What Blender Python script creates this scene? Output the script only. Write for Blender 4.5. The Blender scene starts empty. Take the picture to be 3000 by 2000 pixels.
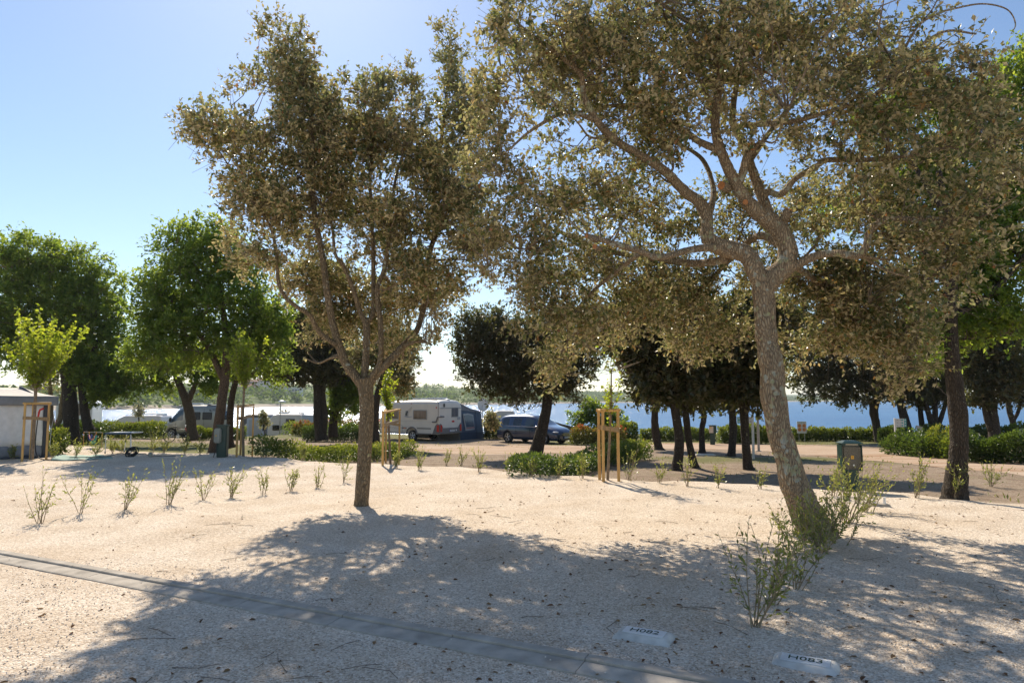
import bpy, bmesh, math, random
import numpy as np
from mathutils import Vector, Matrix, noise as mnoise

random.seed(11)
rng = np.random.default_rng(11)
SC = bpy.context.scene
COL = SC.collection
R = math.radians

# ------------------------------------------------------------------ camera, sky, sun, exposure
CAM_H = 1.7
PITCH = math.atan(170 / 2000)
cam_data = bpy.data.cameras.new('camera')
cam_data.lens = 24.0
cam_data.sensor_width = 36.0
cam_data.clip_start = 0.05
cam_data.clip_end = 20000
cam = bpy.data.objects.new('camera', cam_data)
COL.objects.link(cam)
cam.location = (0, 0, CAM_H)
cam.rotation_euler = (math.pi / 2 + PITCH, 0, 0)
SC.camera = cam

SUN_AZ, SUN_EL = R(-18), R(42)
SKY_STRENGTH = 0.072
SUN_STRENGTH = 3.1
EXPOSURE = 1.04
world = bpy.data.worlds.new('World')
SC.world = world
world.use_nodes = True
wn = world.node_tree
for n in list(wn.nodes):
    wn.nodes.remove(n)
wo = wn.nodes.new('ShaderNodeOutputWorld')
wb = wn.nodes.new('ShaderNodeBackground')
ws = wn.nodes.new('ShaderNodeTexSky')
ws.sky_type = 'NISHITA'
ws.sun_disc = False
ws.sun_elevation = SUN_EL
ws.sun_rotation = SUN_AZ % (2 * math.pi)
ws.altitude = 0
ws.air_density = 1.0
ws.dust_density = 0.26
ws.ozone_density = 2.6
wb.inputs['Strength'].default_value = SKY_STRENGTH
wn.links.new(ws.outputs[0], wb.inputs[0])
wn.links.new(wb.outputs[0], wo.inputs[0])

sun_dir = Vector((math.sin(SUN_AZ) * math.cos(SUN_EL), math.cos(SUN_AZ) * math.cos(SUN_EL), math.sin(SUN_EL)))
sun_data = bpy.data.lights.new('sun', 'SUN')
sun_data.energy = SUN_STRENGTH
sun_data.angle = R(0.53)
sun_data.color = (1.0, 0.90, 0.75)
sun = bpy.data.objects.new('sun', sun_data)
COL.objects.link(sun)
sun.rotation_euler = sun_dir.to_track_quat('Z', 'Y').to_euler()
sun.location = (0, 0, 30)

SC.view_settings.view_transform = 'Standard'
SC.view_settings.look = 'None'
SC.view_settings.gamma = 1.0
SC.view_settings.use_curve_mapping = False
SC.view_settings.exposure = EXPOSURE
SC.cycles.use_denoising = True
SC.cycles.max_bounces = 8
SC.cycles.diffuse_bounces = 4
SC.cycles.glossy_bounces = 3
SC.cycles.transmission_bounces = 6
SC.cycles.transparent_max_bounces = 8
SC.cycles.caustics_reflective = False
SC.cycles.caustics_refractive = False
SC.cycles.sample_clamp_indirect = 6

# ------------------------------------------------------------------ measuring: photograph pixel (3000 x 2000) -> place in the world
CP, SP = math.cos(PITCH), math.sin(PITCH)


def ray(px, py):
    u, v = (px - 1500) / 2000, (1000 - py) / 2000
    return Vector((u, CP - v * SP, SP + v * CP))


def P(px, py, d):
    r = ray(px, py)
    k = d / r.y
    return Vector((r.x * k, d, CAM_H + r.z * k))


def sst(a, b, x):
    t = np.clip((np.asarray(x, float) - a) / (b - a), 0, 1)
    return t * t * (3 - 2 * t)


_ph = np.random.default_rng(5).uniform(0, 6.28, 40)
_an = np.random.default_rng(6).uniform(0, 6.28, 40)


def waves(x, y, scale, n=6, k0=0):
    z = 0
    for i in range(n):
        f = (1 + 0.37 * i) * 6.28 / scale
        a = _an[(i + k0) % 40]
        z = z + np.sin((x * np.cos(a) + y * np.sin(a)) * f + _ph[(i * 3 + k0) % 40]) / (1 + 0.5 * i)
    return z / 3


COAST_X = np.array([-4000, -700, -260, -186, -152, -90, 122, 676, 1210, 2600, 6000.])
COAST_Y = np.array([260, 290, 300, 338, 467, 515, 980, 1630, 2200, 3800, 9000.])
SEA = -3.2


def far_h(x, y):
    cy = np.interp(x, COAST_X, COAST_Y)
    t = (y - cy) * 0.85
    h = np.interp(t, [-40, -8, 0, 8, 25, 90, 200, 380, 700, 1500, 5000], [-7, -4.2, -3.2, -2.2, -1.4, 1.0, 6, 13, 21, 34, 40])
    hill = 5 * waves(x, y, 420, 5, 3) + 2 * waves(x, y, 150, 4, 9)
    return h + hill * sst(60, 300, t)


def edge_s(x, y):
    return 0.480 * (x - 8.5) + 0.877 * (y - 11.4) + 0.25 * np.sin(x * 0.9) + 0.15 * np.sin(x * 2.3 + 1)


def gz(x, y):
    x = np.asarray(x, float)
    y = np.asarray(y, float)
    t = y + 0.35 * np.clip(x + 8, -60, 0) - 0.12 * np.clip(x, 0, 60)
    prof = np.interp(t, [0, 12, 20, 30, 36, 41, 50, 54, 58, 64, 72, 80, 110], [-.18, -.2, -.33, -.58, -.80, -.92, -.95, -1.02, -1.5, -2.5, -3.7, -5, -7])
    prof = prof - 1.1 * sst(57, 63, y) * sst(-10, -18, x)
    prof = prof - 0.35 * sst(47, 53, y) * sst(-15, -22, x)
    s = edge_s(x, y)
    low = prof * sst(-0.2, 2.2, s) + 0.03 * waves(x, y, 3.0, 5, 2) * sst(0, 3, s)
    top = 0.022 * waves(x, y, 1.5, 6) + 0.03 * waves(x, y, 4.1, 5, 8) + 0.010 * waves(x, y, 0.62, 6, 15) + 0.05 * np.exp(-(s + 0.8) ** 2 / 1.2)
    top = top * sst(0.1, 0.9, np.abs((x + 5.78) * 0.4503 + (y - 7.71) * 0.8929))
    z = low + top * (1 - sst(0.3, 2.0, s))
    return np.where(y > 180, np.maximum(far_h(x, y), -7), z)


def gzf(x, y):
    return float(gz(x, y))


def G(px, py):
    r = ray(px, py)
    d, prev = 2.0, None
    while d < 400:
        k = d / r.y
        h = CAM_H + r.z * k - gzf(r.x * k, d)
        if h <= 0:
            if prev is not None:
                d0, h0 = prev
                d = d0 + (d - d0) * h0 / (h0 - h)
            k = d / r.y
            x = r.x * k
            return Vector((x, d, gzf(x, d)))
        prev = (d, h)
        d += 0.1
    return P(px, py, 60)


# ------------------------------------------------------------------ building blocks
def link(o, parent=None):
    COL.objects.link(o)
    if parent is not None:
        o.parent = parent
    return o


def tag(o, label=None, cat=None, group=None, kind=None):
    if label:
        o['label'] = label
    if cat:
        o['category'] = cat
    if group:
        o['group'] = group
    if kind:
        o['kind'] = kind
    return o


def thing(name, label, cat, loc=(0, 0, 0), rz=0.0, group=None):
    o = bpy.data.objects.new(name, None)
    o.empty_display_size = 0.2
    link(o)
    o.location = loc
    o.rotation_euler = (0, 0, rz)
    return tag(o, label, cat, group)


def npmesh(name, V, F, mat=None, rnd=None, smooth=False, parent=None, world_coords=True):
    V = np.asarray(V, dtype=np.float32)
    F = np.asarray(F, dtype=np.int32)
    if parent is not None and world_coords:
        V = V - np.array(parent.location, dtype=np.float32)
    me = bpy.data.meshes.new(name)
    me.vertices.add(len(V))
    me.vertices.foreach_set('co', V.ravel())
    n, k = F.shape
    me.loops.add(n * k)
    me.loops.foreach_set('vertex_index', F.ravel())
    me.polygons.add(n)
    me.polygons.foreach_set('loop_start', np.arange(0, n * k, k, dtype=np.int32))
    me.polygons.foreach_set('use_smooth', np.full(n, bool(smooth)))
    if rnd is not None:
        a = me.attributes.new('rnd', 'FLOAT', 'FACE')
        a.data.foreach_set('value', np.asarray(rnd, dtype=np.float32))
    me.update(calc_edges=True)
    if mat:
        me.materials.append(mat)
    return link(bpy.data.objects.new(name, me), parent)


class B:
    """collects simple solids into one mesh"""

    def __init__(self):
        self.v, self.f = [], []

    def add(self, vs, fs):
        o = len(self.v)
        self.v += [tuple(p) for p in vs]
        self.f += [tuple(i + o for i in f) for f in fs]
        return self

    def box(self, c, s, rz=0.0, rx=0.0, ry=0.0):
        m = Matrix.Rotation(rz, 3, 'Z') @ Matrix.Rotation(ry, 3, 'Y') @ Matrix.Rotation(rx, 3, 'X')
        vs = []
        for dz in (-.5, .5):
            for dx, dy in ((-.5, -.5), (.5, -.5), (.5, .5), (-.5, .5)):
                vs.append(Vector(c) + m @ Vector((dx * s[0], dy * s[1], dz * s[2])))
        return self.add(vs, [(3, 2, 1, 0), (4, 5, 6, 7), (0, 1, 5, 4), (1, 2, 6, 5), (2, 3, 7, 6), (3, 0, 4, 7)])

    def bbox(self, c, s, b=0.02, rz=0.0):
        """box with chamfered edges"""
        m = Matrix.Rotation(rz, 3, 'Z')
        bm = bmesh.new()
        bmesh.ops.create_cube(bm, size=1.0)
        for v in bm.verts:
            v.co = Vector((v.co.x * s[0], v.co.y * s[1], v.co.z * s[2]))
        bmesh.ops.bevel(bm, geom=bm.edges[:], offset=min(b, min(s) * .45), segments=2, affect='EDGES')
        bm.verts.ensure_lookup_table()
        bm.verts.index_update()
        vs = [Vector(c) + m @ v.co for v in bm.verts]
        fs = [tuple(v.index for v in f.verts) for f in bm.faces]
        bm.free()
        return self.add(vs, fs)

    def tube(self, pts, rad, n=8, cap=True):
        pts = [Vector(p) for p in pts]
        if not hasattr(rad, '__len__'):
            rad = [rad] * len(pts)
        vs, fs = [], []
        ref = None
        for i, p in enumerate(pts):
            t = (pts[min(i + 1, len(pts) - 1)] - pts[max(i - 1, 0)])
            if t.length < 1e-9:
                t = Vector((0, 0, 1))
            t.normalize()
            if ref is None:
                ref = t.orthogonal().normalized()
            ref = (ref - t * ref.dot(t))
            ref = ref.normalized() if ref.length > 1e-6 else t.orthogonal().normalized()
            b = t.cross(ref)
            for k in range(n):
                a = 2 * math.pi * k / n
                vs.append(p + (ref * math.cos(a) + b * math.sin(a)) * rad[i])
        for i in range(len(pts) - 1):
            for k in range(n):
                k2 = (k + 1) % n
                fs.append((i * n + k, i * n + k2, (i + 1) * n + k2, (i + 1) * n + k))
        if cap:
            fs.append(tuple(range(n - 1, -1, -1)))
            fs.append(tuple((len(pts) - 1) * n + k for k in range(n)))
        return self.add(vs, fs)

    def prism(self, poly, h, axis='Z', base=0.0):
        """poly: 2-D points, extruded along axis from base to base+h"""
        def mk(a, b, c):
            return {'Z': (a, b, c), 'Y': (a, c, b), 'X': (c, a, b)}[axis]
        n = len(poly)
        vs = [mk(p[0], p[1], base) for p in poly] + [mk(p[0], p[1], base + h) for p in poly]
        fs = [tuple(range(n - 1, -1, -1)), tuple(range(n, 2 * n))]
        fs += [(i, (i + 1) % n, n + (i + 1) % n, n + i) for i in range(n)]
        return self.add(vs, fs)

    def ball(self, c, r, seg=10, rings=6):
        rx, ry, rz = (r, r, r) if not hasattr(r, '__len__') else r
        vs, fs = [], []
        for i in range(rings + 1):
            a = math.pi * i / rings
            for k in range(seg):
                b = 2 * math.pi * k / seg
                vs.append((c[0] + rx * math.sin(a) * math.cos(b), c[1] + ry * math.sin(a) * math.sin(b), c[2] + rz * math.cos(a)))
        for i in range(rings):
            for k in range(seg):
                k2 = (k + 1) % seg
                fs.append((i * seg + k, (i + 1) * seg + k, (i + 1) * seg + k2, i * seg + k2))
        return self.add(vs, fs)

    def build(self, name, mat, parent=None, smooth=False, world_coords=False, recalc=True):
        vs = self.v
        if parent is not None and world_coords:
            l = parent.location
            vs = [(p[0] - l.x, p[1] - l.y, p[2] - l.z) for p in vs]
        me = bpy.data.meshes.new(name)
        me.from_pydata([tuple(p) for p in vs], [], self.f)
        if recalc:
            bm = bmesh.new()
            bm.from_mesh(me)
            bmesh.ops.recalc_face_normals(bm, faces=bm.faces)
            bm.to_mesh(me)
            bm.free()
        if smooth:
            me.polygons.foreach_set('use_smooth', np.full(len(me.polygons), True))
        me.update()
        if mat:
            me.materials.append(mat)
        return link(bpy.data.objects.new(name, me), parent)


def spline(pts, per=5):
    """Catmull-Rom through a list of equal-length tuples"""
    a = np.array(pts, float)
    if len(a) < 3:
        t = np.linspace(0, 1, per + 1)[:, None]
        return a[0] * (1 - t) + a[-1] * t
    ext = np.vstack([2 * a[0] - a[1], a, 2 * a[-1] - a[-2]])
    out = []
    for i in range(len(a) - 1):
        p0, p1, p2, p3 = ext[i:i + 4]
        for t in np.linspace(0, 1, per, endpoint=False):
            out.append(0.5 * (2 * p1 + (p2 - p0) * t + (2 * p0 - 5 * p1 + 4 * p2 - p3) * t * t + (3 * p1 - p0 - 3 * p2 + p3) * t ** 3))
    out.append(a[-1])
    return np.array(out)


# ------------------------------------------------------------------ materials
def newmat(name):
    m = bpy.data.materials.new(name)
    m.use_nodes = True
    nt = m.node_tree
    return m, nt, nt.nodes['Principled BSDF'], nt.nodes['Material Output']


def N(nt, kind, **kw):
    n = nt.nodes.new(kind)
    for k, v in kw.items():
        if k in n.inputs:
            n.inputs[k].default_value = v
        else:
            setattr(n, k, v)
    return n


def ramp(nt, src, stops):
    r = nt.nodes.new('ShaderNodeValToRGB')
    e = r.color_ramp.elements
    while len(e) < len(stops):
        e.new(0.5)
    for i, (p, c) in enumerate(stops):
        e[i].position = p
        e[i].color = (*c, 1) if len(c) == 3 else c
    nt.links.new(src, r.inputs[0])
    return r


def mixc(nt, fac, a, b):
    m = nt.nodes.new('ShaderNodeMix')
    m.data_type = 'RGBA'
    for sock, v in ((m.inputs[0], fac), (m.inputs[6], a), (m.inputs[7], b)):
        if hasattr(v, 'is_output'):
            nt.links.new(v, sock)
        elif hasattr(v, '__len__'):
            sock.default_value = (*v, 1)
        else:
            sock.default_value = v
    return m.outputs[2]


def math_n(nt, op, a, b=None, clamp=False):
    m = nt.nodes.new('ShaderNodeMath')
    m.operation = op
    m.use_clamp = clamp
    for i, v in enumerate((a, b)):
        if v is None:
            continue
        if hasattr(v, 'is_output'):
            nt.links.new(v, m.inputs[i])
        else:
            m.inputs[i].default_value = v
    return m.outputs[0]


def plain(name, col, rough=0.6, metal=0.0, spec=0.5, noise_amt=0.12, noise_scale=8.0, bump=0.0, bump_scale=40.0, coat=0.0):
    m, nt, p, out = newmat(name)
    tc = N(nt, 'ShaderNodeTexCoord')
    nz = N(nt, 'ShaderNodeTexNoise', Scale=noise_scale, Detail=6.0)
    nt.links.new(tc.outputs['Object'], nz.inputs['Vector'])
    lo = tuple(max(0, c * (1 - noise_amt * 1.6)) for c in col)
    hi = tuple(min(1, c * (1 + noise_amt)) for c in col)
    r = ramp(nt, nz.outputs['Fac'], [(0.3, lo), (0.7, hi)])
    nt.links.new(r.outputs[0], p.inputs['Base Color'])
    p.inputs['Roughness'].default_value = rough
    p.inputs['Metallic'].default_value = metal
    p.inputs['Specular IOR Level'].default_value = spec
    p.inputs['Coat Weight'].default_value = coat
    if bump:
        n2 = N(nt, 'ShaderNodeTexNoise', Scale=bump_scale, Detail=4.0)
        nt.links.new(tc.outputs['Object'], n2.inputs['Vector'])
        bn = N(nt, 'ShaderNodeBump', Strength=bump, Distance=0.02)
        nt.links.new(n2.outputs['Fac'], bn.inputs['Height'])
        nt.links.new(bn.outputs[0], p.inputs['Normal'])
    return m


def leafmat(name, tops, unders, trans, tfac=0.35, rough=0.45, spec=0.4, patch=None):
    """tops / unders: colour stops by the leaf's own random number; upper and lower leaf side differ as on the plant"""
    m, nt, p, out = newmat(name)
    at = N(nt, 'ShaderNodeAttribute', attribute_name='rnd')
    ge = N(nt, 'ShaderNodeNewGeometry')
    top = ramp(nt, at.outputs['Fac'], tops)
    und = ramp(nt, at.outputs['Fac'], unders)
    c = mixc(nt, ge.outputs['Backfacing'], top.outputs[0], und.outputs[0])
    nt.links.new(c, p.inputs['Base Color'])
    p.inputs['Roughness'].default_value = rough
    p.inputs['Specular IOR Level'].default_value = spec
    tr = N(nt, 'ShaderNodeBsdfTranslucent')
    trc = ramp(nt, at.outputs['Fac'], trans)
    nt.links.new(trc.outputs[0], tr.inputs[0])
    mx = N(nt, 'ShaderNodeMixShader', Fac=tfac)
    nt.links.new(p.outputs[0], mx.inputs[1])
    nt.links.new(tr.outputs[0], mx.inputs[2])
    nt.links.new(mx.outputs[0], out.inputs[0])
    return m


def bark(name, dark, light, lichen=0.0, lichen_col=(0.42, 0.42, 0.34), scale=1.0):
    m, nt, p, out = newmat(name)
    tc = N(nt, 'ShaderNodeTexCoord')
    mp = N(nt, 'ShaderNodeMapping')
    mp.inputs['Scale'].default_value = (scale, scale, scale * 0.28)
    nt.links.new(tc.outputs['Object'], mp.inputs['Vector'])
    vo = N(nt, 'ShaderNodeTexVoronoi', Scale=38.0)
    vo.feature = 'DISTANCE_TO_EDGE'
    nz = N(nt, 'ShaderNodeTexNoise', Scale=14.0, Detail=8.0, Roughness=0.65)
    wv = N(nt, 'ShaderNodeTexNoise', Scale=5.0, Detail=3.0)
    nt.links.new(mp.outputs[0], wv.inputs['Vector'])
    ad = N(nt, 'ShaderNodeVectorMath', operation='MULTIPLY_ADD')
    nt.links.new(wv.outputs['Color'], ad.inputs[0])
    ad.inputs[1].default_value = (0.12, 0.12, 0.12)
    nt.links.new(mp.outputs[0], ad.inputs[2])
    nt.links.new(ad.outputs[0], vo.inputs['Vector'])
    nt.links.new(mp.outputs[0], nz.inputs['Vector'])
    h = math_n(nt, 'ADD', math_n(nt, 'MULTIPLY', vo.outputs['Distance'], 2.2, True), math_n(nt, 'MULTIPLY', nz.outputs['Fac'], 0.7))
    r = ramp(nt, h, [(0.25, dark), (0.85, light)])
    col = r.outputs[0]
    if lichen > 0:
        n3 = N(nt, 'ShaderNodeTexNoise', Scale=3.2, Detail=9.0, Roughness=0.72)
        nt.links.new(tc.outputs['Object'], n3.inputs['Vector'])
        n4 = N(nt, 'ShaderNodeTexVoronoi', Scale=11.0)
        nt.links.new(tc.outputs['Object'], n4.inputs['Vector'])
        sp = math_n(nt, 'SUBTRACT', n3.outputs['Fac'], math_n(nt, 'MULTIPLY', n4.outputs['Distance'], 0.35))
        f = ramp(nt, sp, [(0.52 - 0.16 * lichen, (0, 0, 0)), (0.57 - 0.16 * lichen, (0.85, 0.85, 0.85))])
        n5 = N(nt, 'ShaderNodeTexNoise', Scale=6.0)
        nt.links.new(tc.outputs['Object'], n5.inputs['Vector'])
        lc = ramp(nt, n5.outputs['Fac'], [(0.4, lichen_col), (0.62, (0.46, 0.43, 0.22))])
        col = mixc(nt, f.outputs[0], col, lc.outputs[0])
    nt.links.new(col, p.inputs['Base Color'])
    p.inputs['Roughness'].default_value = 0.9
    p.inputs['Specular IOR Level'].default_value = 0.2
    bn = N(nt, 'ShaderNodeBump', Strength=0.9, Distance=0.03)
    nt.links.new(h, bn.inputs['Height'])
    nt.links.new(bn.outputs[0], p.inputs['Normal'])
    return m


def glassmat(name, col, rough=0.05, alpha_trans=0.0):
    m, nt, p, out = newmat(name)
    p.inputs['Base Color'].default_value = (*col, 1)
    p.inputs['Roughness'].default_value = rough
    p.inputs['Specular IOR Level'].default_value = 0.8
    if alpha_trans:
        tr = N(nt, 'ShaderNodeBsdfTransparent')
        tr.inputs[0].default_value = (0.75, 0.78, 0.76, 1)
        mx = N(nt, 'ShaderNodeMixShader', Fac=alpha_trans)
        nt.links.new(p.outputs[0], mx.inputs[1])
        nt.links.new(tr.outputs[0], mx.inputs[2])
        nt.links.new(mx.outputs[0], out.inputs[0])
    return m


M = {}
OAK_T = [(0.0, (0.028, 0.06, 0.02)), (0.5, (0.06, 0.10, 0.032)), (0.9, (0.12, 0.15, 0.055)), (0.97, (0.28, 0.19, 0.05)), (1.0, (0.33, 0.14, 0.06))]
OAK_U = [(0.0, (0.47, 0.385, 0.225)), (0.5, (0.59, 0.48, 0.285)), (0.9, (0.67, 0.56, 0.36)), (0.97, (0.38, 0.24, 0.08)), (1.0, (0.36, 0.17, 0.08))]
OAK_X = [(0.0, (0.27, 0.34, 0.08)), (0.45, (0.46, 0.45, 0.15)), (0.9, (0.62, 0.49, 0.19)), (0.97, (0.55, 0.32, 0.04)), (1.0, (0.4, 0.16, 0.05))]
M['oak_leaf'] = leafmat('holm_oak_leaf', OAK_T, OAK_U, OAK_X, 0.36, 0.38, 0.5)
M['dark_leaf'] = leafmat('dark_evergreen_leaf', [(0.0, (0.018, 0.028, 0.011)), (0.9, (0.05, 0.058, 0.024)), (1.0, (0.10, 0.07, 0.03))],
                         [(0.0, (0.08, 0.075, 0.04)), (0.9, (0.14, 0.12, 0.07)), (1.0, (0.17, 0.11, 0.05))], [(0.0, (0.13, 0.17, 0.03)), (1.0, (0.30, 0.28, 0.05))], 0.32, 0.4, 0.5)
M['green_leaf'] = leafmat('spring_green_leaf', [(0.0, (0.045, 0.09, 0.018)), (1.0, (0.11, 0.17, 0.032))],
                          [(0.0, (0.05, 0.09, 0.025)), (1.0, (0.10, 0.15, 0.045))], [(0.0, (0.25, 0.39, 0.035)), (1.0, (0.58, 0.66, 0.07))], 0.5, 0.45, 0.45)
M['lime_leaf'] = leafmat('young_maple_leaf', [(0.0, (0.09, 0.14, 0.02)), (1.0, (0.18, 0.22, 0.03))],
                         [(0.0, (0.14, 0.19, 0.04)), (1.0, (0.22, 0.26, 0.06))], [(0.0, (0.42, 0.55, 0.03)), (1.0, (0.70, 0.72, 0.05))], 0.5, 0.5, 0.4)
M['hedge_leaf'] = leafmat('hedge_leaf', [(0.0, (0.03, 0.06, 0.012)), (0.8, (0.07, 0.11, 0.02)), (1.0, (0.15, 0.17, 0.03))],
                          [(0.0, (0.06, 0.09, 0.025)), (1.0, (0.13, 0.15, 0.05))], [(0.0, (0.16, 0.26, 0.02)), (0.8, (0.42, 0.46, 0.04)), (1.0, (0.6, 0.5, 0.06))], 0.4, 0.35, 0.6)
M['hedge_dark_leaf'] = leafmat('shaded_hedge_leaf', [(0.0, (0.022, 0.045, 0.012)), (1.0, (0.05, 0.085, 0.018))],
                               [(0.0, (0.05, 0.075, 0.025)), (1.0, (0.09, 0.12, 0.04))], [(0.0, (0.10, 0.18, 0.02)), (1.0, (0.22, 0.30, 0.03))], 0.35, 0.35, 0.6)  # darker copy of the hedge leaf, shade put into its colour
M['photinia_leaf'] = leafmat('red_tipped_hedge_leaf', [(0.0, (0.04, 0.06, 0.015)), (0.62, (0.07, 0.07, 0.02)), (0.74, (0.18, 0.05, 0.025)), (1.0, (0.34, 0.05, 0.03))],
                             [(0.0, (0.07, 0.09, 0.03)), (0.62, (0.1, 0.1, 0.03)), (0.74, (0.22, 0.07, 0.04)), (1.0, (0.38, 0.08, 0.05))],
                             [(0.0, (0.25, 0.3, 0.03)), (0.62, (0.35, 0.3, 0.03)), (0.74, (0.6, 0.14, 0.04)), (1.0, (0.75, 0.12, 0.05))], 0.4, 0.35, 0.6)
M['olive_leaf'] = leafmat('privet_shrub_leaf', [(0.0, (0.05, 0.075, 0.025)), (0.7, (0.09, 0.12, 0.04)), (1.0, (0.24, 0.26, 0.05))],
                          [(0.0, (0.13, 0.16, 0.08)), (0.7, (0.19, 0.22, 0.11)), (1.0, (0.28, 0.28, 0.08))],
                          [(0.0, (0.30, 0.36, 0.06)), (0.7, (0.52, 0.54, 0.08)), (1.0, (0.8, 0.74, 0.08))], 0.45, 0.3, 0.7)
M['litter'] = leafmat('dry_leaf', [(0.0, (0.10, 0.055, 0.03)), (0.6, (0.22, 0.11, 0.055)), (1.0, (0.40, 0.26, 0.12))],
                      [(0.0, (0.14, 0.09, 0.05)), (1.0, (0.36, 0.26, 0.15))], [(0.0, (0.2, 0.1, 0.03)), (1.0, (0.3, 0.15, 0.04))], 0.15, 0.7, 0.2)
M['far_leaf'] = leafmat('far_wood_leaf', [(0.0, (0.035, 0.06, 0.02)), (1.0, (0.085, 0.12, 0.035))], [(0.0, (0.06, 0.085, 0.03)), (1.0, (0.11, 0.15, 0.05))],
                        [(0.0, (0.12, 0.2, 0.03)), (1.0, (0.26, 0.34, 0.05))], 0.4, 0.7, 0.2)
M['grass_blade'] = leafmat('grass_blade', [(0.0, (0.07, 0.10, 0.02)), (0.6, (0.14, 0.16, 0.04)), (1.0, (0.30, 0.25, 0.09))], [(0.0, (0.07, 0.10, 0.02)), (1.0, (0.26, 0.22, 0.08))],
                           [(0.0, (0.2, 0.3, 0.03)), (1.0, (0.5, 0.4, 0.1))], 0.4, 0.6, 0.3)
M['bark_oak'] = bark('grey_brown_bark_with_lichen', (0.13, 0.09, 0.058), (0.50, 0.375, 0.24), 0.75, (0.52, 0.52, 0.44))
M['bark_mid'] = bark('brown_bark_lichen_spots', (0.09, 0.066, 0.042), (0.33, 0.25, 0.155), 0.35, (0.5, 0.49, 0.4))
M['bark_dark'] = bark('dark_bark', (0.022, 0.018, 0.014), (0.10, 0.078, 0.058), 0.1)
M['bark_warm'] = bark('warm_bark', (0.05, 0.035, 0.025), (0.20, 0.14, 0.095), 0.0)
M['bark_young'] = plain('young_stem_bark', (0.27, 0.20, 0.13), 0.85, noise_amt=0.25, noise_scale=20, bump=0.3)
M['twig'] = plain('twig_bark', (0.20, 0.15, 0.105), 0.85, noise_amt=0.25)
M['shrub_twig'] = plain('shrub_twig', (0.33, 0.25, 0.15), 0.8, noise_amt=0.2)
M['cut_wood'] = plain('fresh_cut_wood', (0.48, 0.19, 0.06), 0.7, noise_amt=0.2, noise_scale=30)


def woodmat(name, base):
    m, nt, p, out = newmat(name)
    tc = N(nt, 'ShaderNodeTexCoord')
    mp = N(nt, 'ShaderNodeMapping')
    mp.inputs['Scale'].default_value = (14, 14, 1.2)
    nt.links.new(tc.outputs['Object'], mp.inputs['Vector'])
    nz = N(nt, 'ShaderNodeTexNoise', Scale=3.0, Detail=6.0)
    nt.links.new(mp.outputs[0], nz.inputs['Vector'])
    r = ramp(nt, nz.outputs['Fac'], [(0.25, tuple(c * 0.62 for c in base)), (0.5, base), (0.8, tuple(min(1, c * 1.2) for c in base))])
    vo = N(nt, 'ShaderNodeTexVoronoi', Scale=3.2)
    nt.links.new(tc.outputs['Object'], vo.inputs['Vector'])
    kn = ramp(nt, vo.outputs['Distance'], [(0.045, (1, 1, 1)), (0.075, (0, 0, 0))])
    c = mixc(nt, kn.outputs[0], r.outputs[0], tuple(c * 0.3 for c in base))
    nt.links.new(c, p.inputs['Base Color'])
    p.inputs['Roughness'].default_value = 0.75
    bn = N(nt, 'ShaderNodeBump', Strength=0.25, Distance=0.004)
    nt.links.new(nz.outputs['Fac'], bn.inputs['Height'])
    nt.links.new(bn.outputs[0], p.inputs['Normal'])
    return m


M['stake_wood'] = woodmat('pine_stake_wood', (0.60, 0.36, 0.12))
M['strap_wood'] = woodmat('weathered_lath', (0.36, 0.24, 0.12))

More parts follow.
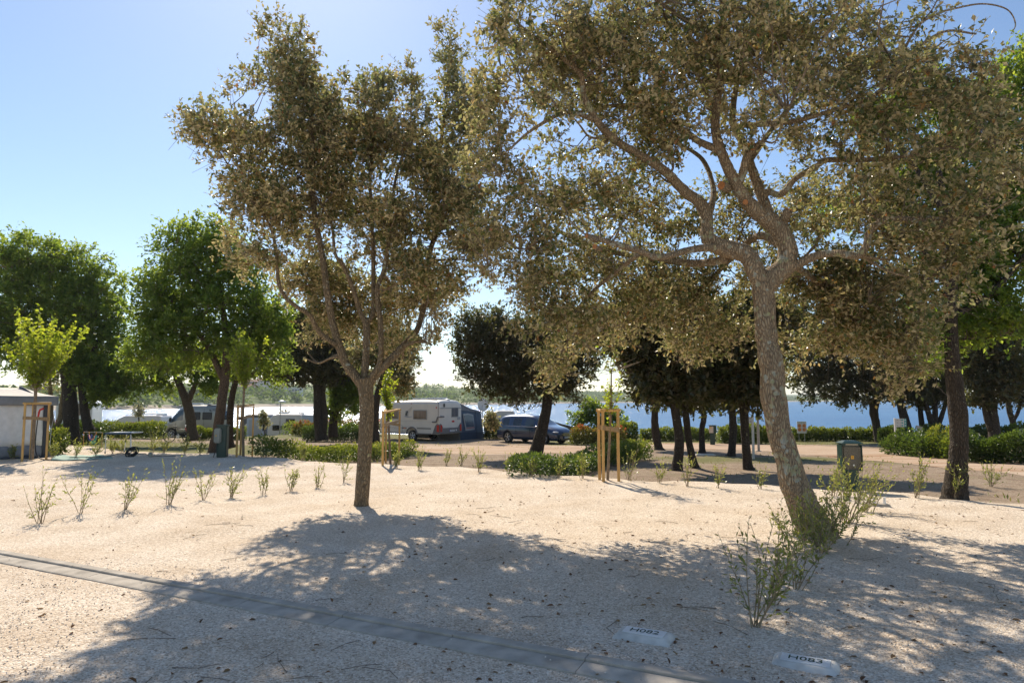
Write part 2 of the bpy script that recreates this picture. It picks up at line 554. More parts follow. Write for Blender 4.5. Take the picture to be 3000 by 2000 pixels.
# ------------------------------------------------------------------ ground
def ground_material():
    m, nt, p, out = newmat('ground_gravel_sand_and_grass')
    ge = N(nt, 'ShaderNodeNewGeometry')
    pos = ge.outputs['Position']
    zone = N(nt, 'ShaderNodeAttribute', attribute_name='zone')
    sep = N(nt, 'ShaderNodeSeparateColor')
    nt.links.new(zone.outputs['Color'], sep.inputs[0])
    # gravel chips
    v1 = N(nt, 'ShaderNodeTexVoronoi', Scale=75.0)
    v2 = N(nt, 'ShaderNodeTexVoronoi', Scale=34.0)
    n1 = N(nt, 'ShaderNodeTexNoise', Scale=1.1, Detail=5.0)
    n2 = N(nt, 'ShaderNodeTexNoise', Scale=9.0, Detail=6.0, Roughness=0.7)
    for n in (v1, v2, n1, n2):
        nt.links.new(pos, n.inputs['Vector'])
    s1 = N(nt, 'ShaderNodeSeparateColor')
    nt.links.new(v1.outputs['Color'], s1.inputs[0])
    chips = ramp(nt, s1.outputs[0], [(0.0, (0.42, 0.33, 0.24)), (0.25, (0.63, 0.51, 0.39)), (0.65, (0.75, 0.625, 0.485)), (1.0, (0.92, 0.82, 0.69))])
    tint = ramp(nt, n1.outputs['Fac'], [(0.32, (0.86, 0.82, 0.77)), (0.62, (1.0, 1.0, 1.0))])
    mul = N(nt, 'ShaderNodeMix', data_type='RGBA', blend_type='MULTIPLY')
    mul.inputs[0].default_value = 1.0
    nt.links.new(chips.outputs[0], mul.inputs[6])
    nt.links.new(tint.outputs[0], mul.inputs[7])
    fl = ramp(nt, n2.outputs['Fac'], [(0.66, (0, 0, 0)), (0.74, (0.55, 0.55, 0.55))])
    gravel = mixc(nt, fl.outputs[0], mul.outputs[2], (0.36, 0.28, 0.205))
    # lower ground: sandy soil with litter
    n3 = N(nt, 'ShaderNodeTexNoise', Scale=2.2, Detail=9.0, Roughness=0.7)
    n4 = N(nt, 'ShaderNodeTexNoise', Scale=26.0, Detail=5.0, Roughness=0.7)
    nt.links.new(pos, n3.inputs['Vector'])
    nt.links.new(pos, n4.inputs['Vector'])
    sand = ramp(nt, n3.outputs['Fac'], [(0.3, (0.24, 0.165, 0.11)), (0.5, (0.38, 0.29, 0.205)), (0.75, (0.46, 0.37, 0.28))])
    grain = ramp(nt, n4.outputs['Fac'], [(0.42, (0.55, 0.5, 0.46)), (0.56, (1, 1, 1))])
    mul2 = N(nt, 'ShaderNodeMix', data_type='RGBA', blend_type='MULTIPLY')
    mul2.inputs[0].default_value = 1.0
    nt.links.new(sand.outputs[0], mul2.inputs[6])
    nt.links.new(grain.outputs[0], mul2.inputs[7])
    n5 = N(nt, 'ShaderNodeTexNoise', Scale=0.55, Detail=8.0, Roughness=0.75)
    n6 = N(nt, 'ShaderNodeTexNoise', Scale=40.0, Detail=3.0)
    nt.links.new(pos, n5.inputs['Vector'])
    nt.links.new(pos, n6.inputs['Vector'])
    grass = ramp(nt, n6.outputs['Fac'], [(0.35, (0.085, 0.10, 0.025)), (0.65, (0.22, 0.20, 0.07))])
    gsum = math_n(nt, 'ADD', math_n(nt, 'MULTIPLY', sep.outputs[1], 0.75), n5.outputs['Fac'])
    gmask = ramp(nt, gsum, [(0.62, (0, 0, 0)), (0.85, (0.9, 0.9, 0.9))])
    low = mixc(nt, gmask.outputs[0], mul2.outputs[2], grass.outputs[0])
    # far land: meadow with a pebble beach
    n7 = N(nt, 'ShaderNodeTexNoise', Scale=0.02, Detail=8.0, Roughness=0.7)
    nt.links.new(pos, n7.inputs['Vector'])
    mead = ramp(nt, n7.outputs['Fac'], [(0.35, (0.07, 0.10, 0.03)), (0.5, (0.14, 0.18, 0.05)), (0.7, (0.24, 0.23, 0.09))])
    sx = N(nt, 'ShaderNodeSeparateXYZ')
    nt.links.new(pos, sx.inputs[0])
    beach = ramp(nt, math_n(nt, 'MULTIPLY_ADD', sx.outputs[2], 0.2), [(0.0, (1, 1, 1)), (1.0, (0, 0, 0))])
    beach.inputs[0].links[0].from_node.inputs[2].default_value = 0.62
    beach.color_ramp.elements[0].position = 0.3
    beach.color_ramp.elements[1].position = 0.42
    far = mixc(nt, beach.outputs[0], mead.outputs[0], (0.42, 0.36, 0.29))
    c = mixc(nt, sep.outputs[0], low, gravel)
    c = mixc(nt, sep.outputs[2], c, far)
    nt.links.new(c, p.inputs['Base Color'])
    p.inputs['Roughness'].default_value = 0.95
    p.inputs['Specular IOR Level'].default_value = 0.15
    hb = math_n(nt, 'ADD', math_n(nt, 'MULTIPLY', v1.outputs['Distance'], -0.8), math_n(nt, 'ADD', math_n(nt, 'MULTIPLY', v2.outputs['Distance'], -0.6), math_n(nt, 'MULTIPLY', n2.outputs['Fac'], 1.1)))
    bn = N(nt, 'ShaderNodeBump', Strength=0.9, Distance=0.011)
    nt.links.new(hb, bn.inputs['Height'])
    nt.links.new(bn.outputs[0], p.inputs['Normal'])
    return m


def build_ground():
    xs = np.unique(np.round(np.concatenate([np.arange(-14, 12, .29), np.arange(-60, 60, 1.0), np.arange(-420, 900, 27), np.linspace(-6000, 8000, 60)]), 3))
    ys = np.unique(np.round(np.concatenate([np.arange(1.5, 22, .24), np.arange(24, 90, 0.9), np.arange(-40, 2, 4), np.arange(90, 280, 15), np.arange(280, 1300, 22), np.geomspace(1300, 9000, 30)]), 3))
    X, Y = np.meshgrid(xs, ys)
    Z = gz(X, Y)
    V = np.stack([X, Y, Z], -1).reshape(-1, 3)
    nx, ny = len(xs), len(ys)
    i = np.arange(nx - 1)[None, :] + np.arange(ny - 1)[:, None] * nx
    F = np.stack([i, i + 1, i + 1 + nx, i + nx], -1).reshape(-1, 4)
    M['ground'] = ground_material()
    g = npmesh('ground', V, F, M['ground'], smooth=True)
    tag(g, kind='structure')
    s = edge_s(X, Y).ravel()
    x, y = X.ravel(), Y.ravel()
    wob = 0.35 * waves(x, y, 1.6, 6, 4)
    gravel = 1 - sst(0.15, 1.1, s + wob)
    # pale gravel pitch in front of the caravan and around the tree group
    gravel = np.maximum(gravel, 0.65 * sst(3.2, 2.2, np.abs(y - 34 + 0.1 * x)) * sst(-8, -5, x) * sst(6, 3, x) * (y < 60))
    grass = sst(27, 29, y) * sst(34, 32, y - 0.5 * np.maximum(-x - 6, 0)) * (x < -3) + sst(24, 25, y + 0.2 * x) * sst(29, 27, y + 0.2 * x) * sst(4, 6, x) * .5
    grass = np.maximum(grass, sst(38, 39.5, y) * (x > 2))
    grass = np.maximum(grass, sst(46, 48, y) * (x < 2))
    grass = np.maximum(grass, 0.10 * sst(0.6, 2, s) * sst(30, 20, y))
    far = (y > 150).astype(float)
    a = g.data.attributes.new('zone', 'FLOAT_COLOR', 'POINT')
    a.data.foreach_set('color', np.stack([gravel, np.clip(grass, 0, 1), far, np.ones_like(far)], -1).astype(np.float32).ravel())
    return g


build_ground()


def strip_sheet(name, far_px, near_px, mat, lift, n=40, m=6, kind='structure', wob=0.25):
    """a sheet that follows the ground between two edges measured on the photograph"""
    A = spline([tuple(G(*p)) for p in far_px], 8)
    Bq = spline([tuple(G(*p)) for p in near_px], 8)
    def res(a, n):
        d = np.r_[0, np.cumsum(np.linalg.norm(np.diff(a, axis=0), axis=1))]
        t = np.linspace(0, d[-1], n)
        return np.stack([np.interp(t, d, a[:, k]) for k in range(3)], -1)
    A, Bq = res(A, n), res(Bq, n)
    V = []
    for j in range(m + 1):
        t = j / m
        q = A * (1 - t) + Bq * t
        if j in (0, m):
            q = q + np.stack([np.zeros(n), wob * waves(q[:, 0], q[:, 1], 2.3, 6, j), np.zeros(n)], -1)
        q[:, 2] = gz(q[:, 0], q[:, 1]) + (lift if 0 < j < m else 0.004)
        V.append(q)
    V = np.array(V).reshape(-1, 3)
    i = np.arange(n - 1)[None, :] + np.arange(m)[:, None] * n
    F = np.stack([i, i + n, i + n + 1, i + 1], -1).reshape(-1, 4)
    o = npmesh(name, V, F, mat, smooth=True)
    return tag(o, kind=kind)


def road_material():
    m, nt, p, out = newmat('sandy_road')
    ge = N(nt, 'ShaderNodeNewGeometry')
    n1 = N(nt, 'ShaderNodeTexNoise', Scale=0.9, Detail=8.0, Roughness=0.7)
    mp = N(nt, 'ShaderNodeMapping')
    mp.inputs['Scale'].default_value = (0.35, 1.6, 1)
    mp.inputs['Rotation'].default_value = (0, 0, 0.45)
    nt.links.new(ge.outputs['Position'], mp.inputs['Vector'])
    nt.links.new(mp.outputs[0], n1.inputs['Vector'])
    n2 = N(nt, 'ShaderNodeTexNoise', Scale=30.0, Detail=4.0)
    nt.links.new(ge.outputs['Position'], n2.inputs['Vector'])
    r = ramp(nt, n1.outputs['Fac'], [(0.36, (0.36, 0.20, 0.115)), (0.47, (0.48, 0.345, 0.235)), (0.65, (0.55, 0.43, 0.32))])
    g = ramp(nt, n2.outputs['Fac'], [(0.35, (0.82, 0.8, 0.78)), (0.6, (1, 1, 1))])
    mul = N(nt, 'ShaderNodeMix', data_type='RGBA', blend_type='MULTIPLY')
    mul.inputs[0].default_value = 1.0
    nt.links.new(r.outputs[0], mul.inputs[6])
    nt.links.new(g.outputs[0], mul.inputs[7])
    nt.links.new(mul.outputs[2], p.inputs['Base Color'])
    p.inputs['Roughness'].default_value = 0.95
    p.inputs['Specular IOR Level'].default_value = 0.1
    bn = N(nt, 'ShaderNodeBump', Strength=0.5, Distance=0.02)
    nt.links.new(n2.outputs['Fac'], bn.inputs['Height'])
    nt.links.new(bn.outputs[0], p.inputs['Normal'])
    return m


M['road'] = road_material()
strip_sheet('road', [(3300, 1372), (3000, 1352), (2800, 1335), (2600, 1317), (2400, 1305), (2200, 1299), (2000, 1297), (1860, 1297)],
            [(3300, 1425), (3000, 1393), (2800, 1373), (2600, 1353), (2400, 1335), (2200, 1321), (2000, 1315), (1860, 1312)], M['road'], 0.02)
strip_sheet('path', [(1870, 1298), (1700, 1304), (1500, 1303), (1350, 1303), (1200, 1303)],
            [(1870, 1316), (1700, 1326), (1500, 1330), (1350, 1330), (1200, 1322)], M['road'], 0.02)


# ------------------------------------------------------------------ sea
def sea_material():
    m, nt, p, out = newmat('sea_water')
    ge = N(nt, 'ShaderNodeNewGeometry')
    mp = N(nt, 'ShaderNodeMapping')
    mp.inputs['Scale'].default_value = (0.45, 1.0, 1)
    nt.links.new(ge.outputs['Position'], mp.inputs['Vector'])
    n1 = N(nt, 'ShaderNodeTexNoise', Scale=0.6, Detail=5.0, Roughness=0.62)
    n2 = N(nt, 'ShaderNodeTexNoise', Scale=0.12, Detail=3.0)
    nt.links.new(mp.outputs[0], n1.inputs['Vector'])
    nt.links.new(mp.outputs[0], n2.inputs['Vector'])
    h = math_n(nt, 'ADD', n1.outputs['Fac'], math_n(nt, 'MULTIPLY', n2.outputs['Fac'], 0.25))
    bn = N(nt, 'ShaderNodeBump', Strength=1.0, Distance=0.8)
    nt.links.new(h, bn.inputs['Height'])
    nt.links.new(bn.outputs[0], p.inputs['Normal'])
    n3 = N(nt, 'ShaderNodeTexNoise', Scale=0.01, Detail=4.0)
    nt.links.new(ge.outputs['Position'], n3.inputs['Vector'])
    c = ramp(nt, n3.outputs['Fac'], [(0.35, (0.03, 0.13, 0.30)), (0.65, (0.04, 0.16, 0.34))])
    # a wind-ruffled surface: facets hide each other at low angles, so the mirror share stays moderate
    df = N(nt, 'ShaderNodeBsdfDiffuse')
    nt.links.new(c.outputs[0], df.inputs[0])
    gl = N(nt, 'ShaderNodeBsdfGlossy', Roughness=0.22)
    nt.links.new(bn.outputs[0], gl.inputs['Normal'])
    nt.links.new(bn.outputs[0], df.inputs['Normal'])
    mx = N(nt, 'ShaderNodeMixShader', Fac=0.34)
    nt.links.new(df.outputs[0], mx.inputs[1])
    nt.links.new(gl.outputs[0], mx.inputs[2])
    nt.links.new(mx.outputs[0], out.inputs[0])
    return m


M['sea'] = sea_material()
tag(npmesh('water', [(-9000, 40, SEA), (11000, 40, SEA), (11000, 14000, SEA), (-9000, 14000, SEA)], [(0, 1, 2, 3)], M['sea']), kind='structure')


# ------------------------------------------------------------------ leaves
def unit(a):
    return a / np.maximum(np.linalg.norm(a, axis=-1, keepdims=True), 1e-9)


def leaf_arrays(pos, d, nrm, L, W, shape=6, fold=0.18):
    d = unit(d)
    nrm = unit(nrm - d * np.sum(nrm * d, -1, keepdims=True))
    s = np.cross(d, nrm)
    L = np.asarray(L)[:, None]
    W = np.asarray(W)[:, None]
    n = len(pos)
    if shape == 6:
        up = nrm * (W * fold)
        droop = -nrm * (L * 0.12)
        pts = [pos, pos + d * L * .3 + s * W * .46 + up, pos + d * L * .68 + s * W * .42 + up * .8 + droop * .4, pos + d * L + droop,
               pos + d * L * .68 - s * W * .42 + up * .8 + droop * .4, pos + d * L * .3 - s * W * .46 + up]
        V = np.stack(pts, 1).reshape(-1, 3)
        b = (np.arange(n) * 6)[:, None]
        F = np.concatenate([b + np.array([[0, 1, 2, 3]]), b + np.array([[0, 3, 4, 5]])], 1).reshape(-1, 4)
        return V, F, 2
    up = nrm * (W * fold)
    V = np.stack([pos, pos + d * L * .5 + s * W * .5 + up, pos + d * L, pos + d * L * .5 - s * W * .5 + up], 1).reshape(-1, 3)
    b = (np.arange(n) * 4)[:, None]
    F = b + np.array([[0, 1, 2, 3]])
    return V, F, 1


def rand_dirs(r, n):
    return unit(r.normal(size=(n, 3)))


def twig_mesh(p0, p1, r0, r1):
    """three-sided straight twigs"""
    t = unit(p1 - p0)
    ref = np.where(np.abs(t[:, 2:3]) < .9, np.array([[0, 0, 1.]]), np.array([[1., 0, 0]]))
    a = unit(np.cross(t, ref))
    b = np.cross(t, a)
    ring = []
    for p, rr in ((p0, r0), (p1, r1)):
        rr = np.broadcast_to(np.asarray(rr), (len(p0),))[:, None]
        for k in range(3):
            an = 2.0944 * k
            ring.append(p + (a * math.cos(an) + b * math.sin(an)) * rr)
    V = np.stack(ring, 1).reshape(-1, 3)
    o = (np.arange(len(p0)) * 6)[:, None]
    F = np.concatenate([o + np.array([[k, (k + 1) % 3, 3 + (k + 1) % 3, 3 + k]]) for k in range(3)], 1).reshape(-1, 4)
    return V, F


def ellipsoids(els, depth):
    """(px, py, rx, ry[, depth shift, depth radius]) -> world ellipsoids"""
    out = []
    for e in els:
        px, py, rx, ry = e[:4]
        dd = e[4] if len(e) > 4 else 0.0
        d = depth + dd
        rd = e[5] if len(e) > 5 else 0.85 * 0.5 * (rx + ry) * d / 2000
        w = e[6] if len(e) > 6 else 1.0
        c = P(px, py, d)
        out.append((np.array(c), np.array([rx * d / 2000, rd, ry * d / 2000]), w))
    return out


def sample_clumps(r, ells, n, shell=0.55):
    """clump centres spread through the crown, somewhat denser towards its outside"""
    wts = np.array([(e[1][0] * e[1][2] * e[1][1] ** .5) * e[2] for e in ells])
    k = r.choice(len(ells), n, p=wts / wts.sum())
    u = rand_dirs(r, n)
    rad = r.uniform(0, 1, n) ** shell * r.uniform(.85, 1.16, n)
    C = np.array([e[0] for e in ells])[k]
    S = np.array([e[1] for e in ells])[k]
    return C + u * S * rad[:, None], C, S, k


def foliage(r, cen, core, twigs, per, tlen, L, W, shape=6, droop=0.0, upb=0.35, outb=0.5, spread=1.0, nup=0.9):
    """leafy twigs around every clump centre; returns leaf arrays and twig arrays"""
    n = len(cen)
    out = unit(cen - core)
    T = n * twigs
    c = np.repeat(cen, twigs, 0)
    o = np.repeat(out, twigs, 0)
    td = unit(rand_dirs(r, T) + o * outb + np.array([[0, 0, upb - droop]]))
    tl = tlen * r.uniform(.5, 1.25, T)
    p0 = c + rand_dirs(r, T) * (tlen * .35 * r.uniform(0, 1, T))[:, None]
    p1 = p0 + td * tl[:, None]
    K = T * per
    a = np.repeat(np.arange(T), per)
    t = r.uniform(.2, 1.05, K)
    pos = p0[a] + td[a] * (tl[a] * t)[:, None]
    ld = unit(td[a] * .55 + rand_dirs(r, K) * spread + np.array([[0, 0, -droop * .4]]))
    nr = unit(np.array([[0, 0, nup]]) + rand_dirs(r, K) * .75 + o[a] * .25)
    sc = r.uniform(.45, 1.3, K)
    V, F, rep = leaf_arrays(pos, ld, nr, L * sc, W * sc, shape)
    clump_tone = np.repeat(r.normal(0, .12, n), twigs * per)
    rnd = np.clip(r.uniform(0, .94, K) * .8 + clump_tone + .08, 0, .93)
    dead = r.uniform(0, 1, K)
    rnd = np.where(dead < .035, r.uniform(.96, 1, K), rnd)
    return V, F, np.repeat(rnd, rep), p0, p1


def bent_tube(b, pts, n=12, rough=0.07, seed=0, per=6, flare=0.0):
    """pts: (x, y, z, r) through a spline, with an uneven surface"""
    q = spline(pts, per)
    rr = q[:, 3].copy()
    P3 = [Vector(p[:3]) for p in q]
    start = len(b.v)
    b.tube(P3, list(np.maximum(rr, 0.002)), n)
    for i in range(len(P3)):
        for k in range(n):
            idx = start + i * n + k
            v = Vector(b.v[idx])
            d = v - P3[i]
            s = 1 + rough * (mnoise.noise(v * (1.2 / max(rr[i], .03)) * .35 + Vector((seed, 0, 0))) * 1.6)
            if flare and i < per * 1.2:
                f = 1 - i / (per * 1.2)
                s += flare * f * f * (0.7 + 0.6 * math.sin(k * 2 * math.pi / n * 5 + seed))
            b.v[idx] = tuple(P3[i] + d * s)
    return q


def limb_px(pts, depth):
    """(px, py, radius px[, depth shift]) -> (x, y, z, r)"""
    out = []
    for p in pts:
        d = depth + (p[3] if len(p) > 3 else 0)
        w = P(p[0], p[1], d)
        out.append((w.x, w.y, w.z, p[2] * d / 2000))
    return out


def connect(r, nodes, cen, rbase=0.012, maxlen=2.4):
    """curved side branches from the nearest limb point to every clump centre"""
    A = np.array(nodes)[:, :3]
    V, F, off = [], [], 0
    P0, P1, R0, R1 = [], [], [], []
    for i in range(0, len(cen), 512):
        d = np.linalg.norm(cen[i:i + 512, None] - A[None], axis=-1)
        d = d + 0.6 * np.maximum(A[None, :, 2] - cen[i:i + 512, None, 2] + .1, 0)
        j = d.argmin(1)
        a = A[j]
        c = cen[i:i + 512]
        dist = np.linalg.norm(c - a, axis=1)
        k = dist < maxlen
        a, c, dist = a[k], c[k], dist[k]
        m1 = a * .62 + c * .38 + r.normal(0, .09, a.shape) * dist[:, None] + np.array([[0, 0, -.06]]) * dist[:, None]
        m2 = a * .28 + c * .72 + r.normal(0, .09, a.shape) * dist[:, None]
        rb = rbase * (0.5 + dist * .55)
        P0 += [a, m1, m2]
        P1 += [m1, m2, c]
        R0 += [rb, rb * .7, rb * .45]
        R1 += [rb * .7, rb * .45, rb * .22]
    return np.concatenate(P0), np.concatenate(P1), np.concatenate(R0), np.concatenate(R1)


def tree(name, label, depth, limbs, els, mat, bmat, nclump, twigs, per, tlen, L, W, seed, cat='tree', group=None, shape=4, droop=0.0,
         upb=.35, branch_r=.012, twig_r=.004, shell=.55, rings=10, base=None, rough=.07, flare=.35, loose_twigs=0, maxlen=2.4, twig_mat=None, nup=.9, side_limbs=0, leaf_twigs=False):
    """trunk and limbs measured as pixel polylines at the tree's own distance, crown built from leafy twigs"""
    r = np.random.default_rng(seed)
    l0 = limb_px(limbs[0], depth)
    root = thing(name, label, cat, l0[0][:3] if base is None else base, group=group)
    b = B()
    nodes = []
    for i, l in enumerate(limbs):
        pts = limb_px(l, depth)
        q = bent_tube(b, pts, rings if i == 0 else max(6, rings - 3), rough, seed + i * 3.7, flare=flare if i == 0 else 0)
        if i > 0 or len(limbs) == 1:
            nodes += [tuple(p) for p in q[(0 if i else len(q) // 2):]]
        else:
            nodes += [tuple(p) for p in q[-4:]]
    E = ellipsoids(els, depth)
    if side_limbs:
        order = sorted(range(len(E)), key=lambda i: min((E[i][0][0] - n[0]) ** 2 + (E[i][0][1] - n[1]) ** 2 + (E[i][0][2] - n[2]) ** 2 for n in nodes))
        for i in order:
            c = E[i][0]
            A = np.array(nodes)
            dd = np.linalg.norm(A[:, :3] - c, axis=1) + 1.2 * np.maximum(A[:, 2] - c[2] + .15, 0)
            a = A[dd.argmin()]
            ln = np.linalg.norm(a[:3] - c)
            if ln < .5 or ln > side_limbs:
                continue
            for rep in range(2):
                tgt = c + r.normal(0, .35, 3) * E[i][1]
                r0 = min(a[3] * .7, .012 + .012 * ln)
                pts = [tuple(a[:3]) + (r0,)]
                for t in (.3, .62, 1.0):
                    q = a[:3] * (1 - t) + tgt * t + r.normal(0, .08, 3) * ln * (1 if t < 1 else .3) + np.array([0, 0, -.10 * ln * math.sin(math.pi * t)])
                    pts.append(tuple(q) + (r0 * (1 - .72 * t),))
                q = bent_tube(b, pts, 6, rough, seed + i, per=4)
                nodes += [tuple(p) for p in q[3:]]
    b.build('trunk', bmat, root, smooth=True, world_coords=True)
    cen, core, S, k = sample_clumps(r, E, nclump, shell)
    core = core - np.array([[0, 0, .3]]) * S
    V, F, rnd, p0, p1 = foliage(r, cen, core, twigs, per, tlen, L, W, shape, droop, upb, nup=nup)
    tag(npmesh('crown', V, F, mat, rnd, parent=root), kind='stuff')
    bp0, bp1, br0, br1 = connect(r, nodes, cen, branch_r, maxlen)
    k = slice(None, None, 2 if leaf_twigs else 6)
    tp0, tp1 = [bp0, p0[k]], [bp1, p1[k]]
    tr0, tr1 = [br0, np.full(len(p0[k]), twig_r)], [br1, np.full(len(p0[k]), twig_r * .5)]
    if loose_twigs:
        i = r.integers(0, len(p0), loose_twigs)
        q0 = p0[i] + (p1[i] - p0[i]) * r.uniform(0, 1, loose_twigs)[:, None]
        q1 = q0 + unit(rand_dirs(r, loose_twigs) + np.array([[0, 0, -.5]])) * r.uniform(.12, .42, loose_twigs)[:, None]
        tp0.append(q0)
        tp1.append(q1)
        tr0.append(np.full(loose_twigs, .0035))
        tr1.append(np.full(loose_twigs, .002))
    V, F = twig_mesh(np.concatenate(tp0), np.concatenate(tp1), np.concatenate(tr0), np.concatenate(tr1))
    tag(npmesh('branches', V, F, twig_mat or M['twig'], parent=root), kind='stuff')
    return root

# ------------------------------------------------------------------ the two oaks on the gravel
def big_oak():
    D = G(2385, 1562).y
    limbs = [
        [(2398, 1590, 60), (2385, 1545, 52), (2350, 1474, 45), (2324, 1406, 41), (2304, 1338, 39), (2279, 1236, 37), (2266, 1150, 38), (2264, 1100, 39), (2252, 1030, 35), (2244, 968, 33), (2238, 880, 34), (2236, 830, 36)],
        [(2238, 850, 30), (2217, 799, 30), (2192, 752, 30, .05), (2152, 734, 29, .1), (2105, 722, 28, .15), (2072, 690, 22, .2), (2072, 640, 19, .25), (2049, 593, 19, .3), (2011, 565, 17, .3), (1974, 528, 16, .2),
         (1946, 500, 15, .1), (1891, 464, 13), (1802, 411, 13, -.2), (1748, 353, 12, -.4), (1712, 286, 10, -.5), (1703, 223, 9, -.6), (1668, 187, 8, -.7), (1601, 134, 7, -.8), (1547, 94, 5, -.9), (1480, 40, 3, -1.0)],
        [(2115, 727, 17, .1), (2068, 726, 13), (2012, 734, 11, -.2), (1965, 748, 10.5, -.4), (1923, 752, 10, -.5), (1880, 738, 9, -.6), (1834, 724, 10, -.8), (1787, 710, 9, -.9), (1740, 696, 8, -1.0), (1717, 689, 7, -1.05)],
        [(2130, 755, 16, .2), (2105, 764, 13, .4), (2044, 771, 12, .7), (1983, 767, 11, .9), (1910, 756, 9, 1.1), (1843, 748, 9, 1.3), (1731, 720, 8, 1.5), (1647, 682, 6, 1.6), (1560, 650, 4, 1.7)],
        [(2236, 850, 34), (2262, 815, 34), (2300, 780, 33, -.02), (2307, 734, 31, -.03), (2290, 687, 29, -.02), (2258, 650, 28), (2208, 612, 24, -.05), (2175, 570, 21, -.1), (2155, 537, 19, -.12), (2132, 491, 17, -.15), (2105, 424, 16, -.2), (2096, 379, 15, -.25), (2098, 320, 13, -.3),
         (2110, 200, 12, -.4), (2120, 60, 10, -.6), (2100, -100, 8, -.8), (2080, -260, 5, -1)],
        [(2160, 540, 14, -.1), (2177, 504, 14, -.15), (2188, 460, 13, -.2), (2204, 432, 12, -.25)],
        [(2258, 655, 20, .05), (2243, 603, 18, .15), (2217, 536, 16, .25), (2199, 482, 14, .3), (2181, 424, 13, .4), (2154, 379, 12, .5), (2146, 340, 11, .6), (2160, 240, 9, .8), (2200, 120, 7, 1.0), (2260, -40, 5, 1.2)],
        [(2236, 575, 14, .2), (2250, 562, 11, .2), (2284, 571, 10, .1), (2306, 553, 10), (2333, 522, 9, -.1), (2400, 482, 9, -.3), (2423, 469, 9, -.4), (2512, 469, 8, -.6), (2602, 464, 7, -.8), (2691, 451, 5, -1), (2780, 430, 4, -1.1)],
        [(2105, 440, 13, -.2), (2047, 415, 11, -.1), (2012, 388, 10), (1935, 344, 9, .2), (1869, 312, 8, .4), (1779, 312, 6, .6), (1690, 330, 4, .7)],
        [(2316, 785, 17, -.05), (2350, 768, 14, -.1), (2395, 748, 13, -.2), (2440, 742, 11, -.3), (2465, 743, 12, -.4), (2512, 748, 13, -.5), (2537, 722, 12, -.55), (2545, 687, 11.5, -.6), (2573, 654, 11, -.7), (2620, 640, 10, -.8), (2676, 645, 11, -.9), (2740, 640, 8, -1), (2830, 650, 5, -1.1)],
        [(2199, 470, 9, .35), (2260, 380, 8, .6), (2330, 300, 7, .9), (2420, 240, 6, 1.1), (2520, 180, 4, 1.3)],
        [(2150, 370, 8, .4), (2300, 360, 8, -.4), (2420, 330, 7, -.8), (2560, 280, 6, -1.0), (2640, 180, 5, -1.1), (2760, 95, 4, -1.2), (2860, 100, 3, -1.2)],
        [(2600, 250, 5, -1.0), (2680, 90, 4, -1.1), (2740, 45, 3.5, -1.15), (2800, 25, 3, -1.15), (2880, 12, 2.6, -1.2), (2950, 28, 2.2, -1.2), (2975, 70, 1.8, -1.2), (2962, 100, 1.2, -1.2)],
        [(2690, 75, 3, -1.1), (2730, 30, 2.4, -1.1), (2760, -30, 1.8, -1.1)],
        [(2120, 120, 9, -.5), (2010, 60, 8, -.6), (1950, 20, 7, -.7), (1850, -60, 5, -.8)],
        [(1748, 353, 9, -.4), (1660, 330, 7, -.6), (1560, 380, 5, -.8), (1490, 440, 3, -1.0)],
        [(2287, 680, 14), (2300, 640, 13, -.05), (2308, 618, 12, -.08)],
        [(2072, 640, 15, .25), (2090, 560, 9, .6), (2060, 470, 7, 1.0), (1990, 420, 5, 1.4)],
        [(2290, 720, 13, .3), (2230, 690, 12, .9), (2180, 720, 10, 1.3), (2100, 800, 7, 1.7), (2020, 880, 5, 1.9)],
        [(2300, 760, 13, .4), (2360, 800, 10, 1.0), (2430, 850, 8, 1.4), (2520, 900, 5, 1.7)],
        [(1870, 745, 8, -.2), (1800, 800, 6, .4), (1720, 870, 5, .8), (1660, 950, 4, 1.0)],
    ]
